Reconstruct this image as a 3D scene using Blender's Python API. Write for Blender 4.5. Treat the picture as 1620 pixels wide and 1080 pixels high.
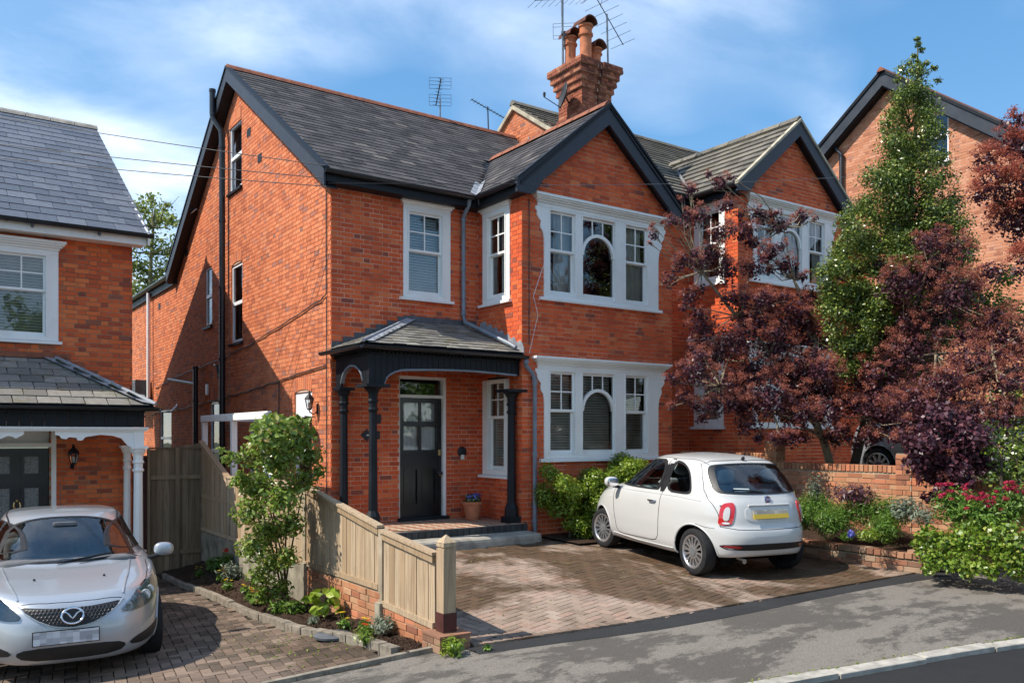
import bpy, bmesh, math, random
import numpy as np
from mathutils import Vector, Matrix
from mathutils.bvhtree import BVHTree
from mathutils.geometry import tessellate_polygon
random.seed(7); RNG=np.random.default_rng(7)
for o in list(bpy.data.objects): bpy.data.objects.remove(o)
SC=bpy.context.scene; COL=SC.collection
R=math.radians
# ---------------------------------------------------------------- camera
CAM=Vector((-5.353,-12.613,1.70))
cd=bpy.data.cameras.new('camera'); cam=bpy.data.objects.new('camera',cd); COL.objects.link(cam)
cam.location=CAM; cam.rotation_euler=(R(90),0,-math.atan2(.5742,.8187))
cd.sensor_width=36; cd.lens=36*1340/1620; cd.shift_y=149/1620; cd.clip_end=3000; cd.clip_start=.1
SC.camera=cam
# ---------------------------------------------------------------- world, sun, exposure
SUN_AZ=-74.0; SUN_EL=50.0
w=bpy.data.worlds.new('World'); SC.world=w; w.use_nodes=True
nt=w.node_tree; nt.nodes.clear()
def N(nt,t,**k):
    n=nt.nodes.new(t)
    for a,b in k.items(): setattr(n,a,b)
    return n
out=N(nt,'ShaderNodeOutputWorld'); bg=N(nt,'ShaderNodeBackground'); bg.inputs[1].default_value=.15
sky=N(nt,'ShaderNodeTexSky',sky_type='NISHITA'); sky.sun_disc=False
sky.sun_elevation=R(SUN_EL); sky.sun_rotation=R(SUN_AZ); sky.altitude=1800; sky.air_density=1.0; sky.dust_density=.1; sky.ozone_density=2.0
tc=N(nt,'ShaderNodeTexCoord'); sep=N(nt,'ShaderNodeSeparateXYZ'); L=nt.links.new
L(tc.outputs['Generated'],sep.inputs[0])
# project the view direction on a cloud deck so the wisps shrink towards the horizon
mx=N(nt,'ShaderNodeMath',operation='MAXIMUM'); mx.inputs[1].default_value=.03; L(sep.outputs[2],mx.inputs[0])
ad=N(nt,'ShaderNodeMath',operation='ADD'); ad.inputs[1].default_value=.25; L(mx.outputs[0],ad.inputs[0])
dv=N(nt,'ShaderNodeVectorMath',operation='DIVIDE'); L(tc.outputs['Generated'],dv.inputs[0])
cb=N(nt,'ShaderNodeCombineXYZ'); 
for i in range(3): L(ad.outputs[0],cb.inputs[i])
L(cb.outputs[0],dv.inputs[1])
mp=N(nt,'ShaderNodeMapping'); mp.inputs['Scale'].default_value=(1.0,1.5,.6); mp.inputs['Rotation'].default_value=(0,0,R(35)); mp.inputs['Location'].default_value=(7.7,4.1,0); L(dv.outputs[0],mp.inputs[0])
n1=N(nt,'ShaderNodeTexNoise'); n1.inputs['Scale'].default_value=1.7; n1.inputs['Detail'].default_value=9; n1.inputs['Roughness'].default_value=.58; n1.inputs['Distortion'].default_value=.35; L(mp.outputs[0],n1.inputs['Vector'])
n2=N(nt,'ShaderNodeTexNoise'); n2.inputs['Scale'].default_value=.9; n2.inputs['Detail'].default_value=3; L(mp.outputs[0],n2.inputs['Vector'])
r1=N(nt,'ShaderNodeValToRGB'); r1.color_ramp.elements[0].position=.47; r1.color_ramp.elements[1].position=.72; L(n1.outputs[0],r1.inputs[0])
r2=N(nt,'ShaderNodeValToRGB'); r2.color_ramp.elements[0].position=.36; r2.color_ramp.elements[1].position=.60; L(n2.outputs[0],r2.inputs[0])
ml=N(nt,'ShaderNodeMath',operation='MULTIPLY'); L(r1.outputs[0],ml.inputs[0]); L(r2.outputs[0],ml.inputs[1])
ml2=N(nt,'ShaderNodeMath',operation='MULTIPLY'); ml2.inputs[1].default_value=.62; vl=N(nt,'ShaderNodeMath',operation='MULTIPLY_ADD'); vl.inputs[1].default_value=.30; L(r2.outputs[0],vl.inputs[0]); L(ml.outputs[0],vl.inputs[2]); vl.use_clamp=True; L(vl.outputs[0],ml2.inputs[0])
gam=N(nt,'ShaderNodeGamma'); gam.inputs[1].default_value=.5; L(sky.outputs[0],gam.inputs[0])   # the haze towards the horizon held back, as the photograph is exposed
hsv=N(nt,'ShaderNodeHueSaturation'); hsv.inputs['Saturation'].default_value=1.8; hsv.inputs['Value'].default_value=.93; L(gam.outputs[0],hsv.inputs['Color'])
mixc=N(nt,'ShaderNodeMix',data_type='RGBA'); L(ml2.outputs[0],mixc.inputs['Factor']); L(hsv.outputs[0],mixc.inputs[6]); mixc.inputs[7].default_value=(3.7,3.9,4.25,1)
L(mixc.outputs[2],bg.inputs[0]); L(bg.outputs[0],out.inputs[0])
sd=bpy.data.lights.new('sun','SUN'); sd.energy=2.0; sd.angle=R(.5); sd.color=(1,.93,.82)
sun=bpy.data.objects.new('sun',sd); COL.objects.link(sun); sun.location=(-20,6,20)
_a=R(SUN_AZ); _e=R(SUN_EL); SUNV=Vector((math.sin(_a)*math.cos(_e),math.cos(_a)*math.cos(_e),math.sin(_e)))
sun.rotation_euler=SUNV.to_track_quat('Z','Y').to_euler()
vs=SC.view_settings; vs.view_transform='Standard'; vs.look='None'; vs.gamma=1; vs.exposure=1.66; vs.use_curve_mapping=False
try: SC.cycles.max_bounces=8; SC.cycles.transparent_max_bounces=16
except Exception: pass

# ---------------------------------------------------------------- material helpers
MATS={}
def lin(c):
    return tuple(((x/255+.055)/1.055)**2.4 if x/255>.04045 else x/255/12.92 for x in c)
class G:
    """small node graph wrapper"""
    def __init__(s,name):
        s.m=bpy.data.materials.new(name); s.m.use_nodes=True; s.t=s.m.node_tree; s.t.nodes.clear()
        s.out=N(s.t,'ShaderNodeOutputMaterial'); s.b=N(s.t,'ShaderNodeBsdfPrincipled'); s.L=s.t.links.new
        s.L(s.b.outputs[0],s.out.inputs[0]); MATS[name]=s.m
    def n(s,t,**k): return N(s.t,t,**k)
    def link(s,v,i):
        if hasattr(v,'is_output') or isinstance(v,bpy.types.NodeSocket): s.L(v,i)
        else: i.default_value=v if not isinstance(v,tuple) or len(v)==4 or i.type=='VECTOR' else (*v,1)
    def pos(s): return s.n('ShaderNodeNewGeometry').outputs['Position']
    def objc(s): return s.n('ShaderNodeTexCoord').outputs['Object']
    def rnd(s):
        g=s.n('ShaderNodeNewGeometry').outputs['Random Per Island']; o=s.n('ShaderNodeObjectInfo').outputs['Random']
        return s.math('FRACT',s.math('ADD',g,o))
    def rnd2(s,seed):
        return s.math('FRACT',s.math('MULTIPLY',s.rnd(),seed))
    def math(s,op,a,b=None,clamp=False):
        n=s.n('ShaderNodeMath',operation=op); n.use_clamp=clamp; s.link(a,n.inputs[0])
        if b is not None: s.link(b,n.inputs[1])
        return n.outputs[0]
    def noise(s,scale,detail=3,rough=.55,vec=None,dist=0):
        n=s.n('ShaderNodeTexNoise'); n.inputs['Scale'].default_value=scale; n.inputs['Detail'].default_value=detail; n.inputs['Roughness'].default_value=rough; n.inputs['Distortion'].default_value=dist
        s.L(vec if vec is not None else s.pos(),n.inputs['Vector']); return n.outputs[0]
    def map(s,vec,scale=(1,1,1),rot=(0,0,0)):
        n=s.n('ShaderNodeMapping'); n.inputs['Scale'].default_value=scale; n.inputs['Rotation'].default_value=rot; s.L(vec,n.inputs[0]); return n.outputs[0]
    def ramp(s,fac,stops,interp='LINEAR'):
        n=s.n('ShaderNodeValToRGB'); e=n.color_ramp; e.interpolation=interp
        while len(e.elements)<len(stops): e.elements.new(.5)
        for el,(p,c) in zip(e.elements,stops):
            el.position=p; el.color=(*c,1) if isinstance(c,tuple) else (c,c,c,1)
        s.link(fac,n.inputs[0]); return n.outputs[0]
    def mix(s,f,a,b,mode='MIX'):
        n=s.n('ShaderNodeMix',data_type='RGBA',blend_type=mode); s.link(f,n.inputs['Factor']); s.link(a,n.inputs[6]); s.link(b,n.inputs[7]); return n.outputs[2]
    def col(s,c): s.link(c,s.b.inputs['Base Color']); return s
    def rough(s,r): s.link(r,s.b.inputs['Roughness']); return s
    def bump(s,h,strength=.3,dist=.01):
        n=s.n('ShaderNodeBump'); n.inputs['Strength'].default_value=strength; n.inputs['Distance'].default_value=dist; s.link(h,n.inputs['Height']); s.L(n.outputs[0],s.b.inputs['Normal']); return s
    def spec(s,v): s.b.inputs['Specular IOR Level'].default_value=v; return s
    def metal(s,v): s.b.inputs['Metallic'].default_value=v; return s
    def coat(s,v,r=.03): s.b.inputs['Coat Weight'].default_value=v; s.b.inputs['Coat Roughness'].default_value=r; return s

def simple(name,c,rough=.5,var=.12,scale=6,spec=.4,bumpv=0,metal=0):
    g=G(name); f=g.noise(scale,4); k=g.ramp(f,[(.3,tuple(x*(1-var) for x in c)),(.7,tuple(min(1,x*(1+var)) for x in c))])
    g.col(k).rough(g.ramp(f,[(.3,max(0,rough-.06)),(.7,min(1,rough+.06))])).spec(spec).metal(metal)
    if bumpv: g.bump(g.noise(scale*12,3),bumpv,.004)
    return g.m

def brick_mat(name,stops,grime=.35,gscale=.7,dark=(.10,.035,.022)):
    g=G(name); r=g.rnd(); c=g.ramp(r,stops)
    p=g.pos()
    c=g.mix(g.math('MULTIPLY',g.ramp(g.noise(55,3,.6,p),[(.4,0.),(.75,1.)]),.35),c,tuple(x*.62 for x in stops[len(stops)//2][1]))
    st=g.ramp(g.noise(gscale,5,.6,g.map(p,(1,1,.55))),[(.42,0.),(.72,1.)])
    c=g.mix(g.math('MULTIPLY',st,grime),c,dark)
    pale=g.ramp(g.noise(1.9,4,.6,g.map(p,(1,1,.8))),[(.58,0.),(.78,1.)])
    c=g.mix(g.math('MULTIPLY',pale,.22),c,(.56,.30,.19))
    run=g.ramp(g.noise(1.0,4,.6,g.map(p,(3.2,3.2,.22))),[(.56,0.),(.74,1.)]); c=g.mix(g.math('MULTIPLY',run,grime*.7),c,dark)
    g.col(c).rough(.86).spec(.25).bump(g.noise(90,3,.6,p),.35,.004)
    return g.m
def mortar_mat(name,c,dk=.5):
    g=G(name); p=g.pos()
    f=g.noise(2.2,4,.6,p); g.col(g.ramp(f,[(.35,tuple(x*dk for x in c)),(.62,c)])).rough(.95).spec(.2).bump(g.noise(120,2,.6,p),.3,.004); return g.m
brick_mat('brick_front',[(0,(.48,.080,.032)),(.12,(.58,.095,.033)),(.5,(.72,.118,.036)),(.85,(.77,.150,.046)),(.955,(.76,.21,.075)),(.97,(.34,.085,.05)),(1,(.24,.07,.05))],.26,.8,(.26,.065,.03))
brick_mat('brick_side',[(0,(.40,.115,.060)),(.15,(.55,.16,.068)),(.5,(.66,.20,.085)),(.85,(.71,.25,.115)),(.96,(.42,.16,.11)),(1,(.28,.14,.11))],.22,.5)
brick_mat('brick_pale',[(0,(.38,.145,.085)),(.2,(.54,.21,.11)),(.6,(.63,.265,.145)),(.9,(.68,.33,.20)),(1,(.42,.19,.14))],.2,.5)
brick_mat('brick_chimney',[(0,(.14,.05,.035)),(.3,(.28,.085,.05)),(.7,(.40,.13,.07)),(1,(.46,.20,.11))],.6,1.6,(.05,.035,.03))
brick_mat('brick_left',[(0,(.21,.07,.05)),(.10,(.40,.085,.04)),(.3,(.60,.12,.04)),(.7,(.70,.155,.046)),(.95,(.74,.21,.07)),(1,(.15,.08,.07))],.12)
brick_mat('brick_garden',[(0,(.26,.10,.065)),(.2,(.42,.16,.08)),(.5,(.50,.22,.11)),(.8,(.52,.30,.17)),(1,(.58,.20,.10))],.42,1.6,(.13,.085,.05))
brick_mat('brick_low',[(0,(.17,.09,.06)),(.3,(.30,.13,.08)),(.6,(.38,.20,.12)),(1,(.36,.25,.17))],.55,2.2,(.10,.08,.05))
mortar_mat('mortar_side',(.70,.50,.37),.6); mortar_mat('mortar_front',(.86,.62,.47),.38); mortar_mat('mortar_garden',(.42,.33,.23),.4)
def slate_mat(name,stops,moss=.0,rough=.5):
    g=G(name); p=g.pos(); c=g.ramp(g.rnd(),stops)
    c=g.mix(g.math('MULTIPLY',g.ramp(g.noise(14,5,.65,p),[(.35,0.),(.75,1.)]),.45),c,tuple(x*.45 for x in stops[0][1]))
    if moss:
        m=g.ramp(g.noise(3.2,6,.7,p),[(.52,0.),(.66,1.)]); c=g.mix(g.math('MULTIPLY',m,moss),c,(.15,.135,.075) if moss>.5 else (.10,.094,.082))
        l=g.ramp(g.noise(24,4,.7,p),[(.62,0.),(.72,1.)]); c=g.mix(g.math('MULTIPLY',l,moss*.7),c,(.30,.29,.22))
    g.col(c).rough(rough).spec(.25).bump(g.noise(40,5,.7,g.map(p,(1,1,2))),.5,.008); return g.m
slate_mat('slate_old',[(0,(.034,.031,.033)),(.3,(.058,.053,.055)),(.7,(.082,.075,.077)),(.95,(.115,.104,.102)),(1,(.17,.15,.135))],.40,.8)
slate_mat('slate_new',[(0,(.095,.112,.145)),(.5,(.125,.143,.18)),(1,(.16,.178,.215))],0,.6)
slate_mat('slate_porch',[(0,(.15,.14,.125)),(.5,(.23,.215,.19)),(1,(.33,.305,.26))],.75,.75)
slate_mat('tile_concrete',[(0,(.11,.10,.085)),(.5,(.17,.155,.13)),(1,(.24,.215,.175))],.55,.8)
simple('ridge_terracotta',(.25,.09,.05),.8,.35,7,.3,.3)
simple('black_paint',(.012,.014,.018),.5,.3,3,.25)
simple('barge_paint',(.030,.036,.048),.5,.25,3,.35,.1)
simple('black_plastic',(.014,.015,.018),.32,.2,3,.5)
simple('grey_pipe',(.17,.20,.235),.4,.2,5,.5)
simple('lead',(.27,.285,.31),.55,.35,9,.5,.2)
simple('lead_dark',(.09,.095,.105),.6,.35,9,.4,.2)
g=G('white_paint'); p=g.pos(); g.col(g.mix(g.math('MULTIPLY',g.ramp(g.noise(2.3,5,.65,p),[(.5,0.),(.8,1.)]),.35),(.84,.835,.80),(.50,.46,.39))).rough(.42).spec(.4).bump(g.noise(30,3,.6,p),.05,.003)
simple('white_upvc',(.80,.81,.82),.3,.03,3,.5)
simple('concrete',(.34,.31,.26),.9,.35,5,.2,.4)
simple('door_paint',(.008,.009,.011),.22,.2,3,.5)
simple('brass',(.55,.40,.18),.3,.15,12,.5,0,.9)
simple('dark_room',(.012,.012,.013),.95,.1,2,.05)  # darkness of unlit interiors put into the colour
simple('cowl_clay',(.13,.055,.04),.85,.3,8,.2)
simple('terracotta',(.46,.17,.085),.85,.25,6,.25,.2)
simple('galv',(.22,.23,.24),.45,.25,10,.5,0,.7)
simple('dark_metal',(.035,.034,.036),.5,.25,10,.4)
g=G('glass_pane'); t=g.t; tr=g.n('ShaderNodeBsdfTransparent'); tr.inputs[0].default_value=(.93,.96,.96,1); gl=g.n('ShaderNodeBsdfGlossy'); gl.inputs['Roughness'].default_value=.015; gl.inputs[0].default_value=(1,1,1,1)
fr=g.n('ShaderNodeFresnel'); fr.inputs[0].default_value=1.95; ms=g.n('ShaderNodeMixShader')
bn=g.n('ShaderNodeBump'); bn.inputs['Strength'].default_value=.04; bn.inputs['Distance'].default_value=.02; g.L(g.noise(3.1,2),bn.inputs['Height']); g.L(bn.outputs[0],gl.inputs['Normal'])
g.L(fr.outputs[0],ms.inputs[0]); g.L(tr.outputs[0],ms.inputs[1]); g.L(gl.outputs[0],ms.inputs[2]); g.L(ms.outputs[0],g.out.inputs[0])
simple('blind_slat',(.60,.56,.47),.6,.15,4,.3); simple('blind_dark',(.20,.19,.165),.6,.15,4,.3)
simple('blind_cool',(.74,.78,.80),.55,.1,4,.3)
g=G('curtain_cloth'); p=g.pos(); g.col(g.ramp(g.noise(2,4),[(.3,(.68,.65,.60)),(.7,(.82,.80,.76))])).rough(.9)

# ---------------------------------------------------------------- mesh builder
WL={}
def V3(*a): return np.array(a if len(a)>1 else a[0],float)
class Fr:
    """frame: origin, u axis, v axis, n axis"""
    def __init__(s,o,u,v=(0,0,1),n=None):
        s.o=V3(o); s.u=V3(u); s.u/=np.linalg.norm(s.u); s.v=V3(v); s.v/=np.linalg.norm(s.v)
        s.n=np.cross(s.u,s.v) if n is None else V3(n); s.n/=np.linalg.norm(s.n)
    def p(s,u,v,n=0): return s.o+s.u*u+s.v*v+s.n*n
class MB:
    def __init__(s): s.v=[];s.f=[];s.sm=[]
    def add(s,vs,fs,smooth=False):
        b=len(s.v); s.v+= [tuple(map(float,q)) for q in vs]; s.f+=[tuple(b+i for i in f) for f in fs]; s.sm+=[smooth]*len(fs)
    def box(s,x0,x1,y0,y1,z0,z1):
        s.add([(x0,y0,z0),(x1,y0,z0),(x1,y1,z0),(x0,y1,z0),(x0,y0,z1),(x1,y0,z1),(x1,y1,z1),(x0,y1,z1)],[(0,3,2,1),(4,5,6,7),(0,1,5,4),(1,2,6,5),(2,3,7,6),(3,0,4,7)]); return s
    def fbox(s,fr,u0,u1,v0,v1,n0,n1):
        s.prism(fr,[(u0,v0),(u1,v0),(u1,v1),(u0,v1)],n0,n1); return s
    def prism(s,fr,poly,n0,n1,smooth=False):
        k=len(poly); a=sum(poly[i][0]*poly[(i+1)%k][1]-poly[(i+1)%k][0]*poly[i][1] for i in range(k))
        if a<0: poly=poly[::-1]
        flip=np.dot(np.cross(fr.u,fr.v),fr.n)<0
        vs=[fr.p(u,v,n0) for u,v in poly]+[fr.p(u,v,n1) for u,v in poly]
        tri=tessellate_polygon([[Vector((u,v,0)) for u,v in poly]]) if k>4 else None
        fs=[]
        if tri is None: fs+=[tuple(range(k-1,-1,-1)),tuple(range(k,2*k))]
        else:
            for t in tri:
                t=list(t)
                ar=(poly[t[1]][0]-poly[t[0]][0])*(poly[t[2]][1]-poly[t[0]][1])-(poly[t[2]][0]-poly[t[0]][0])*(poly[t[1]][1]-poly[t[0]][1])
                if ar<0: t=t[::-1]
                fs+=[tuple(t[::-1]),tuple(k+i for i in t)]
        fs+=[(i,(i+1)%k,k+(i+1)%k,k+i) for i in range(k)]
        if (n1<n0)!=flip: fs=[f[::-1] for f in fs]
        s.add(vs,fs,smooth); return s
    def tube(s,path,r,n=8,caps=True,smooth=True):
        P=[Vector(map(float,q)) for q in path]; rr=r if isinstance(r,(list,tuple)) else [r]*len(P); vs=[];fs=[]
        up=Vector((0,0,1)); prev=None
        for i,q in enumerate(P):
            d=(P[min(i+1,len(P)-1)]-P[max(i-1,0)]).normalized()
            if prev is None:
                a=d.cross(up if abs(d.z)<.95 else Vector((1,0,0))).normalized()
            else: a=(prev-d*prev.dot(d)); a=a.normalized() if a.length>1e-6 else d.cross(up).normalized()
            prev=a; b=d.cross(a)
            for k in range(n):
                t=2*math.pi*k/n; vs.append(q+(a*math.cos(t)+b*math.sin(t))*rr[i])
        for i in range(len(P)-1):
            for k in range(n):
                fs.append((i*n+k,i*n+(k+1)%n,(i+1)*n+(k+1)%n,(i+1)*n+k))
        s.add(vs,fs,smooth)
        if caps:
            b=len(s.v)-len(vs); s.f+=[tuple(b+k for k in range(n-1,-1,-1)),tuple(b+(len(P)-1)*n+k for k in range(n))]; s.sm+=[False,False]
        return s
    def lathe(s,prof,c,n=20,axis='z',smooth=True,fr=None,caps=True):
        vs=[];fs=[]
        for r,z in prof:
            for k in range(n):
                t=2*math.pi*k/n
                if fr is not None: vs.append(fr.p(r*math.cos(t),r*math.sin(t),z))
                else: vs.append((c[0]+r*math.cos(t),c[1]+r*math.sin(t),c[2]+z))
        m=len(prof)
        for i in range(m-1):
            for k in range(n): fs.append((i*n+k,i*n+(k+1)%n,(i+1)*n+(k+1)%n,(i+1)*n+k))
        if caps: fs.append(tuple(range(n-1,-1,-1))); fs.append(tuple((m-1)*n+k for k in range(n)))
        s.add(vs,fs,smooth); return s
    def quad(s,a,b,c,d): s.add([a,b,c,d],[(0,1,2,3)]); return s
    def build(s,name,mat,parent=None,local=False,kind=None,auto=40):
        me=bpy.data.meshes.new(name); v=np.array(s.v,float).reshape(-1,3)
        if parent is not None and not local: v=v-np.array(WL[parent.name])
        me.from_pydata(v.tolist(),[],s.f)
        if any(s.sm):
            me.polygons.foreach_set('use_smooth',s.sm)
            me.set_sharp_from_angle(angle=R(auto))
        me.materials.append(MATS[mat] if isinstance(mat,str) else mat); me.update()
        o=bpy.data.objects.new(name,me); COL.objects.link(o)
        if parent is not None: o.parent=parent; WL[o.name]=WL.get(parent.name,(0,0,0)) if not local else (0,0,0)
        else: WL[o.name]=(0,0,0)
        if kind: o['kind']=kind
        return o
def thing(name,label,cat,loc=(0,0,0),rotz=0,group=None):
    o=bpy.data.objects.new(name,None); COL.objects.link(o); o.empty_display_size=.2
    o.location=loc; o.rotation_euler=(0,0,rotz); o['label']=label; o['category']=cat
    if group: o['group']=group
    WL[o.name]=tuple(loc); return o
def tag(o,label,cat,group=None):
    o['label']=label; o['category']=cat
    if group: o['group']=group
    return o
def rebase(o,loc):
    """give a top-level mesh its origin at loc"""
    d=Vector(loc); o.data.transform(Matrix.Translation(-d)); o.location=d; return o
def one(mb,name,mat,label,cat,loc,group=None,**k):
    o=mb.build(name,mat,**k); rebase(o,loc); tag(o,label,cat,group); return o
def struct(o): o['kind']='structure'; return o
# ---------------------------------------------------------------- pieces (bricks, slates, pavers, boards ...)
FWD=V3(.5742,.8187,0); RGT=V3(.8187,-.5742,0); CM=V3(*CAM)
def proj(p):
    d=p-CM; z=d@FWD
    if z<.2: return None
    return 810+1340*(d@RGT)/z, 689-1340*d[2]/z, z
_unit=None
def unit_mesh(mat):
    key='unit_'+mat
    if key in bpy.data.meshes: return bpy.data.meshes[key]
    me=bpy.data.meshes.new(key); c=.5
    e=.04
    vs=[(-.5,-.5,-.5),(.5,-.5,-.5),(.5,.5,-.5),(-.5,.5,-.5),(-.5,-.5,.5-e),(.5,-.5,.5-e),(.5,.5,.5-e),(-.5,.5,.5-e),(-.5+e,-.5+e,.5),(.5-e,-.5+e,.5),(.5-e,.5-e,.5),(-.5+e,.5-e,.5)]
    fs=[(3,2,1,0),(0,1,5,4),(1,2,6,5),(2,3,7,6),(3,0,4,7),(4,5,9,8),(5,6,10,9),(6,7,11,10),(7,4,8,11),(8,9,10,11)]
    me.from_pydata(vs,[],fs); me.materials.append(MATS[mat]); me.update(); return me
def pieces(parent,name,items,mat,limit=300,stuff=None,hide=None,frame=None):
    """items: (centre, U, V, N, w, h, d); the largest in view become objects, the rest one mesh"""
    loc=V3(*WL[parent.name]); sc=[]
    for i,(c,U,Vv,Nn,w_,h_,d_) in enumerate(items):
        q=proj(c); s_=0
        if q and -5<q[0]<1625 and -5<q[1]<1085 and not (hide and hide(q,c)):
            dd=c-CM; D=np.linalg.norm(dd); f=-(Nn@dd)/D
            if f>0: s_=w_*h_*f/(D*D)
        sc.append(s_)
    order=np.argsort(-np.array(sc)); top=set(int(i) for i in order[:limit] if sc[i]>0)
    me=unit_mesh(mat); mb=MB()
    for i,(c,U,Vv,Nn,w_,h_,d_) in enumerate(items):
        if i in top:
            o=bpy.data.objects.new(name,me); COL.objects.link(o); o.parent=parent
            M=Matrix(((U[0]*w_,Vv[0]*h_,Nn[0]*d_,c[0]-loc[0]),(U[1]*w_,Vv[1]*h_,Nn[1]*d_,c[1]-loc[1]),(U[2]*w_,Vv[2]*h_,Nn[2]*d_,c[2]-loc[2]),(0,0,0,1)))
            o.matrix_local=M
        else:
            a=U*w_*.5; b=Vv*h_*.5; n=Nn*d_*.5
            mb.add([c-a-b-n,c+a-b-n,c+a+b-n,c-a+b-n,c-a-b+n,c+a-b+n,c+a+b+n,c-a+b+n],[(4,5,6,7),(0,1,5,4),(1,2,6,5),(2,3,7,6),(3,0,4,7)])
    if mb.v: mb.build(stuff or name+'_field',mat,parent,kind='stuff')
def scan(poly,z):
    xs=[];k=len(poly)
    for i in range(k):
        (a,b),(c,d)=poly[i],poly[(i+1)%k]
        if (b<=z<d) or (d<=z<b): xs.append(a+(c-a)*(z-b)/(d-b))
    xs.sort(); return list(zip(xs[::2],xs[1::2]))
def sub(iv,a,b):
    o=[]
    for x,y in iv:
        if b<=x or a>=y: o.append((x,y)); continue
        if a>x: o.append((x,a))
        if b<y: o.append((b,y))
    return o
def brick_items(fr,outline,holes=(),ph=.075,proud=.004,flem=True,zoff=0.,items=None,jit=.0015):
    items=[] if items is None else items
    z0=min(p[1] for p in outline); z1=max(p[1] for p in outline); k=math.floor((z0-zoff)/ph)
    u0=min(p[0] for p in outline); u1=max(p[0] for p in outline)
    Uv,Vv,Nn=fr.u,fr.v,fr.n
    while zoff+k*ph<z1:
        zb=zoff+k*ph; zc=zb+ph/2; iv=scan(outline,zc)
        for h in holes:
            if h[2]<zc<h[3]: iv=sub(iv,h[0],h[1])
        row=[]; u=u0
        if k%2: 
            row+=[(u,u+.1025),(u+.1125,u+.159)]; u+=.169
        s=0
        while u<u1:
            L_=.215 if (s==0 or not flem) else .1025
            row.append((u,u+L_)); u+=L_+.01; s^=1
        for a,b in iv:
            for x,y in row:
                x2,y2=max(x,a),min(y,b)
                if y2-x2>.028:
                    pr=proud+random.uniform(-jit,jit); c=fr.p((x2+y2)/2,zc+random.uniform(-.001,.001),pr-.03)
                    items.append((c,Uv,Vv,Nn,y2-x2,ph-.010,.06))
        k+=1
    return items
def wall_back(mb,fr,outline,holes=(),depth=.0):
    """mortar bed behind the bricks, built in bands so that openings stay open"""
    zs_=sorted(set([round(p[1],5) for p in outline]+[h[2] for h in holes]+[h[3] for h in holes])); e=1e-4
    fl=np.dot(np.cross(fr.u,fr.v),fr.n)<0
    for z0,z1 in zip(zs_[:-1],zs_[1:]):
        if z1-z0<3*e: continue
        zm=(z0+z1)/2; hs=sorted([h for h in holes if h[2]<zm<h[3]]); lo=scan(outline,z0+e); hi=scan(outline,z1-e)
        for (a0,b0),(a1,b1) in zip(lo,hi):
            L0,L1=a0,a1
            for h in hs+[None]:
                if h is None: R0,R1=b0,b1
                elif h[0]>=max(b0,b1) or h[1]<=min(a0,a1): continue
                else: R0=R1=h[0]
                q=[fr.p(L0,z0,-.002-depth),fr.p(R0,z0,-.002-depth),fr.p(R1,z1,-.002-depth),fr.p(L1,z1,-.002-depth)]
                if R0-L0>1e-4 or R1-L1>1e-4: mb.add(q,[(3,2,1,0) if fl else (0,1,2,3)])
                if h is not None: L0=L1=h[1]
    for h in holes:  # reveals
        for (a,b) in (((h[0],h[2]),(h[0],h[3])),((h[1],h[3]),(h[1],h[2])),((h[0],h[3]),(h[1],h[3])),((h[1],h[2]),(h[0],h[2]))):
            q=[fr.p(*a,-.012),fr.p(*b,-.012),fr.p(*b,-.22),fr.p(*a,-.22)]; mb.add(q,[(0,1,2,3)])
def slate_items(fr,poly,w_,gauge,th=.008,length=None,jit=.004,tilt=None,items=None,gap=.004):
    """fr.v runs up the slope"""
    items=[] if items is None else items
    v0=min(p[1] for p in poly); v1=max(p[1] for p in poly); u0=min(p[0] for p in poly); u1=max(p[0] for p in poly)
    L_=length or gauge*1.7; a=math.atan2(th*1.15,gauge) if tilt is None else tilt
    k=0
    while v0+k*gauge<v1-.02:
        vb=v0+k*gauge; iv=scan(poly,min(vb+gauge*.5,v1-.01)); u=u0-(w_/2 if k%2 else 0)
        while u<u1:
            for x,y in iv:
                A,B=max(u+gap/2,x),min(u+w_-gap/2,y)
                if B-A>.05:
                    l2=min(L_,v1-vb+.02); ja=a+random.uniform(-.25,.6)*jit; 
                    U=fr.u; ca,sa=math.cos(ja),math.sin(ja); Vv=fr.v*ca-fr.n*sa; Nn=fr.n*ca+fr.v*sa
                    rz=random.uniform(-1,1)*jit*1.2; U2=U*math.cos(rz)+Vv*math.sin(rz); V2=Vv*math.cos(rz)-U*math.sin(rz)
                    base=fr.p((A+B)/2,vb+random.uniform(-jit,jit),th*1.25)
                    c=base+V2*(l2/2)-Nn*(th/2)
                    items.append((c,U2,V2,Nn,B-A,l2,th))
            u+=w_
        k+=1
    return items
# ================================================================ window and trim builders
def reveal(house,fr,holes,mat):
    for h in holes:
        m=MB(); e=.003
        a0,a1,b0,b1=h[0]+e,h[1]-e,h[2]+e,h[3]-e
        for p,q in (((a0,b0),(a0,b1)),((a1,b1),(a1,b0)),((a0,b1),(a1,b1))): m.quad(fr.p(*p,.001),fr.p(*q,.001),fr.p(*q,-.2),fr.p(*p,-.2))
        m.build('reveal',mat,house)
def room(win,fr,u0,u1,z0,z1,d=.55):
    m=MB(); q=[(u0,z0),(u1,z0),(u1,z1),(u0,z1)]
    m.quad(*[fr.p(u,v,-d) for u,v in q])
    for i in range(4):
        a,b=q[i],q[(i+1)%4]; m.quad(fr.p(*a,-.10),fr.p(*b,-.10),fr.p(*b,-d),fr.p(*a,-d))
    m.build('dark_room_box','dark_room',win)  # near-black box added behind the glass; its colour stands for the unlit room
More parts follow.
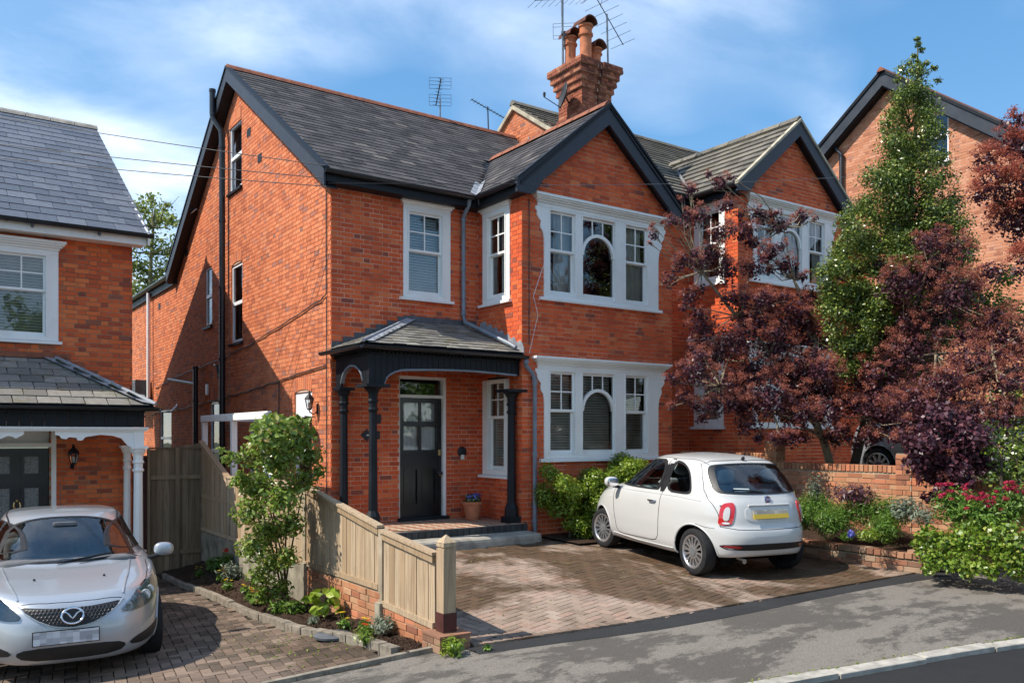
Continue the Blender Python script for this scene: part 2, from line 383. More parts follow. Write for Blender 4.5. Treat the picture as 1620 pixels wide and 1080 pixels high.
def blind(win,fr,u0,u1,z0,z1,mat='blind_slat',pitch=.046,n=-.13,tilt=.55,gapf=.84):
    if mat=='blind_cool': gapf=1.0
    m=MB(); z=z0+.01
    while z<z1-.005:
        h=pitch*gapf; sag=random.uniform(-.0015,.0015)
        m.quad(fr.p(u0+.01,z+sag,n+.016),fr.p(u1-.01,z-sag,n+.016),fr.p(u1-.01,z+h-sag,n-.012),fr.p(u0+.01,z+h+sag,n-.012)); z+=pitch
    m.build('blind',mat,win)
def curtain(win,fr,u0,u1,z0,z1,n=-.16,mat='curtain_cloth',amp=.022,k=None):
    m=MB(); k=k or max(10,int((u1-u0)/.012)); ph=random.random()*6
    P=[(u0+(u1-u0)*i/k, n+amp*math.sin(i*.62+ph)+amp*.5*math.sin(i*.23+2*ph)) for i in range(k+1)]
    vs=[fr.p(u,z0,nn) for u,nn in P]+[fr.p(u+.006*math.sin(i),z1,nn*.98) for i,(u,nn) in enumerate(P)]
    m.add(vs,[(i,i+1,k+2+i,k+1+i) for i in range(k)],True); m.build('curtain',mat,win,auto=80)
def bars(m,fr,rects,n0,n1):
    for a,b,c,d in rects: m.fbox(fr,a,b,c,d,n0,n1)
def pane(win,fr,u0,u1,z0,z1,n):
    m=MB(); m.quad(fr.p(u0,z0,n),fr.p(u1,z0,n),fr.p(u1,z1,n),fr.p(u0,z1,n)); m.build("pane","glass_pane",win)
def sash_light(win,fr,u0,u1,z0,z1,zm,cover='blind',cmat='blind_slat',grid=(2,2),mat='white_paint'):
    """double-hung sash in the opening u0..u1, z0..z1, meeting rail at zm"""
    st=.035; m=MB()
    bars(m,fr,[(u0,u0+st,zm,z1),(u1-st,u1,zm,z1),(u0+st,u1-st,z1-.035,z1),(u0+st,u1-st,zm,zm+.04)],-.050,-.012)
    gx,gy=grid; W=u1-u0-2*st; H=z1-.035-zm-.04
    for i in range(1,gx): u=u0+st+W*i/gx; m.fbox(fr,u-.011,u+.011,zm+.04,z1-.035,-.044,-.018)
    for j in range(1,gy): v=zm+.04+H*j/gy; m.fbox(fr,u0+st,u1-st,v-.0105,v+.0105,-.043,-.017)
    m.build('upper_sash',mat,win)
    m=MB(); bars(m,fr,[(u0+.002,u0+st,z0,zm+.03),(u1-st,u1-.002,z0,zm+.03),(u0+st,u1-st,z0,z0+.07),(u0+st,u1-st,zm-.012,zm+.028)],-.092,-.054)
    m.fbox(fr,u1-.002,u1+.022,zm-.10,zm-.01,-.06,.008); m.build('lower_sash',mat,win)
    for i in range(gx):
        for j in range(gy):
            a=u0+st+W*i/gx; b=u0+st+W*(i+1)/gx; c=zm+.04+H*j/gy; d=zm+.04+H*(j+1)/gy; pane(win,fr,a,b,c,d,-.03)
    pane(win,fr,u0+st,u1-st,z0+.07,zm-.01,-.073)
    covers(win,fr,u0,u1,z0,z1,cover,cmat)
def covers(win,fr,u0,u1,z0,z1,cover,cmat):
    if cover=='blind': blind(win,fr,u0,u1,z0,z1,cmat)
    elif cover=='curtain': curtain(win,fr,u0,u1,z0,z1)
    elif cover=='half':
        curtain(win,fr,u0,u0+(u1-u0)*.22,z0,z1); curtain(win,fr,u1-(u1-u0)*.3,u1,z0,z1)
    elif cover=='right': curtain(win,fr,u1-(u1-u0)*.62,u1,z0,z1)
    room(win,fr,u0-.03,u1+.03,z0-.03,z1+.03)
def cornice(win,fr,u0,u1,z,h=.2,mat='white_paint',back=-.02):
    m=MB(); st=[(0,.34,.0,.028),(.34,.52,.02,.05),(.52,.66,.05,.085),(.66,.80,.08,.118),(.80,1.,.105,.142)]
    for a,b,e,n in st: m.fbox(fr,u0-e,u1+e,z+h*a,z+h*b,back,n)
    return m.build('cornice',mat,win)
def sill(win,fr,u0,u1,z0,z1,n=.075,mat='white_paint'):
    m=MB(); m.prism(Fr(fr.p(u0,0,0),fr.n,fr.v,fr.u),[(-.05,z0),(n,z0),(n,z1-.02),(n-.01,z1-.012),(-.05,z1)],0,u1-u0); return m.build('sill',mat,win)
def sash_window(house,fr,u0,u1,z0,z1,l0,l1,zb,zt,zm,cover,cmat='blind_slat',head=True,hext=.09,label=None):
    m=MB(); bars(m,fr,[(u0,l0,z0,z1),(l1,u1,z0,z1),(l0,l1,zt,z1),(l0,l1,z0,zb)],-.06,.022)
    bars(m,fr,[(l0-.03,l0-.006,zb,zt+.03),(l1+.006,l1+.03,zb,zt+.03),(l0-.006,l1+.006,zt+.006,zt+.03)],.022,.034)
    win=m.build('window','white_paint',house)
    if label: win['label']=label
    if head: cornice(win,fr,u0,u1,z1,.21)
    sill(win,fr,u0-.07,u1+.05,z0-.055,z0+.004)
    sash_light(win,fr,l0,l1,zb,zt,zm,cover,cmat); return win
def arch_pts(cx,cz,r,a0,a1,n): return [(cx+r*math.cos(a0+(a1-a0)*i/n),cz+r*math.sin(a0+(a1-a0)*i/n)) for i in range(n+1)]
def tripartite(house,fr,z0,covers3,cm,label=None):
    """three-light bay window; z0 is the bottom of the frame; fr.u=0 at the left corner of the bay"""
    U=[.44,.565,1.105,1.275,2.015,2.275,2.815,3.09]; zb=z0+.065; zt=z0+1.46; zm=z0+.79; z1=z0+1.50
    m=MB(); bars(m,fr,[(U[0],U[1],z0,z1),(U[2],U[3],zb,zt),(U[4],U[5],zb,zt),(U[6],U[7],z0,z1),(U[1],U[6],zt,z1),(U[1],U[6],z0,zb)],-.06,.022)
    for a,b in ((U[1],U[2]),(U[3],U[4]),(U[5],U[6])):
        bars(m,fr,[(a-.03,a-.006,zb,zt+.025),(b+.006,b+.03,zb,zt+.025),(a-.006,b+.006,zt+.006,zt+.025)],.022,.034)
    win=m.build('window','white_paint',house)
    if label: win['label']=label
    cornice(win,fr,.30,3.23,z1,.20); sill(win,fr,.34,3.15,z0-.06,z0+.004)
    for s in (0,1):   # scrolled brackets under the cornice ends
        c=[(0,0),(0,-.62),(-.012,-.50),(-.03,-.42),(-.075,-.36),(-.085,-.30),(-.07,-.25),(-.115,-.20),(-.155,-.15),(-.15,-.10),(-.185,-.05),(-.19,0)]
        q=[(U[0]+a+.004,z1+b-.002) if s==0 else (U[7]-a-.004,z1+b-.002) for a,b in c]
        mm=MB(); mm.prism(fr,q,-.03,.026); mm.build('bracket','white_paint',win)
    sash_light(win,fr,U[1],U[2],zb,zt,zm,covers3[0],cm); sash_light(win,fr,U[5],U[6],zb,zt,zm,covers3[2],cm)
    a,b=U[3],U[4]; cx=(a+b)/2; r=(b-a)/2+.018; cz=zb+.745
    m=MB(); st=.014
    bars(m,fr,[(a,a+st,zb,zt),(b-st,b,zb,zt),(a+st,b-st,zt-.04,zt),(a+st,b-st,zb,zb+.07)],-.052,-.012)
    A=arch_pts(cx,cz,r,math.pi,0,20); B=arch_pts(cx,cz,r-.055,math.pi,0,20)
    for i in range(20): m.prism(fr,[A[i],A[i+1],B[i+1],B[i]],-.048,.014)
    for i in (1,2):
        u=a+st+(b-a-2*st)*i/3; zz=cz+math.sqrt(max(0,r*r-(u-cx)**2)); m.fbox(fr,u-.012,u+.012,zz-.02,zt-.04,-.044,-.018)
    m.build('arched_sash','white_paint',win)
    pane(win,fr,a+st,b-st,zb+.07,cz+r-.06,-.034)
    for i in range(3):
        u0=a+st+(b-a-2*st)*i/3; u1=a+st+(b-a-2*st)*(i+1)/3; pane(win,fr,u0,u1,cz+r-.055 if i==1 else cz+.16,zt-.04,-.026)
    covers(win,fr,a,b,zb,zt,covers3[1],cm)
    return win
def gutter(house,path,r=.058,mat='black_plastic',name='gutter',z=0):
    """half round gutter swept along a path, open side up, with union clips"""
    m=MB()
    for a,b in zip(path[:-1],path[1:]):
        a=V3(*a); b=V3(*b); d=b-a; Ln=np.linalg.norm(d); d/=Ln; s=np.cross(d,V3(0,0,1)); s/=np.linalg.norm(s); k=8
        pro=[(r*math.cos(math.pi+math.pi*i/k),r*math.sin(math.pi+math.pi*i/k)) for i in range(k+1)]+[((r-.012)*math.cos(2*math.pi-math.pi*i/k),(r-.012)*math.sin(2*math.pi-math.pi*i/k)) for i in range(k+1)]
        vs=[a+s*x+V3(0,0,y) for x,y in pro]+[b+s*x+V3(0,0,y) for x,y in pro]; n=len(pro)
        m.add(vs,[(i,(i+1)%n,n+(i+1)%n,n+i) for i in range(n)]+[tuple(range(n)),tuple(range(2*n-1,n-1,-1))],False)
        t=.35
        while t<Ln:
            c=a+d*t; ro=r+.006
            pp=[(ro*math.cos(math.pi+math.pi*i/k),ro*math.sin(math.pi+math.pi*i/k)) for i in range(k+1)]
            vs=[c-d*.02+s*x+V3(0,0,y) for x,y in pp]+[c+d*.02+s*x+V3(0,0,y) for x,y in pp]; n=len(pp)
            m.add(vs,[(i,i+1,n+i+1,n+i) for i in range(n-1)]); t+=1.1
    return m.build(name,mat,house)
def downpipe(house,path,r=.036,mat='grey_pipe',clips=(),name='downpipe'):
    o=MB().tube(path,r,10).build(name,mat,house); m=MB()
    for c in clips: m.lathe([(r+.002,-.03),(r+.009,-.028),(r+.009,.028),(r+.002,.03)],c,12)
    if m.v: m.build('collar',mat,o)
    return o
def ridge_tiles(parent,a,b,mat='ridge_terracotta',r=.11,L_=.45,name='ridge_tile'):
    a=V3(*a); b=V3(*b); n=max(1,round(np.linalg.norm(b-a)/L_)); d=(b-a)/n; dn=d/np.linalg.norm(d); s=np.cross(dn,V3(0,0,1)); s/=np.linalg.norm(s); up=np.cross(s,dn)
    for i in range(n):
        m=MB(); p0=a+d*i+dn*.006; p1=a+d*(i+1)-dn*.006; vs=[]
        for j,(q,k) in enumerate(((p0,1.06),(p0+dn*.04,1.06),(p0+dn*.042,1.0),(p1,1.0))):
            for x,y in ((-r,-.075),(-r*.62,-.012),(-.02,.035),(.02,.035),(r*.62,-.012),(r,-.075)): vs.append(q+s*x*k+up*(y*k))
        fs=[(j*6+i2,j*6+i2+1,(j+1)*6+i2+1,(j+1)*6+i2) for j in range(3) for i2 in range(5)]
        m.add(vs,fs+[tuple(range(5,-1,-1)),tuple(range(18,24))]); m.build(name,mat,parent)
def roof_slab(house,polys,mat='dark_room',name='roof'):
    m=MB()
    for fr,poly,th in polys: m.prism(fr,poly,-.02-th,-.02)
    return m.build(name,mat,house)
def slope(o,u,pt):
    """roof frame: origin at eave, u along the eave, v up the slope through pt"""
    o=V3(*o); u=V3(*u); d=V3(*pt)-o; u/=np.linalg.norm(u); v=d-u*(d@u); L_=np.linalg.norm(v); f=Fr(o,u,v/L_)
    if f.n[2]<0: f.n=-f.n
    return f,L_
def barge(house,fr,pts,w_,th,mat='barge_paint',foot=None,name='bargeboard',n0=0):
    """board under a raking line pts=[(u,z),(u,z)] hanging w_ below"""
    m=MB(); (a,b),(c,d)=pts
    poly=[(a,b),(c,d),(c,d-w_),(a,b-w_)]
    if foot: poly=[(a,b),(c,d),(c,d-w_)]+foot
    m.prism(fr,poly,n0,n0+th); return m.build(name,mat,house)
# ================================================================ our house
DZN=.86
H1=thing('brick_house','red brick house with slate roof, black porch and white bay windows behind the white hatchback','house',(0,0,0))
FRONT=Fr((0,0,0),(1,0,0)); SIDE=Fr((0,0,0),(0,-1,0)); BX=2.77; BY=-1.32; BW=3.46
BSIDE=Fr((BX,0,0),(0,-1,0)); BFRONT=Fr((BX,BY,0),(1,0,0))
EZ=5.84; PIT=.66; RY=4.80; EO=.25; OH=.20; RZ=EZ+(RY+EO)*PIT; RYB=2*RY+EO
hF=[(1.20,2.12,.27,2.70),(1.35,2.04,4.06,5.50)]
oF=[(0,-.15),(BX,-.15),(BX,5.95),(0,5.95)]
sw=[(-5.33,-4.50,6.76,8.13),(-7.18,-6.62,4.17,5.50),(-5.20,-4.46,3.62,5.22),(-1.58,-.78,.45,2.44),(-6.80,-6.02,.3,2.45),(-11.6,-10.3,.9,2.38),(-4.05,-3.55,.4,1.95),(-3.0,-2.1,.5,1.9)]
oS=[(-15.2,-.7),(0,-.7),(0,5.88),(-RY,RZ-.14),(-9.7,5.7),(-15.2,5.7)]
hB=[(.31,.88,4.05,5.5),(.31,.88,1.08,2.70)]
oB=[(0,-.15),(1.32,-.15),(1.32,5.9),(0,5.9)]
hBF=[(.53,2.85,4.04,5.5),(.53,2.85,1.34,2.8)]
PK=BW/2; oBF=[(0,-.15),(BW,-.15),(BW,5.78),(PK,7.18),(0,5.78)]
m=MB(); wall_back(m,FRONT,oF,hF); wall_back(m,BSIDE,oB,hB); wall_back(m,BFRONT,oBF,hBF)
m.quad((BX+BW,BY+.01,-.1),(BX+BW,0,-.1),(BX+BW,0,5.9),(BX+BW,BY+.01,5.9))
wallF=m.build('wall','mortar_front',H1)
m=MB(); wall_back(m,SIDE,oS,sw); m.quad((.3,15.2,-.7),(7,15.2,-.7),(7,15.2,5.6),(.3,15.2,5.6)); m.quad((6.7,15.2,-.7),(6.7,0,-.7),(6.7,0,5.9),(6.7,15.2,5.6))
wallS=m.build('wall','mortar_side',H1); wallS['label']='sunlit side gable wall'
it=brick_items(FRONT,oF,hF); it=brick_items(BSIDE,oB,hB,items=it,proud=.007); it=brick_items(BFRONT,oBF,hBF,items=it)
hide1=lambda q,c:(c[2]<2.9 and c[0]<2.9 and c[1]>-1.3) or q[0]>1050 or q[1]>730
pieces(wallF,'brick',it,'brick_front',150,'brick_field',hide1)
it=brick_items(SIDE,oS,sw,proud=.007)
pieces(wallS,'brick',it,'brick_side',150,'brick_field',lambda q,c:q[1]>640)
reveal(H1,SIDE,sw,'brick_side'); reveal(H1,FRONT,hF[:1],'brick_front')
# soldier arches over the side openings
for (a,b,c,d) in sw[:5]:
    k=max(4,round((b-a)/.085)); 
    for i in range(k):
        t=(i+.5)/k-.5; u=a+(b-a)*(i+.5)/k; zz=d+.10+.05*(1-4*t*t); mm=MB(); fr2=Fr(SIDE.p(u,zz),SIDE.u*math.cos(t*.5)+SIDE.v*-math.sin(t*.5),SIDE.v*math.cos(t*.5)+SIDE.u*math.sin(t*.5),SIDE.n)
        mm.fbox(fr2,-.036,.036,-.105,.105,-.04,.012); mm.build('arch_brick','brick_side',wallS)
# side windows, white frames deep in the reveals
for i,(a,b,c,d) in enumerate(sw):
    m=MB(); t=.055; bars(m,SIDE,[(a,a+t,c,d),(b-t,b,c,d),(a+t,b-t,d-t,d),(a+t,b-t,c,c+t)],-.075,-.02)
    zm=c+(d-c)*.5; m.fbox(SIDE,a+t,b-t,zm-.035,zm+.035,-.07,-.012)
    if i==3: m.fbox(SIDE,a+t,b-t,2.02,2.39,-.065,-.015)
    win=m.build('window','white_upvc',H1)
    for z0,z1 in ((c+t,zm-.035),(zm+.035,d-t)): pane(win,SIDE,a+t,b-t,z0,z1,-.045)
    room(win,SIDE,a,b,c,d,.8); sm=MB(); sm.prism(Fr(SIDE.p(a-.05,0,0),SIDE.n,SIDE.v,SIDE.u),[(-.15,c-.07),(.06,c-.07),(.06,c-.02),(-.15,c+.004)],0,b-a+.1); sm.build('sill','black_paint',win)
    if i in (0,2): curtain(win,SIDE,a+.1,b-.1,c+.05,d-.05,-.26)
# front windows
sash_window(H1,FRONT,1.27,2.18,4.02,5.50,1.37,2.015,4.08,5.46,4.80,'blind','blind_cool',label='white sash window above the porch')
sash_window(H1,BSIDE,.16,.99,3.99,5.50,.33,.85,4.07,5.47,4.80,'right',label='narrow sash window in the flank of the bay')
sash_window(H1,BSIDE,.16,.96,1.03,2.66,.33,.83,1.11,2.63,2.00,'blind',head=False,label='narrow sash window under the porch')
tripartite(H1,Fr((BX,BY,0),(1,0,0)),4.02,('right','none','curtain'),'blind_slat','upper three-light bay window with arched middle light')
tripartite(H1,Fr((BX,BY,0),(1,0,0)),1.32,('blind','blind','blind'),'blind_slat','lower three-light bay window with closed blinds')
# roofs
fA,LA=slope((-OH,-EO,EZ),(1,0,0),(-OH,RY,RZ)); fAb,LAb=slope((7,RYB,EZ),(-1,0,0),(7,RY,RZ))
BRX=BX+PK; BE=BX-.22; BZ=7.47; BYE=BY-.18; yb=-EO+(BZ-EZ)/PIT
fB,LB=slope((BE,yb,EZ),(0,-1,0),(BRX,yb,BZ)); fB2,LB2=slope((2*BRX-BE,BYE,EZ),(0,1,0),(BRX,BYE,BZ))
blen=yb-BYE
pA=[(0,0),(7.15,0),(7.15,LA),(0,LA)]; pB=[(yb+EO,0),(blen,0),(blen,LB),(0,LB)]; pB2=[(0,0),(blen-(yb+EO),0),(blen,LB2),(0,LB2)]
roof=roof_slab(H1,[(fA,pA,.05),(fAb,[(0,0),(7.2,0),(7.2,LAb),(0,LAb)],.05),(fB,pB,.05),(fB2,pB2,.05)],'black_paint')
it=slate_items(fA,[(0,0),(BE+OH+.05,0),(BRX+OH-.1,LA*(BZ-EZ)/(RZ-EZ)),(7.1,LA*(BZ-EZ)/(RZ-EZ)),(7.1,LA),(0,LA)],.27,.205,jit=.012)
it=slate_items(fB,[(yb+EO+.05,0),(blen,0),(blen,LB),(0.05,LB)],.27,.205,jit=.012,items=it); it=slate_items(fB2,pB2,.27,.205,items=it)
pieces(roof,'slate',it,'slate_old',300,'slate_field')
m=MB(); m.prism(fAb,[(0,0),(7.2,0),(7.2,LAb),(0,LAb)],-.02,.012); m.build('rear_slates','slate_old',roof)
ridge_tiles(roof,(-OH-.03,RY,RZ+.03),(6.93,RY,RZ+.03)); ridge_tiles(roof,(BRX,BYE-.02,BZ+.03),(BRX,yb-.1,BZ+.03))
vd=V3(BRX,yb,BZ)-V3(BE,-EO,EZ); m=MB(); a=V3(BE,-EO,EZ); s=np.cross(vd/np.linalg.norm(vd),V3(0,0,1)); s/=np.linalg.norm(s)
for i in range(6):
    p0=a+vd*(i/22); p1=a+vd*((i+.97)/22); h=V3(0,0,.055+.006*(i%2)); m.quad(p0-s*.09+h*1.3,p0+h*.4,p1+h*.4,p1-s*.09+h*1.3); m.quad(p0+h*.4,p0+s*.09+h*1.6,p1+s*.09+h*1.6,p1+h*.4)
m.build('valley_lead','lead',roof)
# side gable barges, soffit, rear wing eave
GF=Fr((-OH-.005,0,0),(0,-1,0)); ez=EZ-.02
barge(H1,GF,[(EO+.02,ez+.0),(-RY,RZ-.01)],.27,.03); barge(H1,GF,[(-RYB-.02,ez),(-RY,RZ-.01)],.27,.03)
m=MB()
for a,b,c,d in ((EO+.02,ez,-RY,RZ-.01),(-RYB-.02,ez,-RY,RZ-.01)): m.prism(GF,[(a,b+.002),(c,d+.002),(c,d+.045),(a,b+.045)],-.06,.05); m.prism(GF,[(a,b-.29),(c,d-.29),(c,d-.265),(a,b-.265)],-.20,-.004)
m.build('verge','black_paint',H1)
gutter(H1,[(-OH-.03,-EO-.05,EZ-.03),(BE-.04,-EO-.05,EZ-.03),(BE-.04,BYE,EZ-.03)],.062); 
m=MB(); m.box(-OH+.02,BE+.02,-EO+.01,-EO+.04,EZ-.20,EZ-.03); m.box(BE+.03,BE+.06,BYE+.03,-EO+.03,EZ-.20,EZ-.03); m.box(-OH+.02,BE+.05,-EO+.03,.0,EZ-.205,EZ-.185); m.box(BE+.05,BX,BYE+.03,-.0,EZ-.205,EZ-.185); m.build('fascia','black_paint',H1)
gutter(H1,[(-.14,9.75,5.77),(-.14,15.2,5.77)],.075); m=MB(); m.box(-.07,0,9.7,15.2,5.52,5.75); m.build('fascia','black_paint',H1)
fR,LR=slope((-.15,15.2,5.78),(0,-1,0),(3.2,15.2,7.6)); m=MB(); m.prism(fR,[(0,0),(5.4,0),(5.4,LR),(0,LR)],-.03,0); m.build('rear_wing_roof','slate_old',H1)
# bay gable barges with curved feet
GB=Fr((BRX,BYE+.0,0),(1,0,0)); hw=BRX-BE; zz=EZ-.03
for s in (-1,1):
    d=.80*.30; foot=[(s*(hw-.52),zz+.62*.835-.33+.12),(s*(hw-.40),zz-.02),(s*(hw-.36),zz-.12),(s*(hw-.30),zz-.17),(s*(hw+.02),zz-.17),(s*(hw+.02),zz)]
    poly=[(s*(hw+.02),zz),(0,BZ-.03),(0,BZ-.03-.33),(s*(hw-.50),zz+.08),(s*(hw-.42),zz-.03),(s*(hw-.34),zz-.14),(s*(hw-.26),zz-.18),(s*(hw+.02),zz-.18)]
    m=MB(); m.prism(GB,poly,-.03,.02); bb=m.build('bargeboard','barge_paint',H1)
    m=MB(); m.prism(GB,[(s*(hw+.03),zz),(0,BZ-.03),(0,BZ+.02),(s*(hw+.03),zz+.05)],-.05,.055); m.prism(GB,[(s*(hw-.05),zz-.06),(0,BZ-.075),(0,BZ-.03),(s*(hw-.05),zz)],.02,.04); m.build('verge','black_paint',bb)
    m=MB(); m.prism(GB,[(s*(hw-.3),zz-.01),(0,BZ-.30),(0,BZ-.27),(s*(hw-.3),zz+.02)],-.30,-.03); m.build('soffit','black_paint',bb)
# pipes on the side wall
downpipe(H1,[(-.30,5.52,8.95),(-.30,5.52,8.45),(-.28,5.50,8.33),(-.14,5.43,8.1),(-.13,5.42,7.9),(-.13,5.42,-.2)],.062,'black_plastic',[(-.30,5.52,8.92),(-.29,5.51,8.42),(-.13,5.42,7.75),(-.13,5.42,6.2),(-.13,5.42,4.8),(-.13,5.42,3.3),(-.13,5.42,2.4)],'soil_pipe')
MB().tube([(-.13,5.42,3.05),(-.13,5.67,2.95),(-.13,5.77,3.2),(-.1,6.07,3.22)],.03).build('waste_branch','black_plastic',H1)
downpipe(H1,[(-.13,7.5,3.3),(-.13,7.5,-.2)],.055,'black_plastic',[(-.13,7.5,3.25),(-.13,7.5,2.5)],'soil_pipe'); MB().tube([(-.13,7.55,2.9),(-.12,10.1,3.14)],.035).build('waste_branch','grey_pipe',H1)
downpipe(H1,[(-.12,12.4,5.65),(-.12,12.4,2.75)],.05,'white_upvc',(),'downpipe')
# cables clipped along the side wall and round the corner
def cable(pts,r=.009,mat='dark_metal',par=H1,name='cable'):
    P=[]; 
    for a,b in zip(pts[:-1],pts[1:]):
        a=V3(*a);b=V3(*b); n=max(2,int(np.linalg.norm(b-a)/.35)); P+=[a+(b-a)*i/n+V3(0,0,random.uniform(-.022,.022) if i else 0) for i in range(n)]
    P.append(V3(*pts[-1])); return MB().tube(P,r,5).build(name,mat,par)
cable([(-.03,.13,5.6),(-.03,.13,3.95),(-.03,.35,3.88),(-.03,4.2,3.45),(-.03,5.5,3.35),(-.03,9.5,3.2),(-.03,12,3.0)],.011)
cable([(-.03,.12,3.9),(-.03,.12,.4)],.009); cable([(-.03,.15,2.82),(-.03,3.2,2.62),(-.03,5.6,2.5),(-.03,9.8,2.35),(-.03,12.5,2.3)],.013); cable([(-.03,2.3,2.66),(-.03,2.3,1.2)],.009)
cable([(BX+.13,BY-.02,5.6),(BX+.13,BY-.02,3.2)],.008,'dark_metal'); cable([(BX+.45,BY-.03,4.6),(BX+.2,BY-.04,4.0),(BX+.3,BY-.03,3.7),(BX+.12,BY-.03,3.05)],.004,'white_upvc')
m=MB()
for (y,z) in ((4.05,7.68),(3.4,7.0),(11.6,5.2),(8.8,6.15)): MB().fbox(SIDE,-y-.11,-y+.11,z-.08,z+.08,.0,.014).build('air_brick','black_paint',H1)
# downpipe in the angle of the bay, over the porch roof and down
downpipe(H1,[(2.42,-.26,5.76),(2.42,-.24,5.68),(2.42,-.08,5.52),(2.42,-.06,5.4),(2.42,-.06,3.78),(2.42,-.12,3.66),(2.62,-1.18,3.21),(2.66,-1.30,3.14)],.038,'grey_pipe',[(2.42,-.06,5.45),(2.42,-.06,4.6),(2.42,-.06,3.82)])
downpipe(H1,[(2.78,-1.42,3.0),(2.78,-1.42,2.84),(2.93,-1.40,2.72),(2.97,-1.40,2.6),(2.97,-1.40,.12)],.037,'grey_pipe',[(2.78,-1.42,2.9),(2.97,-1.40,2.58),(2.97,-1.40,1.4),(2.97,-1.40,.3)])
# chimney on the party wall
CX0,CX1,CY0,CY1=6.60,7.46,1.75,2.58
it=[]; ch=MB(); ch.box(CX0+.02,CX1-.02,CY0+.08,CY1-.02,7.0,10.0); 
zt=9.60
for z0,z1,e in ((7.5,8.93,.0),(8.93,9.0,.035),(9.0,9.62,0)):
    pass
stack=[(7.4,8.775,0),(8.775,8.85,.035),(8.85,9.375,0),(9.375,9.45,.045),(9.45,9.525,.04),(9.525,9.60,.09),(9.60,9.675,.085),(9.675,9.75,.14),(9.75,9.825,.135),(9.825,9.975,.19)]
for z0,z1,e in stack:
    xs=CX0+.34; xe=xs+.14   # recess in the front face
    for f,ol in ((Fr((CX0-e,0,0),(0,-1,0)),[(-CY1-e,z0),(-CY0+e,z0),(-CY0+e,z1),(-CY1-e,z1)]),(Fr((0,CY0-e,0),(1,0,0)),[(CX0-e,z0),(xs,z0),(xs,z1),(CX0-e,z1)]),(Fr((0,CY0-e+.05,0),(1,0,0)),[(xs,z0),(xe,z0),(xe,z1),(xs,z1)]),(Fr((0,CY0-e,0),(1,0,0)),[(xe,z0),(CX1+e,z0),(CX1+e,z1),(xe,z1)])):
        brick_items(f,ol,items=it,zoff=0,proud=.002)
    ch.box(CX0-e+.01,xs-.01,CY0-e+.01,CY1+e,z0,z1); ch.box(xe+.01,CX1+e,CY0-e+.012,CY1+e,z0+.001,z1-.001); ch.box(xs-.02,xe+.02,CY0-e+.06,CY1+e-.002,z0+.002,z1-.002)
chim=ch.build('chimney','mortar_front',H1); pieces(chim,'brick',it,'brick_chimney',150,'brick_field')
for (x,y,h,r) in ((6.72,2.30,.72,.125),(6.90,1.98,.92,.135),(7.24,2.05,.50,.13)):
    m=MB(); m.lathe([(r+.02,0),(r,.06),(r-.005,h*.55),(r+.0,h*.72),(r+.03,h*.74),(r+.03,h*.79),(r,.81*h),(r+.008,h*.93),(r+.035,h*.95),(r+.035,h),(r-.03,h),(r-.03,h-.1)],(x,y,9.96),18); pot=m.build('chimney_pot','terracotta',chim)
    m=MB(); k=12; A=[(math.cos(math.pi*i/k)*(r+.05),math.sin(math.pi*i/k)*.17+h+.0) for i in range(k+1)]; B=[(a*.9,h+(b-h)*.85) for a,b in A]
    f=Fr((x,y-.2,9.96),(1,0,0)); f.n=V3(0,1,0)
    for i in range(k): m.prism(f,[A[i],A[i+1],B[i+1],B[i]],0,.42)
    m.build('cowl','cowl_clay',pot)
# lead flashing where the roof meets the neighbour's raised gable
for i in range(5):
    m=MB(); u=4.25-i*.17; z=EZ+(u+EO)*PIT; f=Fr((6.92,u,z),(0,-1,0)); m.prism(f,[(0,0),(.16,-.02),(.08,.24)],0,.012); m.build('flashing','lead',roof)
# ================================================================ porch builder
def tuscan(par,x,y,z0,z1,r,mat,cap=.20,octa=8,name='column'):
    m=MB(); H=z1-z0
    m.box(x-r*1.75,x+r*1.75,y-r*1.75,y+r*1.75,z0,z0+.10); 
    m.lathe([(r*1.6,.10),(r*1.55,.24),(r*1.15,.30),(r*1.02,.32),(r,.36),(r*.86,H-.42),(r*.9,H-.40),(r*1.15,H-.385),(r*1.15,H-.36),(r*.9,H-.345),(r*.9,H-.27),(r*1.15,H-.26),(r*1.15,H-.235),(r*.95,H-.22),(r*1.0,H-.14),(r*1.5,H-.075),(cap*.82,H-.045)],(x,y,z0),octa,smooth=octa>10)
    m.box(x-cap,x+cap,y-cap,y+cap,z1-.044,z1); return m.build(name,mat,par)
def plank_fascia(par,fr,u0,u1,top,bot,step,mat,n0,n1,name='fascia_board'):
    u=u0
    while u<u1-.01:
        b=min(u+step,u1); k=3; poly=[(u+.003,top),(b-.003,top)]+[(u+.003+(b-u-.006)*(1-i/k),bot(u+.003+(b-u-.006)*(1-i/k))) for i in range(k+1)]
        if top-max(p[1] for p in poly[2:])>.01: MB().prism(fr,poly,n0,n1).build(name,mat,par)
        u+=step
m=MB(); PZ=3.05
porch=m.box(-.02,2.76,-1.34,-.0,2.955,2.985).build('porch','black_paint',H1)
for x,y in ((.16,-1.17),(.16,-.12),(2.66,-1.17)): tuscan(porch,x,y,.272,2.46,.072,'black_paint',.19 if y<-.5 else .13)
ff=Fr((0,-1.26,0),(1,0,0)); fs=Fr((.07,0,0),(0,-1,0))
def botF(u):
    if u<.30: return 2.462
    if u<.72: t=(u-.30)/.42; return 2.47+.225*math.sqrt(max(0,1-(1-t)**2))
    return 2.695+.03*math.sin((u-.72)/1.95*math.pi)
def botS(u):
    t=(u-.62)/.40
    return 2.462 if abs(t)>=1 else 2.47+.30*math.sqrt(1-t*t)
plank_fascia(porch,ff,.05,2.76,2.95,botF,.098,'black_paint',-.03,0); plank_fascia(porch,fs,.02,1.25,2.95,botS,.098,'black_paint',-.03,0)
m=MB()
us=[.30+.42*i/14 for i in range(15)]+[.8+i*.19 for i in range(11)]
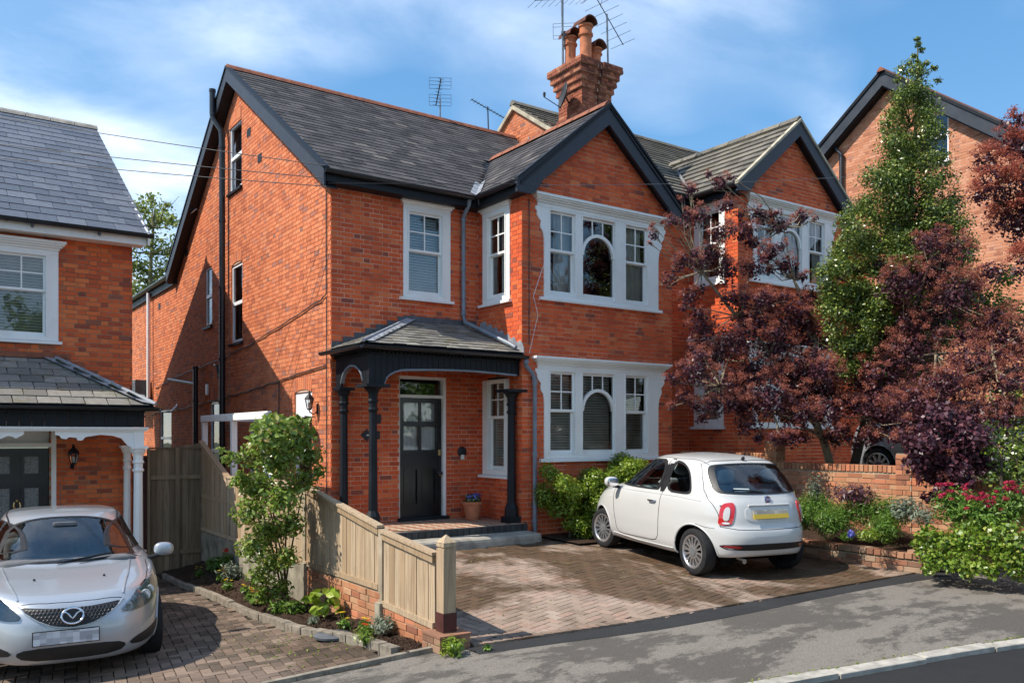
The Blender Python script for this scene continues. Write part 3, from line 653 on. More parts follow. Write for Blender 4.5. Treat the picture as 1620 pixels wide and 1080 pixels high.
for a,b in zip(us[:-1],us[1:]): m.prism(ff,[(a,botF(a)-.016),(b,botF(b)-.016),(b,botF(b)+.012),(a,botF(a)+.012)],-.05,.014)
ma=m; m=MB(); us=[.225+.79*i/20 for i in range(21)]
for a,b in zip(us[:-1],us[1:]): m.prism(fs,[(a,botS(a)-.016),(b,botS(b)-.016),(b,botS(b)+.012),(a,botS(a)+.012)],-.05,.014)
ma.build('arch_moulding','grey_pipe',porch); m.build('arch_moulding','grey_pipe',porch)
m=MB(); u=.06
while u<2.75: m.fbox(ff,u,u+.035,2.93,2.972,.0,.035); u+=.07
u=.04
while u<1.24: m.fbox(fs,u,u+.035,2.93,2.972,.0,.035); u+=.07
m.fbox(ff,.02,2.76,2.905,2.925,0,.02); m.fbox(fs,0,1.28,2.905,2.925,0,.02); m.build('dentil_course','black_paint',porch)
PE=-1.40; PX=-.10; PT=3.62; PH=1.36
fP,LP=slope((PX,PE,PZ),(1,0,0),(PX,0,PT)); fQ,LQ=slope((PX,0,PZ),(0,-1,0),(PH,0,PT))
pr=roof_slab(porch,[(fP,[(0,0),(2.86,0),(2.86,LP),(PH-PX,LP)],.02),(fQ,[(0,0),(-PE,0),(0,LQ)],.02)],'black_paint','porch_roof'); 
it=slate_items(fP,[(.02,0),(2.86,0),(2.86,LP),(PH-PX,LP)],.23,.15,th=.011,jit=.02); it=slate_items(fQ,[(0,0),(-PE-.02,0),(0,LQ)],.23,.15,th=.011,jit=.02,items=it)
loc=WL[pr.name]
# slates of the porch sit one level up so that the hierarchy stays three deep
pieces(porch,'porch_slate',it,'slate_porch',300,'slate_field')
gutter(porch,[(PX-.04,0.06,PZ-.04),(PX-.04,PE-.04,PZ-.04),(2.80,PE-.04,PZ-.05)],.055)
a=V3(PX,PE,PZ+.03); b=V3(PH,0,PT+.03); MB().tube([a,b],.028,8).build('hip_roll','lead',porch)
m=MB(); d=(b-a); s1=V3(1,0,0); s2=V3(0,1,0)
m.quad(a+V3(0,0,-.0),a+s1*.16,b+s1*.16+V3(0,0,.012),b+V3(0,0,.012)); m.quad(a,b+V3(0,0,.012),b+s2*.0+V3(-.14,0,-.04),a+s2*.14); m.build('hip_flashing','lead',porch)
m=MB()
for i in range(7):
    z=PZ+.10+i*.0805; x=-.0+i*.195; m.fbox(FRONT,x,x+.24,z-.09,z+.05,-.0,.014+.003*(i%2))
m.fbox(FRONT,PH-.08,2.72,PT+.0,PT+.09,0,.016); m.build('step_flashing','lead_dark',porch)
m=MB()
for i in range(7):
    y=.12+i*.178; z=PT+.02-(y)*(PT-PZ)/1.4; m.prism(BSIDE,[(y-.05,z-.05),(y+.19,z-.12),(y+.19,z-.02),(y+.11,z+.115),(y-.05,z+.08)],0,.014+.003*(i%2))
m.build('step_flashing','lead',porch)
# door
m=MB(); bars(m,FRONT,[(2.06,2.13,.27,2.70),(1.18,1.225,.27,2.70),(1.225,2.06,2.655,2.70),(1.225,2.06,2.34,2.39)],-.16,-.02); df=m.build('door_frame','white_paint',H1)
pane(df,FRONT,1.225,2.06,2.39,2.655,-.11); room(df,FRONT,1.2,2.1,2.3,2.7,.5); m=MB(); m.fbox(FRONT,1.225,2.06,2.39,2.655,-.18,-.15); m.build('fanlight_board','dark_room',df)
m=MB(); Lz=[.28,.66,.72,1.16,1.47,1.98,2.05,2.29,2.34]; st=.10
bars(m,FRONT,[(1.225,1.325,.28,2.338),(1.96,2.058,.28,2.338),(1.325,1.96,2.26,2.338),(1.325,1.96,1.86,1.94),(1.325,1.96,1.16,1.46),(1.325,1.96,.28,.52),(1.61,1.675,.52,1.16),(1.62,1.665,1.46,1.86),(1.62,1.665,1.94,2.26)],-.125,-.08)
m.fbox(FRONT,1.325,1.61,.52,1.16,-.12,-.105); m.fbox(FRONT,1.675,1.96,.52,1.16,-.12,-.105)
for a,b in ((1.325,1.61),(1.675,1.96)):
    bars(m,FRONT,[(a,a+.03,.52,1.16),(b-.03,b,.52,1.16),(a+.03,b-.03,.52,.55),(a+.03,b-.03,1.13,1.16)],-.105,-.07)
door=m.build('door','door_paint',H1)
for a,b in ((1.325,1.62),(1.665,1.96)):
    for c,d in ((1.46,1.86),(1.94,2.26)): pane(door,FRONT,a,b,c,d,-.10); curtain(door,FRONT,a-.01,b+.01,c-.01,d+.01,-.17,amp=.012)
m=MB(); m.lathe([(.028,0),(.028,.012),(.012,.02),(.012,.05),(.032,.065),(.036,.085),(.02,.105)],(0,0,0),12,fr=Fr(FRONT.p(2.0,1.06,-.08),FRONT.u,FRONT.v)); m.build('door_knob','dark_metal',door)
m=MB(); m.fbox(FRONT,1.985,2.025,1.36,1.46,-.08,-.055); m.lathe([(.022,0),(.022,.02)],(0,0,0),10,fr=Fr(FRONT.p(2.09-.06,1.06-.03,-.08),FRONT.u,FRONT.v)); m.build('door_lock','brass',door)
m=MB(); m.fbox(FRONT,1.17,2.14,.272,.33,-.12,.06); m.build('threshold','black_paint',door)
# porch floor and steps
g=G('porch_tiles'); p=g.map(g.pos(),(1,1,1),(0,0,R(45))); ck=g.n('ShaderNodeTexChecker'); ck.inputs['Scale'].default_value=1/.152; g.L(p,ck.inputs[0]); ck.inputs[1].default_value=(.36,.12,.06,1); ck.inputs[2].default_value=(.52,.42,.30,1); g.col(g.mix(g.math('MULTIPLY',g.noise(3,4),.35),ck.outputs[0],(.2,.16,.12))).rough(.6)
simple('edge_brick',(.035,.038,.04),.55,.4,8,.4,.2)
m=MB(); m.box(-.02,2.765,-1.40,-.02,-.1,.272); step=m.build('porch_floor','porch_tiles',H1)
it=[]; u=-.02; fE=Fr((0,-1.40,0),(1,0,0))
while u<2.76: it.append((fE.p(u+.055,.215,.03),fE.u,fE.v,fE.n,.104,.108,.085)); u+=.112
pieces(step,'edge_brick',it,'edge_brick',60)
m=MB(); f=Fr((.35,-1.47,0),(0,-1,0),(0,0,1),(1,0,0)); m.prism(f,[(0,-.15),(.38,-.15),(.38,.09),(.37,.125),(.34,.15),(0,.16)],0,2.42); m.build('concrete_step','concrete',H1)
# ================================================================ neighbour house (higher up the street)
NB=thing('brick_house','red brick house with tiled gable behind the purple smoke tree','house',(10,0,DZN))
NF=Fr((0,0,DZN),(1,0,0)); NX=8.10; NBS=Fr((NX,0,DZN),(0,-1,0)); NBF=Fr((NX,BY,DZN),(1,0,0))
oR=[(BX+BW,-1.0),(NX,-1.0),(NX,5.85),(BX+BW,5.85)]; oR2=[(NX+BW,-1),(14.6,-1),(14.6,5.9),(NX+BW,5.9)]
NG=Fr((6.95,0,0),(0,-1,0)); oG=[(-RY,RZ+DZN-.1),(.3,EZ+DZN+.25),(.3,EZ-.2),(-9.8,EZ-.2),(-9.8,EZ+DZN-.15)]
m=MB(); wall_back(m,NF,oR); wall_back(m,NF,oR2); wall_back(m,NBS,oB,hB); wall_back(m,NBF,[(0,-.9),(BW,-.9)]+oBF[2:],hBF); m.quad((NX+BW,BY+.01,0),(NX+BW,0,0),(NX+BW,0,6.7),(NX+BW,BY+.01,6.7)); m.quad((14.6,0,-.1),(14.6,10,-.1),(14.6,10,6.7),(14.6,0,6.7))
nw=m.build('wall','mortar_front',NB)
it=brick_items(NF,oR); it=brick_items(NF,oR2,items=it); oB2=[(0,-.9),(1.32,-.9),(1.32,5.9),(0,5.9)]
it=brick_items(NBS,oB2,hB,items=it,proud=.007); it=brick_items(NBF,[(0,-.9),(BW,-.9)]+oBF[2:],hBF,items=it); pieces(nw,'brick',it,'brick_front',250,'brick_field',lambda q,c:q[1]>330)
m=MB(); wall_back(m,NG,oG); ng=m.build('party_gable','mortar_side',NB); pieces(ng,'brick',brick_items(NG,oG),'brick_side',50,'brick_field',lambda q,c:q[1]>215 or q[0]>880)
sash_window(NB,NBS,.16,.99,3.99,5.50,.33,.85,4.07,5.47,4.80,'half',label='upper flank window of the neighbour bay')
sash_window(NB,NBS,.16,.96,1.03,2.66,.33,.83,1.11,2.63,2.00,'curtain',label='lower flank window of the neighbour bay')
tripartite(NB,NBF,4.02,('half','curtain','half'),'blind_slat','upper neighbour bay window'); tripartite(NB,NBF,1.05,('none','none','none'),'blind_slat','lower neighbour bay window')
z_=EZ+DZN; NRX=NX+PK; NE=NX-.22
gA,_=slope((6.88,-EO,z_),(1,0,0),(6.88,RY,RZ+DZN)); gAb,_=slope((15,RYB,z_),(-1,0,0),(15,RY,RZ+DZN)); gB,_=slope((NE,yb,z_),(0,-1,0),(NRX,yb,BZ+DZN)); gB2,_=slope((2*NRX-NE,BYE,z_),(0,1,0),(NRX,BYE,BZ+DZN))
nr=roof_slab(NB,[(gA,[(0,0),(8.1,0),(8.1,LA),(0,LA)],.04),(gAb,[(0,0),(8.1,0),(8.1,LA),(0,LA)],.04),(gB,pB,.04),(gB2,pB2,.04)],'black_paint')
it=slate_items(gA,[(0,0),(NE-6.83,0),(NRX-6.88,LA*(BZ-EZ)/(RZ-EZ)),(8.1,LA*(BZ-EZ)/(RZ-EZ)),(8.1,LA),(0,LA)],.33,.30,th=.03,length=.40,jit=.006); it=slate_items(gB,[(yb+EO+.05,0),(blen,0),(blen,LB),(.05,LB)],.33,.27,th=.03,length=.36,jit=.006,items=it); it=slate_items(gB2,pB2,.33,.27,th=.03,length=.36,items=it)
pieces(nr,'roof_tile',it,'tile_concrete',300,'tile_field')
m=MB(); m.prism(gAb,[(0,0),(8.1,0),(8.1,LA),(0,LA)],-.02,.012); m.build('rear_tiles','tile_concrete',nr)
ridge_tiles(nr,(6.85,RY,RZ+DZN+.05),(14.9,RY,RZ+DZN+.05),'tile_concrete'); ridge_tiles(nr,(NRX,BYE-.02,BZ+DZN+.05),(NRX,yb,BZ+DZN+.05),'tile_concrete')
a=V3(NE,-EO,z_); m=MB()
for i in range(14):
    p0=a+vd*(i/22); p1=a+vd*((i+.97)/22); h=V3(0,0,.07+.006*(i%2)); m.quad(p0-s*.07+h*1.3,p0+h*.6,p1+h*.6,p1-s*.07+h*1.3); m.quad(p0+h*.6,p0+s*.07+h*1.6,p1+s*.07+h*1.6,p1+h*.6)
m.build('valley_lead','lead',nr)
GG=Fr((6.88,0,0),(0,-1,0)); simple('cream_render',(.42,.37,.28),.9,.3,5,.2,.3)
for a in (.2,-9.8):
    m=MB(); zt=RZ+DZN-.03; zb=zt-abs(a+RY)*PIT; m.prism(GG,[(a,zb),(-RY,zt),(-RY,zt-.11),(a,zb-.11)],-.05,.02); m.build('verge_board','cream_render',NB)
GN=Fr((NRX,BYE,0),(1,0,0)); zz=z_-.03; bz=BZ+DZN
for s_ in (-1,1):
    m=MB(); m.prism(GN,[(s_*(hw+.02),zz),(0,bz-.03),(0,bz-.33),(s_*(hw-.50),zz+.10),(s_*(hw-.42),zz-.02),(s_*(hw-.34),zz-.10),(s_*(hw+.02),zz-.14)],-.03,.02); bb=m.build('bargeboard','barge_paint',NB)
    m=MB(); m.prism(GN,[(s_*(hw+.03),zz),(0,bz-.03),(0,bz+.03),(s_*(hw+.03),zz+.06)],-.05,.05); m.build('verge','cream_render',bb)
    m=MB(); m.prism(GN,[(s_*(hw-.3),zz-.01),(0,bz-.30),(0,bz-.27),(s_*(hw-.3),zz+.02)],-.30,-.03); m.build('soffit','black_paint',bb)
gutter(NB,[(6.4,-EO-.05,z_-.03),(NE-.04,-EO-.05,z_-.03),(NE-.04,BYE,z_-.03)],.06)
m=MB(); m.box(6.4,NE+.05,-EO+.03,0,z_-.205,z_-.185); m.box(NE+.05,NX,BYE+.03,0,z_-.207,z_-.187); m.box(6.4,NE+.03,-EO+.01,-EO+.04,z_-.20,z_-.03); m.box(NE+.03,NE+.06,BYE+.03,-EO+.03,z_-.20,z_-.03); m.build('fascia','black_paint',NB)
downpipe(NB,[(6.75,-.09,z_-.2),(6.75,-.09,.6)],.035,'black_plastic',[(6.75,-.09,4.5),(6.75,-.09,2.7)]); MB().tube([(6.95,-.05,5.5),(6.95,-.05,.8)],.012,6).build('cable','dark_metal',NB)
# ================================================================ third house, far right
H3=thing('brick_house','pale brick gable end of the house at the right edge','house',(18,0,1.6))
F3=Fr((16.5,0,0),(0,-1,0)); ay=.52; az=11.62; sl=.77
o3=[(-6.5,1.2),(6,1.2),(6,az-.25-sl*(6+ay)),(-ay,az-.25),(-6.5,az-.25-sl*(6.5-ay))]; h3=[(.45,1.15,8.85,10.15)]
m=MB(); wall_back(m,F3,o3,h3); w3=m.build('wall','mortar_side',H3); pieces(w3,'brick',brick_items(F3,o3,h3),'brick_pale',300,'brick_field',lambda q,c:q[1]>420 or q[0]<1480)
for a in (6.3,-6.8):
    zb=az-sl*abs(a+ay); G3=Fr((16.2,0,0),(0,-1,0)); m=MB(); m.prism(G3,[(a,zb),(-ay,az),(-ay,az-.36),(a,zb-.36)],-.04,.0); bb=m.build('bargeboard','barge_paint',H3); m=MB(); m.prism(G3,[(a,zb),(-ay,az),(-ay,az+.07),(a,zb+.07)],-.35,.04); m.build('verge','black_paint',bb)
    m=MB(); m.prism(G3,[(a,zb-.40),(-ay,az-.40),(-ay,az-.37),(a,zb-.37)],-.32,-.04); m.build('soffit','black_paint',bb)
    f,L_=slope((16.15,-a,zb),(1,0,0),(16.15,ay,az)); m=MB(); m.prism(f,[(0,0),(7,0),(7,L_),(0,L_)],.045,.07); m.build('roof','slate_old',H3)
ridge_tiles(H3,(16.1,ay,az+.08),(23,ay,az+.08),L_=.9)
m=MB(); a,b,c,d=h3[0]; bars(m,F3,[(a,a+.06,c,d),(b-.06,b,c,d),(a+.06,b-.06,d-.06,d),(a+.06,b-.06,c,c+.06),(a+.06,b-.06,9.5,9.57)],-.12,-.05); win=m.build('window','white_upvc',H3); pane(win,F3,a+.06,b-.06,c+.06,d-.06,-.09); room(win,F3,a,b,c,d,.6); sill(win,F3,a-.05,b+.05,c-.06,c)
reveal(H3,F3,h3,'brick_pale')
downpipe(H3,[(16.4,2.1,10.5),(16.4,2.1,10.0),(16.4,1.9,9.8),(16.4,1.9,2)],.06,'black_plastic',[(16.4,2.1,10.45),(16.4,1.9,9.75)],'soil_pipe')
# ================================================================ left neighbour house
LZ=-.68; H0=thing('brick_house','brick house with smooth blue slates and small porch at the left edge','house',(-4,5,LZ))
LX=-2.39; LY=2.78; LF=Fr((0,LY,0),(1,0,0)); LS=Fr((LX,0,0),(0,1,0))
oL=[(-9,LZ-.1),(LX,LZ-.1),(LX,5.12),(-9,5.12)]; hL=[(-4.38,-3.65,3.26,4.66),(-4.48,-3.62,LZ,1.92)]
m=MB(); wall_back(m,LF,oL,hL); 
m.add([LS.p(u,v,-.01) for u,v in [(LY,LZ),(12.6,LZ),(12.6,5.1),(7.7,8.2),(LY,5.1)]],[(0,1,2,3,4)])
lw=m.build('wall','mortar_garden',H0); pieces(lw,'brick',brick_items(LF,oL,hL,proud=.005),'brick_left',300,'brick_field',lambda q,c:q[1]>575 and q[1]<680)
sash_window(H0,LF,-4.50,-3.50,3.22,4.60,-4.35,-3.68,3.28,4.57,4.0,'blind','blind_slat',label='white sash window with blind, opened a little at the bottom')
LRY=7.7; LRZ=8.38; lE=2.44; lz=5.06
f,L_=slope((-9,lE,lz),(1,0,0),(-9,LRY,LRZ)); fb,Lb=slope((LX+.22,2*LRY-lE,lz),(-1,0,0),(LX+.22,LRY,LRZ)); xe=LX+.22+9
lr=roof_slab(H0,[(f,[(0,0),(xe,0),(xe,L_),(0,L_)],.05),(fb,[(0,0),(xe,0),(xe,Lb),(0,Lb)],.05)],'black_paint')
pieces(lr,'slate',slate_items(f,[(0,0),(xe,0),(xe,L_),(0,L_)],.42,.31,th=.009,jit=.002,gap=.008),'slate_new',300,'slate_field')
m=MB(); m.prism(fb,[(0,0),(xe,0),(xe,Lb),(0,Lb)],-.02,.012); m.build('rear_slates','slate_new',lr)
ridge_tiles(lr,(-9,LRY,LRZ+.03),(LX+.24,LRY,LRZ+.03),'concrete')
gutter(H0,[(-9,lE-.05,lz-.02),(LX+.26,lE-.05,lz-.02)],.058)
m=MB(); m.box(-9,LX+.16,lE+.03,lE+.06,lz-.19,lz-.03); m.box(-9,LX+.14,lE+.06,LY,lz-.185,lz-.165); m.build('fascia','white_paint',H0)
m=MB()
for x in (-4.9,-3.9,-2.95): m.box(x-.015,x+.015,lE-.06,lE+.03,lz-.12,lz-.02)
m.build('gutter_bracket','black_plastic',H0)
m=MB(); G0=Fr((LX+.2,0,0),(0,1,0)); 
for a in (lE-.05,2*LRY-lE+.05): m.prism(G0,[(a,lz-.02),(LRY,LRZ-.02),(LRY,LRZ-.2),(a,lz-.2)],-.03,.0)
m.build('bargeboard','white_paint',H0)
# its porch
lp=MB().box(-5.6,-2.46,1.42,LY-.01,1.985,2.01).build('porch','black_paint',H0)
lpe=1.28; lpz=2.16; lpt=2.94; lph=-3.56; lpx=-2.34
f,L_=slope((-5.8,lpe,lpz),(1,0,0),(-5.8,LY,lpt)); fq,Lq=slope((lpx,lpe,lpz),(0,1,0),(lph,lpe,lpt))
pr=roof_slab(lp,[(f,[(0,0),(lpx+5.8,0),(lph+5.8,L_),(0,L_)],.02),(fq,[(0,0),(LY-lpe,0),(LY-lpe,Lq)],.02)],'black_paint','porch_roof')
it=slate_items(f,[(0,0),(lpx+5.8,0),(lph+5.8,L_),(0,L_)],.31,.25,th=.012,jit=.012,gap=.014); it=slate_items(fq,[(0,0),(LY-lpe,0),(LY-lpe,Lq)],.31,.25,th=.012,items=it)
pieces(lp,'porch_slate',it,'slate_porch',120,'slate_field')
a=V3(lpx,lpe,lpz+.03); b=V3(lph,LY,lpt+.03); MB().tube([a,b],.032,8).build('hip_roll','lead',lp)
m=MB(); m.quad(a,b,b+V3(-.2,0,.01),a+V3(-.2,0,.03)); m.quad(a,a+V3(0,.2,.02),b+V3(.2,0,-.1),b); m.build('hip_flashing','lead',lp)
m=MB()
for i in range(6): 
    x=lph+.0+i*.2; z=lpt+.06-i*.13; m.fbox(LF,x,x+.24,z-.10,z+.03,0,.016+.003*(i%2))
m.fbox(LF,-6,lph+.1,lpt+.0,lpt+.085,0,.05); m.build('step_flashing','ridge_terracotta',lp)
gutter(lp,[(-5.8,lpe-.04,lpz-.03),(lpx+.04,lpe-.04,lpz-.03),(lpx+.04,LY,lpz-.03)],.05)
fl=Fr((0,1.44,0),(1,0,0)); plank_fascia(lp,fl,-5.6,-2.47,2.12,lambda u:1.835,.16,'black_paint',-.03,0)
m=MB(); u=-5.6
while u<-2.5: m.fbox(fl,u,u+.03,2.085,2.125,0,.03); u+=.06
m.fbox(fl,-5.6,-2.47,2.05,2.07,0,.02); m.build('dentil_course','black_paint',lp)
m=MB(); m.fbox(fl,-5.6,-2.44,1.77,1.83,-.05,.02); m.fbox(fl,-5.6,-2.42,1.80,1.832,-.06,.05)
def valance(x0,x1,s):
    P=[(0,1.77),(.0,1.70),(.05,1.655),(.11,1.67),(.14,1.71),(.20,1.69),(.25,1.64),(.31,1.66),(.36,1.71),(.42,1.72),(.48,1.69),(.56,1.70),(.62,1.665),(.68,1.69),(.72,1.73),(.80,1.77)]
    return [(x0+s*a*(abs(x1-x0)/.8),b) for a,b in P]
V_=[(-2.60,1.772),(-2.60,1.47),(-2.72,1.56),(-2.80,1.66),(-2.92,1.70),(-3.1,1.715),(-3.3,1.68),(-3.34,1.63),(-3.40,1.63),(-3.42,1.67),(-3.52,1.68),(-3.55,1.65),(-3.62,1.66),(-3.64,1.70),(-3.70,1.715),(-3.70,1.772)]
m.prism(fl,V_,-.03,-.01)
V_=[(-4.10,1.772),(-4.10,1.72),(-4.15,1.69),(-4.2,1.66),(-4.25,1.69),(-4.3,1.70),(-4.38,1.66),(-4.44,1.63),(-4.5,1.69),(-4.7,1.70),(-4.9,1.772)]
m.prism(fl,V_,-.03,-.01); m.build('valance','white_paint',lp)
tuscan(lp,-5.50,1.50,LZ+.05,1.54,.075,'white_paint',.12); MB().box(-5.57,-5.43,1.43,1.57,1.54,1.78).build('post_block','white_paint',lp); tuscan(lp,-2.55,1.50,LZ+.05,1.54,.075,'white_paint',.12); tuscan(lp,-2.50,2.62,LZ+.05,1.54,.06,'white_paint',.11)
MB().box(-2.62,-2.48,1.43,1.57,1.54,1.78).build('post_block','white_paint',lp)
MB().box(-5.6,-2.4,1.3,LY-.03,LZ-.1,LZ+.07).build('porch_floor','concrete',lp)
m=MB(); bars(m,LF,[(-3.60,-3.53,LZ,1.93),(-4.6,-4.55,LZ,1.93),(-4.55,-3.60,1.87,1.93),(-4.55,-3.60,1.52,1.58)],-.12,.02); m.fbox(LF,-4.55,-3.60,1.58,1.87,-.16,-.13); m.build('door_frame','white_paint',H0)
m=MB(); m.fbox(LF,-4.52,-3.62,LZ+.05,1.50,-.14,-.10)
for a,b in ((-4.42,-4.12),(-4.02,-3.72)):
    for c,d in ((1.05,1.42),(.1,.92)):
        bars(m,LF,[(a,a+.05,c,d),(b-.05,b,c,d),(a+.05,b-.05,c,c+.05),(a+.05,b-.05,d-.05,d)],-.10,-.07)
d0=m.build('door','door_paint',H0); simple('obscure_glass',(.16,.17,.17),.3,.4,30,.6,.4)
for a,b in ((-4.42,-4.12),(-4.02,-3.72)):
    for c,d in ((1.05,1.42),(.1,.92)): MB().fbox(LF,a+.05,b-.05,c+.05,d-.05,-.098,-.09).build('door_pane','obscure_glass',d0)
m=MB(); f=Fr(LF.p(-4.07,.58,-.1),LF.u,LF.v); m.tube([f.p(-.035,.07,.03),f.p(-.05,0,.04),f.p(0,-.06,.045),f.p(.05,0,.04),f.p(.035,.07,.03)],.012,6); m.lathe([(.03,0),(.03,.02),(.012,.04)],(0,0,0),10,fr=Fr(f.p(0,.09,0),f.u,f.v)); m.build('door_knocker','brass',d0)
# ================================================================ ground, street, drives
_X=[-60,-9,-2.87,-1.1,.65,2.3,5.28,9,70]; _Z=[-3.2,-.78,-.43,-.31,-.22,-.14,-.07,.02,1.6]; _Y=[9,-3.9,-5.48,-5.77,-6.2,-6.46,-6.66,-7.6,-26]
zs=lambda x: float(np.interp(x,_X,_Z)); Ys=lambda x: float(np.interp(x,_X,_Y)); Yk=lambda x:-8.046-.272*(x+.046); zk=lambda x: zs(x)-.07
def zdrive(x,y):
    t=(-1.3-y)/(-1.3-Ys(x)); t=max(0,min(1.05,t)); return .03+t*(zs(x)-.03)
def zleft(x,y):
    t=(1.3-y)/(1.3-Ys(x)); t=max(0,min(1.05,t)); return -.68+t*(zs(x)+.68)
g=G('asphalt_pale'); p=g.pos()
base=g.ramp(g.noise(75,5,.85,p),[(.3,(.09,.080,.068)),(.5,(.19,.168,.142)),(.72,(.34,.305,.26))])
pt=g.ramp(g.noise(.9,12,.74,g.map(p,(1,1.8,1),(0,0,R(14))),.1),[(.48,0.),(.535,1.)]); damp=g.math('MULTIPLY',pt,.62)
c=g.mix(damp,base,(.036,.033,.03)); c=g.mix(g.math('MULTIPLY',g.ramp(g.noise(7,5,.7,p),[(.60,0.),(.72,1.)]),.45),c,(.05,.047,.043))
g.col(c).rough(.9).spec(.25).bump(g.noise(230,2,.7,p),.7,.006)
def asphalt(name,lo,mid,hi,rough=.85):
    g=G(name); p=g.pos(); c=g.ramp(g.noise(70,5,.85,p),[(.3,(lo,lo,lo*1.02)),(.55,(mid,mid,mid*1.02)),(.8,(hi,hi*.98,hi*.95))])
    c=g.mix(g.math('MULTIPLY',g.ramp(g.noise(1.6,5,.65,p),[(.4,0.),(.7,1.)]),.5),c,(lo*.8,lo*.8,lo*.85)); g.col(c).rough(rough).spec(.3).bump(g.noise(240,2,.7,p),.8,.006)
asphalt('asphalt_road',.012,.024,.06,.8); asphalt('asphalt_strip',.018,.036,.07,.9)
g=G('soil'); p=g.pos(); g.col(g.ramp(g.noise(38,5,.7,p),[(.3,(.018,.011,.008)),(.55,(.06,.036,.024)),(.75,(.13,.085,.055))])).rough(.95).spec(.15).bump(g.noise(45,5,.7,p),1,.03)
g=G('earth'); p=g.pos(); g.col(g.ramp(g.noise(.6,6,.7,p),[(.3,(.035,.05,.018)),(.7,(.09,.10,.04))])).rough(.95)
def paver_mat(name,stops,wet,wetcol,pale,wloc=(0,0,0)):
    g=G(name); p=g.pos(); c=g.ramp(g.rnd(),stops); mp=g.n('ShaderNodeMapping'); mp.inputs['Location'].default_value=wloc; mp.inputs['Rotation'].default_value=(0,0,R(8)); mp.inputs['Scale'].default_value=(1,.62,1); g.L(p,mp.inputs[0])
    wn=g.ramp(g.noise(.46,9,.66,mp.outputs[0],.4),[(.45,0.),(.51,1.)])
    c=g.mix(g.math('MULTIPLY',g.ramp(g.noise(30,4,.7,p),[(.4,0.),(.8,1.)]),.4),c,tuple(x*.5 for x in stops[0][1]))
    if pale: c=g.mix(g.math('MULTIPLY',g.ramp(g.noise(.8,4,.6,p),[(.5,0.),(.7,1.)]),pale),c,(.40,.30,.25))
    c=g.mix(g.math('MULTIPLY',wn,wet),c,wetcol,'MULTIPLY')
    g.col(c).rough(g.math('SUBTRACT',.88,g.math('MULTIPLY',wn,.22))).spec(.3).bump(g.noise(90,3,.7,p),.5,.004)
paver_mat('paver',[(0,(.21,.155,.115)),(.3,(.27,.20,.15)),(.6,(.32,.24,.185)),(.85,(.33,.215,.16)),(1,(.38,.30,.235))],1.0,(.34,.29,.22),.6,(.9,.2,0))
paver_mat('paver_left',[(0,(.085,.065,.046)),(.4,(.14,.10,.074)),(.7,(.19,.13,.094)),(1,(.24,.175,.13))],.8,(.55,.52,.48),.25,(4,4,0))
simple('joint_sand',(.045,.036,.025),.95,.45,12,.1); simple('kerbstone',(.36,.335,.29),.85,.3,9,.2,.4); simple('edging',(.22,.19,.15),.9,.4,9,.2,.4)
def sheet(name,xs,rows,mat):
    """rows: functions x->(y,z)"""
    m=MB(); n=len(rows); vs=[(x,*r(x)) for x in xs for r in rows]; m.add(vs,[(i*n+j,(i+1)*n+j,(i+1)*n+j+1,i*n+j+1) for i in range(len(xs)-1) for j in range(n-1)]); return struct(m.build(name,mat))
xs=sorted(set([-60,-40,-25,-15]+[-10+.5*i for i in range(60)]+[25,40,70]+_X))
m=MB(); m.quad((-900,-900,-6),(900,-900,-6),(900,900,-6),(-900,900,-6)); struct(m.build('ground','earth'))
sheet('terrain',xs,[lambda x:(400,zs(x)-.9),lambda x:(30,zs(x)-.75),lambda x:(Ys(x)+.3,zs(x)-.45)],'earth')
def pv(t): return lambda x:(Ys(x)+(Yk(x)-Ys(x))*t, zs(x)-.012+(zk(x)-zs(x))*t+.02*math.sin(math.pi*t))
sheet('pavement',xs,[lambda x:(Ys(x)+.35,zs(x)-.03)]+[pv(t) for t in (0,.15,.3,.5,.7,.85,1)],'asphalt_pale')
sheet('pavement_strip',[x for x in xs if -1.3<=x<=14],[lambda x:(Ys(x)-.012,zs(x)-.004),lambda x:(Ys(x)-.16,zs(x)-.002),lambda x:(Ys(x)-.30-.05*math.sin(x*1.3),zs(x)-.010)],'asphalt_strip')
sheet('road',xs,[lambda x:(Yk(x)-.10,zk(x)-.035),lambda x:(Yk(x)-2.5,zk(x)+.0),lambda x:(Yk(x)-5,zk(x)-.02),lambda x:(Yk(x)-8,zk(x)-.1),lambda x:(Yk(x)-400,zk(x)-.4)],'asphalt_road')
road_k=thing('kerb','pale stone kerb between the pavement and the dark road','kerb',(0,Yk(0),zk(0)))
dk=V3(1,-.272,0); dk/=np.linalg.norm(dk); x=-9.; it=[]
while x<15:
    L_=random.uniform(.75,1.0); xc=x+L_*dk[0]/2; z=zk(xc); sl_=(zk(xc+.3)-zk(xc-.3))/.6; U=V3(1,-.272,sl_); U/=np.linalg.norm(U); W_=np.cross(V3(0,0,1),U); W_/=np.linalg.norm(W_); Nn=np.cross(U,W_)
    it.append((V3(xc,Yk(xc)-.05+random.uniform(-.012,.012),z-.07+random.uniform(-.004,.004)),U,W_,Nn,L_-.014,.155+random.uniform(-.012,.012),.16)); x+=L_*dk[0]
pieces(road_k,'kerbstone',it,'kerbstone',60)
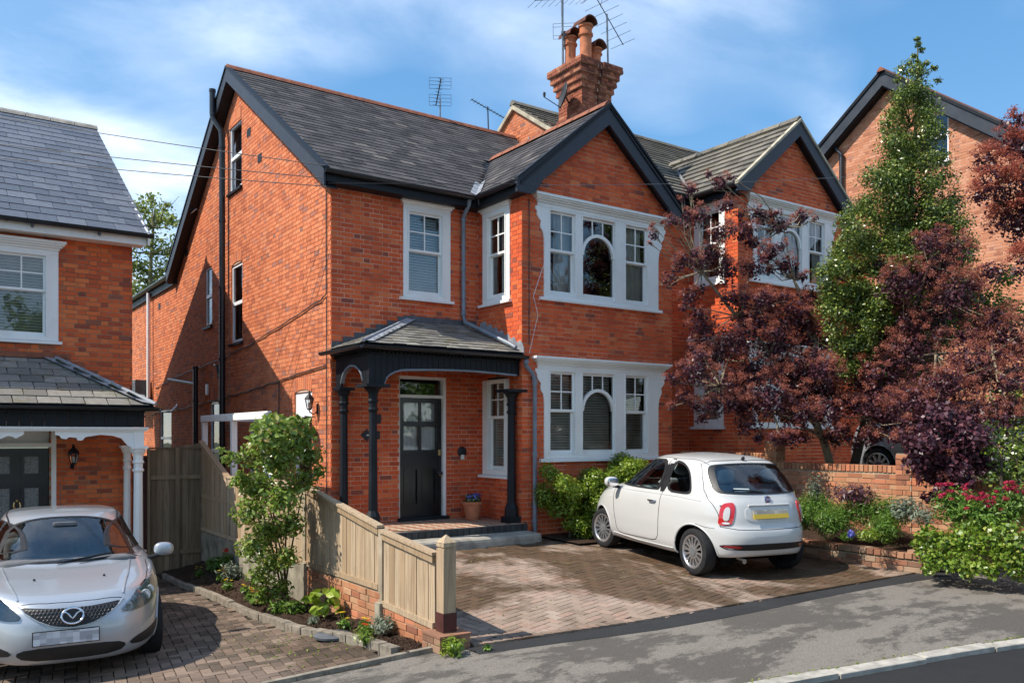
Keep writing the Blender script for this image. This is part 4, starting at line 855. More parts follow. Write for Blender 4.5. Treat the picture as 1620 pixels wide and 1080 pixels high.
def herring(inside,zf,rot,b=.1015):
    out=[]; c,s=math.cos(rot),math.sin(rot)
    for i in range(-160,160):
        for j in range(-90,90):
            ox,oy=i+2*j,i-2*j
            for (cx,cy,hz) in ((1,.5,True),(.5,2,False)):
                X=(ox+cx)*b; Y=(oy+cy)*b
                if abs(X)>11 or abs(Y)>11: continue
                x=X*c-Y*s; y=X*s+Y*c
                x+=1.0; y-=3.0
                if not inside(x,y): continue
                U=V3(c,s,0) if hz else V3(-s,c,0); e=.05
                gx=(zf(x+e,y)-zf(x-e,y))/(2*e); gy=(zf(x,y+e)-zf(x,y-e))/(2*e); Nn=V3(-gx+random.uniform(-.006,.006),-gy+random.uniform(-.006,.006),1); Nn/=np.linalg.norm(Nn)
                U=U-Nn*(U@Nn); U/=np.linalg.norm(U); out.append((V3(x,y,zf(x,y)-.028+random.uniform(-.0015,.0015)),U,np.cross(Nn,U),Nn,.194,.0925,.06))
    return out
m=MB(); gx_=[-1.05+.25*i for i in range(26)]; n_=18
vs=[]
for x in gx_:
    for k in range(n_+1):
        y0=0.0; y=y0+(Ys(x)-y0)*k/n_; vs.append((x,y,zdrive(x,y)-.012))
m.add(vs,[(i*(n_+1)+k,i*(n_+1)+k+1,(i+1)*(n_+1)+k+1,(i+1)*(n_+1)+k) for i in range(len(gx_)-1) for k in range(n_)])
drive=struct(m.build('driveway','joint_sand'))
inD=lambda x,y:-1.0<x<5.17 and Ys(x)+.09<y<(-1.42 if x>2.75 else (-1.86 if x>.33 else (-1.5 if x>-.1 else -.05)))
it=herring(inD,zdrive,R(10))
x=-1.0
while x<5.2:   # border course along the pavement
    xc=x+.052; sl_=(Ys(xc+.2)-Ys(xc-.2))/.4; U=V3(1,sl_,0); U/=np.linalg.norm(U); y=Ys(xc)+.072; it.append((V3(xc,y,zdrive(xc,y)-.021),U,np.cross(V3(0,0,1),U),V3(0,0,1),.098,.128,.06)); x+=.1035*U[0]
pieces(drive,'paver',it,'paver',300,'paver_field',lambda q,c: 930<q[0]<1270 and q[1]<900)
ey=[(2.6,-1.98),(2.2,-1.96),(.27,-1.91),(-2.26,-1.98),(-3.63,-1.94),(-4.75,-1.70),(-5.3,-1.66)][::-1]
xe_=lambda y: float(np.interp(y,[a for a,_ in ey],[b for _,b in ey]))
m=MB(); gx_=[-9+.25*i for i in range(29)]+[-1.9]; vs=[]
for x in gx_:
    for k in range(n_+1): y=2.9+(Ys(x)-2.9)*k/n_; vs.append((x,y,zleft(x,y)-.012))
m.add(vs,[(i*(n_+1)+k,i*(n_+1)+k+1,(i+1)*(n_+1)+k+1,(i+1)*(n_+1)+k) for i in range(len(gx_)-1) for k in range(n_)])
drive2=struct(m.build('driveway','joint_sand'))
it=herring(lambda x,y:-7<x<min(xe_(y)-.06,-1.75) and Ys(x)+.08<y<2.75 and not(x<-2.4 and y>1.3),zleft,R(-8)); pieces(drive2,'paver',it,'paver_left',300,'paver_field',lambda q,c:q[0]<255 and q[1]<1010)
# bed edging
eb=thing('bed_edging','low stone and brick edging between the left drive and flower bed','edging',(-1.95,-1,-.6)); it=[]; y=2.4
while y>-5.25:
    L_=.62 if y>-2.9 else random.uniform(.17,.24); yc=y-L_/2; x=xe_(yc); tx=(xe_(yc+.1)-xe_(yc-.1))/.2; zg=zleft(x,yc); U=V3(tx,1,(zleft(x,yc+.2)-zleft(x,yc-.2))/.4); U/=np.linalg.norm(U); W_=np.cross(V3(0,0,1),U); W_/=np.linalg.norm(W_)
    it.append((V3(x,yc,zg+.0),U,W_,np.cross(U,W_),L_-.012,.075 if L_>.4 else .10,.15+random.uniform(-.02,.02))); y-=L_
pieces(eb,'edging_stone',it,'edging',100)
# concrete edging of the left plot along the pavement
m=MB()
for i in range(6):
    a=-2.95+i*.29; b=a+.285; ya=-5.47-.085*(a+2.87); yb_=-5.47-.085*(b+2.87); m.add([(a,ya-.03,-.55),(b,yb_-.03,-.55),(b,yb_+.03,-.55),(a,ya+.03,-.55),(a,ya-.03,zs(a)+.03),(b,yb_-.03,zs(b)+.03),(b,yb_+.03,zs(b)+.03),(a,ya+.03,zs(a)+.03)],[(4,5,6,7),(0,1,5,4),(2,3,7,6),(1,2,6,5),(3,0,4,7)])
one(m,'path_edging','edging','thin concrete edging strip at the foot of the flower bed','edging',(-2.1,-5.5,-.45))
# flower bed soil
def zbed(x,y):
    xe=xe_(y); t=max(0,min(1,(x-xe)/(-1.2-xe))); top=float(np.interp(y,[-5.6,-4.3,-2,0,2.6],[-.36,-.38,-.47,-.50,-.5])); return (zleft(xe,y)+.045)*(1-t)+top*t
m=MB(); ny=90; nx=14; vs=[]
for i in range(ny+1):
    y=-5.6+8.3*i/ny; a=xe_(y)+.03
    for j in range(nx+1):
        x=a+(-1.22-a)*j/nx; vs.append((x,y,zbed(x,y)+random.uniform(-.012,.022)+.02*math.sin(x*9+y*4)*math.sin(y*7)))
m.add(vs,[(i*(nx+1)+j,i*(nx+1)+j+1,(i+1)*(nx+1)+j+1,(i+1)*(nx+1)+j) for i in range(ny) for j in range(nx)],True); struct(m.build('flower_bed_soil','soil'))
m=MB()   # clods and bark
for i in range(900):
    y=random.uniform(-5.5,2.2); x=random.uniform(xe_(y)+.06,-1.26); z=zbed(x,y); r=random.uniform(.008,.03); a=random.random()*6
    P=[V3(x+r*math.cos(a+k*1.57)*random.uniform(.6,1.3),y+r*math.sin(a+k*1.57)*random.uniform(.6,1.3),z+random.uniform(-.005,.012)) for k in range(4)]; t=V3(x,y,z+r*random.uniform(.5,1.1)+.01)
    m.add(P+[t],[(0,1,4),(1,2,4),(2,3,4),(3,0,4)])
o=m.build('soil_clods','soil'); o['kind']='stuff'; o['label']='dark clods and bark chips scattered over the flower bed'; o['category']='soil'
# ================================================================ boundary wall and fence on the left
simple('mossy_render',(.25,.225,.17),.95,.5,4,.1,.5)
g=G('fence_wood'); p=g.pos(); r=g.rnd(); c=g.ramp(r,[(0,(.35,.24,.14)),(.5,(.43,.31,.195)),(1,(.49,.375,.25))]); gr=g.noise(30,4,.65,g.map(p,(1,1,.05)),.8); c=g.mix(g.math('MULTIPLY',g.ramp(gr,[(.45,0.),(.62,1.)]),.55),c,(.20,.135,.08)); c=g.mix(g.math('MULTIPLY',g.ramp(g.noise(2.6,4,.6,p),[(.5,0.),(.8,1.)]),.35),c,(.30,.25,.19)); g.col(c).rough(.85).spec(.2).bump(gr,.4,.004)
g=G('fence_dark'); p=g.pos(); c=g.ramp(g.rnd(),[(0,(.17,.12,.075)),(.5,(.25,.18,.115)),(1,(.32,.24,.155))]); gr=g.noise(34,4,.65,g.map(p,(1,1,.05)),.8); g.col(g.mix(g.math('MULTIPLY',g.ramp(gr,[(.4,0.),(.65,1.)]),.5),c,(.06,.04,.025))).rough(.85).spec(.2).bump(gr,.4,.004)
simple('fence_red',(.07,.022,.018),.7,.3,7,.3); simple('post_wood',(.36,.295,.21),.85,.3,5,.2,.3)
WX=-1.2
lwl=thing('low_brick_wall','low brick retaining wall under the wooden fence','wall',(WX,-2,-.6))
LWF=Fr((WX-.05,0,0),(0,-1,0)); oW=[(2.2,-.75),(5.42,-.75),(5.42,-.16),(4.30,-.12),(4.28,.02),(2.2,.02)]
m=MB(); wall_back(m,LWF,oW); m.box(WX-.045,WX+.12,-5.42,-2.2,-.75,-.17); m.box(WX-.045,WX+.12,-4.27,-2.2,-.17,.015); m.box(WX-.04,WX+.12,-2.19,2.9,-.8,.03)
lwm=m.build('wall_core','mortar_garden',lwl); it=brick_items(LWF,oW,flem=False,proud=.008,jit=.006); pieces(lwm,'brick',it,'brick_garden',220,'brick_field')
m=MB(); m.box(WX-.055,WX-.04,-2.15,2.85,-.8,.02); m.build('rendered_face','mossy_render',lwl)
for yy,zt in ((-2.12,.06),(-4.30,-.1)): MB().box(WX-.10,WX+.0,yy-.06,yy+.06,-.75,zt).build('stub_post','mossy_render',lwl)
pier=MB().box(WX-.16,WX+.16,-5.755,-5.425,-.6,-.2).build('pier_core','mortar_garden',lwl); it=[]
for f,o_ in ((Fr((WX-.165,0,0),(0,-1,0)),[(5.42,-.6),(5.76,-.6),(5.76,-.195),(5.42,-.195)]),(Fr((0,-5.76,0),(1,0,0)),[(WX-.165,-.6),(WX+.165,-.6),(WX+.165,-.195),(WX-.165,-.195)])): brick_items(f,o_,flem=False,items=it,proud=.004,zoff=.03)
pieces(pier,'brick',it,'brick_low',40); MB().box(WX-.175,WX+.175,-5.77,-5.41,-.197,-.175).build('coping','brick_low',lwl)
fence=thing('wooden_fence','pale closeboard wooden fence stepping down beside the flower bed','fence',(WX,-2,0)); FF=Fr((WX-.03,0,0),(0,-1,0))
panels=[(-2.80,-1.25,1.58,1.0,.04,.04),(-1.15,.42,1.02,1.0,.04,.03),(.52,2.02,1.05,1.06,.03,.03),(2.12,4.24,1.04,.70,.03,.03),(4.34,5.44,.66,.54,-.13,-.17)]
for k,(a,b,t0,t1,b0,b1) in enumerate(panels):
    n=max(4,round((b-a)/.128)); w_=(b-a)/n
    for i in range(n):
        u0=a+w_*i+.002; u1=a+w_*(i+1)-.002; tz=lambda u:t0+(t1-t0)*(u-a)/(b-a); bz_=lambda u:b0+(b1-b0)*(u-a)/(b-a); j=random.uniform(-.003,.003)
        MB().prism(FF,[(u0,bz_(u0)+.01),(u1,bz_(u1)+.01),(u1,tz(u1)-.01),(u0,tz(u0)-.01)],-.012+j,.008+j+(.004 if i%2 else 0)).build('board','fence_wood',fence)
    for (p0,p1,h,d,nm) in ((t0,t1,.075,.026,'top_rail'),(b0+.055,b1+.055,.06,.024,'bottom_rail')): MB().prism(FF,[(a,p0-h),(b,p1-h),(b,p1),(a,p0)],.012,.012+d).build(nm,'fence_wood',fence)
    MB().prism(FF,[(a-.05,t0+.0),(b+.02,t1),(b+.02,t1+.03),(a-.05,t0+.03)],-.035,.055).build('cap_rail','fence_wood',fence)
    if k in(0,1): MB().prism(FF,[(a,.62),(b,.60),(b,.66),(a,.68)],.012,.03).build('middle_rail','fence_wood',fence)
for u,t,b_ in ((-2.87,1.60,-.7),(-1.2,1.03,-.1),(.47,1.06,-.1),(2.07,1.06,-.0),(4.29,.70,-.1)): MB().fbox(FF,u-.045,u+.045,b_,t-.012,-.06,.03).build('post','post_wood',fence)
m=MB(); x,y=WX,-5.59; m.box(x-.068,x+.068,y-.068,y+.068,-.172,.62); m.box(x-.06,x+.06,y-.06,y+.06,.62,.64); m.box(x-.07,x+.07,y-.07,y+.07,.64,.68); m.add([(x-.074,y-.074,.68),(x+.074,y-.074,.68),(x+.074,y+.074,.68),(x-.074,y+.074,.68),(x,y,.755)],[(0,1,4),(1,2,4),(2,3,4),(3,0,4),(3,2,1,0)]); gp=m.build('gate_post','fence_wood',fence); gp['label']='stout post with pointed cap at the street end'
MB().box(x-.074,x+.074,y-.074,y+.074,-.168,.01).build('post_shoe','fence_red',gp)
# side gate between the two houses
gate=thing('side_gate','tall dark closeboard gate between the two houses','gate',(-1.75,2.82,-.65)); GFr=Fr((0,2.80,0),(1,0,0)); a=-2.10
while a<-1.30:
    MB().fbox(GFr,a+.002,min(a+.102,-1.26),-.64,1.46+.14*(a+2.1),-.012+random.uniform(-.003,.003),.01).build('board','fence_dark',gate); a+=.104
for z in (.95,-.35): MB().fbox(GFr,-2.10,-1.27,z,z+.07,.012,.04).build('rail','fence_dark',gate)
MB().fbox(GFr,-1.70,-1.63,-.63,1.5,.012,.045).build('stile','fence_dark',gate); MB().fbox(GFr,-2.11,-1.25,1.47,1.5,-.03,.03).build('cap_rail','fence_dark',gate)
fp=thing('fence_panel','dark stained fence panel between the gate and the left house','fence',(-2.25,2.85,-.65))
for i in range(4): MB().fbox(GFr,-2.39+i*.066,-2.33+i*.066,-.66,1.36,-.05,-.02).build('board','fence_red',fp)
MB().fbox(GFr,-2.40,-2.12,1.2,1.26,-.02,.01).build('rail','fence_red',fp); MB().fbox(GFr,-2.15,-2.11,-.66,1.5,-.02,.05).build('post','fence_dark',fp)
# ================================================================ walls on the right
bw=thing('boundary_wall','sunlit orange brick boundary wall with brick coping right of the white car','wall',(6.55,-4,0)); WF=Fr((6.5,0,0),(0,-1,0)); it=[]; cop=[]; m=MB()
for a,b,z in ((1.30,3.25,1.30),(3.25,3.49,1.61),(3.49,5.62,1.15),(5.62,5.86,1.44),(5.86,9.6,.98)):
    o_=[(a,-.3),(b,-.3),(b,z),(a,z)]; wall_back(m,WF,o_); e=0 if b-a>.5 else .02; m.box(6.505-e,6.71,-b+.004,-a-.004,-.3,z-.004); brick_items(Fr((6.5-e,0,0),(0,-1,0)),o_,flem=False,items=it,proud=.006,jit=.004)
    if b-a>.5:
        u=a
        while u<b-.03: cop.append((WF.p(u+.036,z+.052+random.uniform(-.003,.003),-.10),WF.u,WF.v,WF.n,.066,.104,.225)); u+=.0765
    else: brick_items(Fr((0,-b,0),(1,0,0)),[(6.5,z-.5),(6.72,z-.5),(6.72,z),(6.5,z)],items=it,flem=False)
wm=m.build('wall_core','mortar_garden',bw); pieces(wm,'brick',it,'brick_garden',300,'brick_field',lambda q,c:q[1]>830); pieces(bw,'coping_brick',cop,'brick_garden',120)
pw=thing('planter_wall','low weathered brick planter wall beside the drive','wall',(5.25,-4.5,-.1)); PF=Fr((5.2,0,0),(0,-1,0)); PR=Fr((5.2,-6.72,0),(1,-.1,0))
it=[]; cop=[]; m=MB()
for f,a,b in ((PF,1.6,6.72),(PR,0,1.5)):
    o_=[(a,-.4),(b,-.4),(b,.085),(a,.13)]; wall_back(m,f,o_); brick_items(f,o_,flem=False,items=it,proud=.008,jit=.006); u=a
    while u<b-.03:
        zc_=.13-.045*(u-a)/(b-a)+.048; cop.append((f.p(u+.052,zc_+random.uniform(-.003,.003),-.09),f.u,f.v,f.n,.098,.074,.215)); u+=.109
    for k in range(6): m.fbox(f,a+(b-a)*k/6+.0,a+(b-a)*(k+1)/6,-.4,.085,-.2,-.012)
pm=m.build('wall_core','mortar_garden',pw); pieces(pm,'brick',it,'brick_low',150,'brick_field'); pieces(pw,'coping_brick',cop,'brick_low',80)
m=MB(); n1=20;n2=8; vs=[(5.3+1.2*j/n2,-1.6-5.2*i/n1-.1*j/n2,.12+.05*math.sin(i*1.7+j)+random.uniform(-.02,.02)+.18*j/n2) for i in range(n1+1) for j in range(n2+1)]; m.add(vs,[(i*(n2+1)+j,i*(n2+1)+j+1,(i+1)*(n2+1)+j+1,(i+1)*(n2+1)+j) for i in range(n1) for j in range(n2)],True); struct(m.build('planter_soil','soil'))
m=MB(); m.quad((6.6,-9.5,.55),(40,-13,1.6),(40,3,1.7),(6.6,.5,.86)); struct(m.build('front_garden','earth'))
m=MB(); m.quad((2.76,-1.5,.045),(5.15,-1.5,.045),(5.15,-1.3,.05),(2.76,-1.3,.05)); m.quad((3.0,-2.5,.035),(5.15,-2.5,.03),(5.15,-1.4,.06),(3.0,-1.4,.06)); struct(m.build('shrub_bed_soil','soil'))
# ================================================================ vehicles
def paint(name,c,metal=0.,flake=0,rough=.35,dirt=.08):
    g=G(name); g.col(c).rough(rough).metal(metal).coat(.9,.04); g.b.inputs['Specular IOR Level'].default_value=.5
    d=g.noise(3,5,.6,g.objc()); g.link(g.mix(g.math('MULTIPLY',g.ramp(d,[(.55,0.),(.8,1.)]),dirt),c,(.35,.32,.28)),g.b.inputs['Base Color'])
paint('paint_white',(.54,.535,.515)); paint('paint_silver',(.42,.445,.475),.45,rough=.34,dirt=.03)
g=G('car_glass'); tr=g.n('ShaderNodeBsdfTransparent'); tr.inputs[0].default_value=(.84,.92,.92,1); gl=g.n('ShaderNodeBsdfGlossy'); gl.inputs['Roughness'].default_value=.01; fr_=g.n('ShaderNodeFresnel'); fr_.inputs[0].default_value=2.1; ms=g.n('ShaderNodeMixShader'); g.L(fr_.outputs[0],ms.inputs[0]); g.L(tr.outputs[0],ms.inputs[1]); g.L(gl.outputs[0],ms.inputs[2]); g.L(ms.outputs[0],g.out.inputs[0])
simple('tyre',(.018,.018,.019),.8,.3,20,.3,.2); simple('alloy',(.62,.62,.63),.28,.08,6,.5,0,.85); simple('trim_black',(.015,.015,.016),.45,.2,6,.4); simple('well_black',(.006,.006,.006),.95,.1,3,.05); simple('chrome',(.75,.75,.76),.12,.04,5,.5,0,1.)
g=G('lamp_red'); g.col((.50,.008,.012)).rough(.12).coat(1,.02); g=G('lamp_red_dark'); g.col((.22,.004,.008)).rough(.15).coat(1,.02)
simple('trim_grey',(.06,.06,.065),.35,.2,6,.5); simple('seat_cloth',(.20,.20,.21),.8,.2,20,.2); simple('seat_pale',(.50,.56,.56),.55,.1,8,.3); simple('dash',(.13,.13,.135),.7,.2,10,.3)
simple('lamp_clear',(.66,.68,.69),.1,.15,14,.7); simple('lamp_dark',(.26,.27,.28),.12,.3,14,.7)
def mosaic(name,c0,c1,lower=None):
    """number plate as the photograph shows it: soft square blocks of tone, no characters"""
    g=G(name); p=g.objc(); v=g.n('ShaderNodeVectorMath',operation='SNAP'); v.inputs[1].default_value=(.0,0,0)
    mp=g.map(p,(1,1,1)); sn=g.n('ShaderNodeVectorMath',operation='SNAP'); g.L(mp,sn.inputs[0]); sn.inputs[1].default_value=(1.,.052,.037)
    wn=g.n('ShaderNodeTexWhiteNoise'); g.L(sn.outputs[0],wn.inputs[0]); c=g.ramp(wn.outputs[0],[(0.,c0),(1.,c1)])
    if lower:
        sp=g.n('ShaderNodeSeparateXYZ'); g.L(p,sp.inputs[0]); c=g.mix(g.math('LESS_THAN',sp.outputs[2],lower[0]),c,lower[1])
    g.col(c).rough(.35)
mosaic('plate_white',(.30,.30,.32),(.72,.72,.74)); mosaic('plate_yellow',(.27,.24,.20),(.50,.46,.38),(.0,(.62,.42,.03)))
def chaikin(P,n=2,closed=True):
    for _ in range(n):
        Q=[]; k=len(P)
        for i in range(k if closed else k-1):
            a,b=np.array(P[i]),np.array(P[(i+1)%k]); Q+=[tuple(a*.75+b*.25),tuple(a*.25+b*.75)]
        P=Q if closed else [P[0]]+Q+[P[-1]]
    return P
def inpoly(P,x,y):
    r=False; k=len(P)
    for i in range(k):
        (a,b),(c,d)=P[i],P[(i+1)%k]
        if (b>y)!=(d>y) and x<(c-a)*(y-b)/(d-b)+a: r=not r
    return r
def cubic(T,ts,vals):
    """monotone-ish Catmull-Rom through vals at ts"""
    out=[]; n=len(ts)
    for t in T:
        i=min(max(int(np.searchsorted(ts,t,side='right'))-1,0),n-2); h=ts[i+1]-ts[i]; x=(t-ts[i])/h
        d0=(vals[i+1]-vals[max(i-1,0)])/(ts[i+1]-ts[max(i-1,0)]) if i>0 else (vals[1]-vals[0])/h; d1=(vals[min(i+2,n-1)]-vals[i])/(ts[min(i+2,n-1)]-ts[i])
        out.append((2*x**3-3*x**2+1)*vals[i]+(x**3-2*x**2+x)*h*d0+(-2*x**3+3*x**2)*vals[i+1]+(x**3-x**2)*h*d1)
    return np.array(out)
class Car:
    def __init__(s,root,levels,xm,nf,nr,axles,zax,R_,mat,NT=110,NS=220,zp=3.0):
        s.root=root; WL[root.name]=(0,0,0); s.mat=mat
        L_=np.array(levels,float); ts=np.arange(len(L_)); T=np.linspace(0,len(L_)-1,NT); C_=[cubic(T,ts,L_[:,j]) for j in range(6)]
        NF=cubic(T,ts,np.array(nf,float)); NR=cubic(T,ts,np.array(nr,float)); XM=np.interp(T,ts,xm)
        A=np.linspace(0,np.pi,NS); V_=np.zeros((NT,NS,3))
        for i in range(NT):
            xr,zr,xf,zf,w_,zs_=[c[i] for c in C_]; ca=np.cos(A); sa=np.sin(A); f=ca>=0
            e=np.where(f,2/NF[i],2/NR[i]); x=np.where(f,XM[i]+(xf-XM[i])*np.abs(ca)**e,XM[i]+(xr-XM[i])*np.abs(ca)**e); y=w_*np.abs(sa)**e
            tf=np.clip((x-XM[i])/(xf-XM[i]+1e-9),0,1); tr_=np.clip((XM[i]-x)/(XM[i]-xr+1e-9),0,1)
            z=zs_+(zf-zs_)*tf**zp+(zr-zs_)*tr_**zp; V_[i,:,0]=x; V_[i,:,1]=y; V_[i,:,2]=z
        half=V_.reshape(-1,3); mir=half*np.array([1,-1,1]); vs=np.vstack([half,mir]); fs=[]; o=NT*NS
        for i in range(NT-1):
            for j in range(NS-1):
                a=i*NS+j; fs.append((a,a+1,a+NS+1,a+NS)); fs.append((o+a,o+a+NS,o+a+NS+1,o+a+1))
        s.v=vs; s.f=fs; s.bvh=BVHTree.FromPolygons([Vector(q) for q in vs],fs); s.cuts=[]
        s.axles=axles; s.zax=zax; s.R=R_
    def ray(s,o,d):
        h=s.bvh.ray_cast(Vector(o),Vector(d)); return h
    def on(s,fr,u,v,off=.003,far=8):
        for du,dv in ((0,0),(.0007,.0003),(-.0007,-.0004),(.002,0),(-.002,0)):
            o_=fr.p(u+du,v+dv,far)
            if abs(o_[1])<4e-4: o_[1]=4e-4
            loc,nor,_,_=s.ray(o_,-fr.n)
            if loc is not None: break
        if loc is None: return None
        nor=np.array(nor); 
        if nor@fr.n<0: nor=-nor
        return np.array(loc)+nor*off
    def patch(s,fr,P,name,mat,par=None,off=.003,inner=0.,rings=6,smooth=2,centre=None,thick=0,dens=3):
        """skin patch: outline P (in the frame fr) laid on the body; inner>0 leaves a ring"""
        P=chaikin(P,smooth) if smooth else P
        Q=[]
        for i in range(len(P)):
            a,b=np.array(P[i]),np.array(P[(i+1)%len(P)])
            for k in range(dens): Q.append(tuple(a+(b-a)*k/dens))
        P=Q; c=np.mean(np.array(P),0) if centre is None else np.array(centre); m=MB(); n=len(P); vs=[]; idx=[]
        for r in range(rings+1):
            t=1-(1-inner)*r/rings; row=[]
            for p in P:
                q=c+(np.array(p)-c)*max(t,.002); h=s.on(fr,q[0],q[1],off)
                if h is None: h=vs[-1] if vs else fr.p(q[0],q[1],0)
                row.append(len(vs)); vs.append(h)
            idx.append(row)
        fs=[]
        for r in range(rings):
            for i in range(n): fs.append((idx[r][i],idx[r][(i+1)%n],idx[r+1][(i+1)%n],idx[r+1][i]))
        F0=fs[len(fs)//3]; nn=np.cross(vs[F0[1]]-vs[F0[0]],vs[F0[2]]-vs[F0[1]])
        if nn@fr.n<0: fs=[q[::-1] for q in fs]
        m.add(vs,fs,True)
        if off>.004 or True:   # skirt so that the patch has an edge
            b=[q-fr.n*(off+.012) for q in vs[:n]]; k=len(vs); m.add(list(vs[:n])+b,[(i,n+i,n+(i+1)%n,(i+1)%n) for i in range(n)],True)
        return m.build(name,mat,par or s.root,local=True,auto=60)
    def window(s,fr,P,name,par=None,trim=.035,shrink=.93,smooth=2,border=None):
        Ps=chaikin(P,smooth); c=np.mean(np.array(Ps),0); s.cuts.append((fr,[tuple(c+(np.array(p)-c)*shrink) for p in Ps]))
        g_=s.patch(fr,P,name,'car_glass',par,off=.004,smooth=smooth); s.patch(fr,P,'window_seal','trim_black',g_,off=.007,inner=1-trim,rings=2,smooth=smooth) ; return g_
    def line(s,fr,pts,r=.0045,mat='trim_black',name='panel_gap',n=8,off=-.001,par=None):
        P=[]
        for a,b in zip(pts[:-1],pts[1:]):
            for k in range(n): P.append((a[0]+(b[0]-a[0])*k/n,a[1]+(b[1]-a[1])*k/n))
        P.append(pts[-1]); Q=[s.on(fr,u,v,off) for u,v in P]; Q=[q for q in Q if q is not None]
        return MB().tube(Q,r,6).build(name,mat,par or s.root,local=True)
    def finish(s,name='body'):
        v=s.v.copy(); keep=[]; cell=.02
        for ax in s.axles:   # snap to the wheel-arch circle
            d=np.hypot(v[:,0]-ax,v[:,2]-s.zax); msk=(np.abs(d-s.R)<cell*.75)&(np.abs(v[:,1])>.45)
            k=s.R/np.maximum(d,1e-6); v[msk,0]=ax+(v[msk,0]-ax)*k[msk]; v[msk,2]=s.zax+(v[msk,2]-s.zax)*k[msk]
        cen=np.array([v[list(f)].mean(0) for f in s.f]); kill=np.zeros(len(s.f),bool)
        for ax in s.axles: kill|=(np.hypot(cen[:,0]-ax,cen[:,2]-s.zax)<s.R-.003)&(np.abs(cen[:,1])>.42)
        for fr,P in s.cuts:
            rel=cen-fr.o; uu=rel@fr.u; vv=rel@fr.v; P_=np.array(P); lo=P_.min(0); hi=P_.max(0); c0=fr.n
            cand=np.where((uu>lo[0])&(uu<hi[0])&(vv>lo[1])&(vv<hi[1]))[0]
            for i in cand:
                f=s.f[i]; nn=np.cross(v[f[1]]-v[f[0]],v[f[2]]-v[f[0]]); h=s.ray(fr.p(uu[i],vv[i],8),-fr.n)
                if h[0] is not None and (np.array(h[0])-cen[i])@fr.n<.03 and inpoly(P,uu[i],vv[i]): kill[i]=True
        m=MB(); m.add(v,[f for f,k in zip(s.f,kill) if not k],True); b=m.build(name,s.mat,s.root,local=True,auto=50)
        for ax in s.axles:
            for sg in (1,-1):
                m=MB(); n=24; prof=[]; Rr=s.R+.012
                P=[(ax+Rr*math.cos(math.pi*(1.12-1.24*i/n)),s.zax+Rr*math.sin(math.pi*(1.12-1.24*i/n))) for i in range(n+1)]
                vs=[]; fq=Fr((0,0,0),(1,0,0),(0,0,1),(0,sg,0)); ys=[]
                for x,z in P: q=s.on(fq,x,z,0); ys.append(abs(q[1])-.012 if q is not None and abs(q[1])>.45 else None)
                good=[y_ for y_ in ys if y_]; ys=[y_ if y_ else min(good) for y_ in ys]
                for (x,z),y_ in zip(P,ys): vs+= [(x,sg*y_,z),(x,sg*.38,z)]
                m.add(vs,[(2*i,2*i+1,2*i+3,2*i+2) for i in range(n)],True); vs=[(x,sg*.38,z) for x,z in P]; m.add(vs,[tuple(range(n+1))]); m.build('wheel_arch','well_black',b,local=True)
        fy=[Fr((0,0,0),(1,0,0),(0,0,1),(0,sg,0)) for sg in (1,-1)]
        for f in fy:
            for ax in s.axles:
                P=[(ax+(s.R+.004)*math.cos(a),s.zax+(s.R+.004)*math.sin(a)) for a in np.linspace(math.pi*1.06,-math.pi*.06,40)]; Q=[s.on(f,u,w_,-.002) for u,w_ in P]; Q=[q for q in Q if q is not None and abs(q[1])>.5]
                if len(Q)>3: MB().tube(Q,.011,6).build('arch_lip',s.mat,b,local=True)
        m=MB(); m.box(.35,s.v[:,0].max()-.5,-.52,.52,.2,.27); m.build('underbody','well_black',b,local=True)
        return b
def wheel(root,x,y,z,r,wd,side,spokes,rim='alloy',style='fine',steer=0.):
    f=Fr((x,y,z),(math.cos(steer),math.sin(steer),0),(0,0,1),(-side*math.sin(steer),side*math.cos(steer),0)); ri=r*.70
    m=MB(); h=wd/2; m.lathe([(ri,-h*.9),(r*.86,-h),(r*.965,-h*.86),(r,-h*.5),(r,h*.5),(r*.965,h*.86),(r*.86,h),(ri+.012,h*.97),(ri,h*.9)],None,36,fr=f,caps=False); w_=m.build('wheel','tyre',root,local=True)
    m=MB(); m.lathe([(ri+.004,-h*.8),(ri+.006,h*.93),(ri-.008,h*.96),(ri-.022,h*.86),(ri-.03,h*.2),(ri-.03,-h*.8)],None,36,fr=f,caps=False); m.build('rim',rim,w_,local=True)
    m=MB(); m.lathe([(.01,h*.1),(ri-.02,h*.1),(ri-.02,h*.12),(.01,h*.12)],None,24,fr=f); m.build('brake_disc','well_black',w_,local=True)
    for k in range(spokes):
        a=2*math.pi*(k+.25)/spokes; d=math.pi/spokes
        c,s_=math.cos(a),math.sin(a); U=f.u*c+f.v*s_; W_=-f.u*s_+f.v*c; fs=Fr(f.o,U,W_,f.n); m=MB()
        m.prism(fs,[(.045,-.020),(ri*.5,-.011),(ri*.72,-.013),(ri-.012,-.030),(ri-.012,-.016),(ri*.78,-.001),(ri*.78,.001),(ri-.012,.016),(ri-.012,.030),(ri*.72,.013),(ri*.5,.011),(.045,.020)],h*.55,h*.82) if style=='fine' else m.prism(fs,[(.04,-.03),(ri-.01,-.022),(ri-.01,.022),(.04,.03)],h*.5,h*.8)
        m.build('spoke',rim,w_,local=True)
    m=MB(); m.lathe([(.062,h*.5),(.06,h*.86),(.05,h*.9),(.01,h*.91)],None,20,fr=f); m.build('hub_cap','dash',w_,local=True); return w_
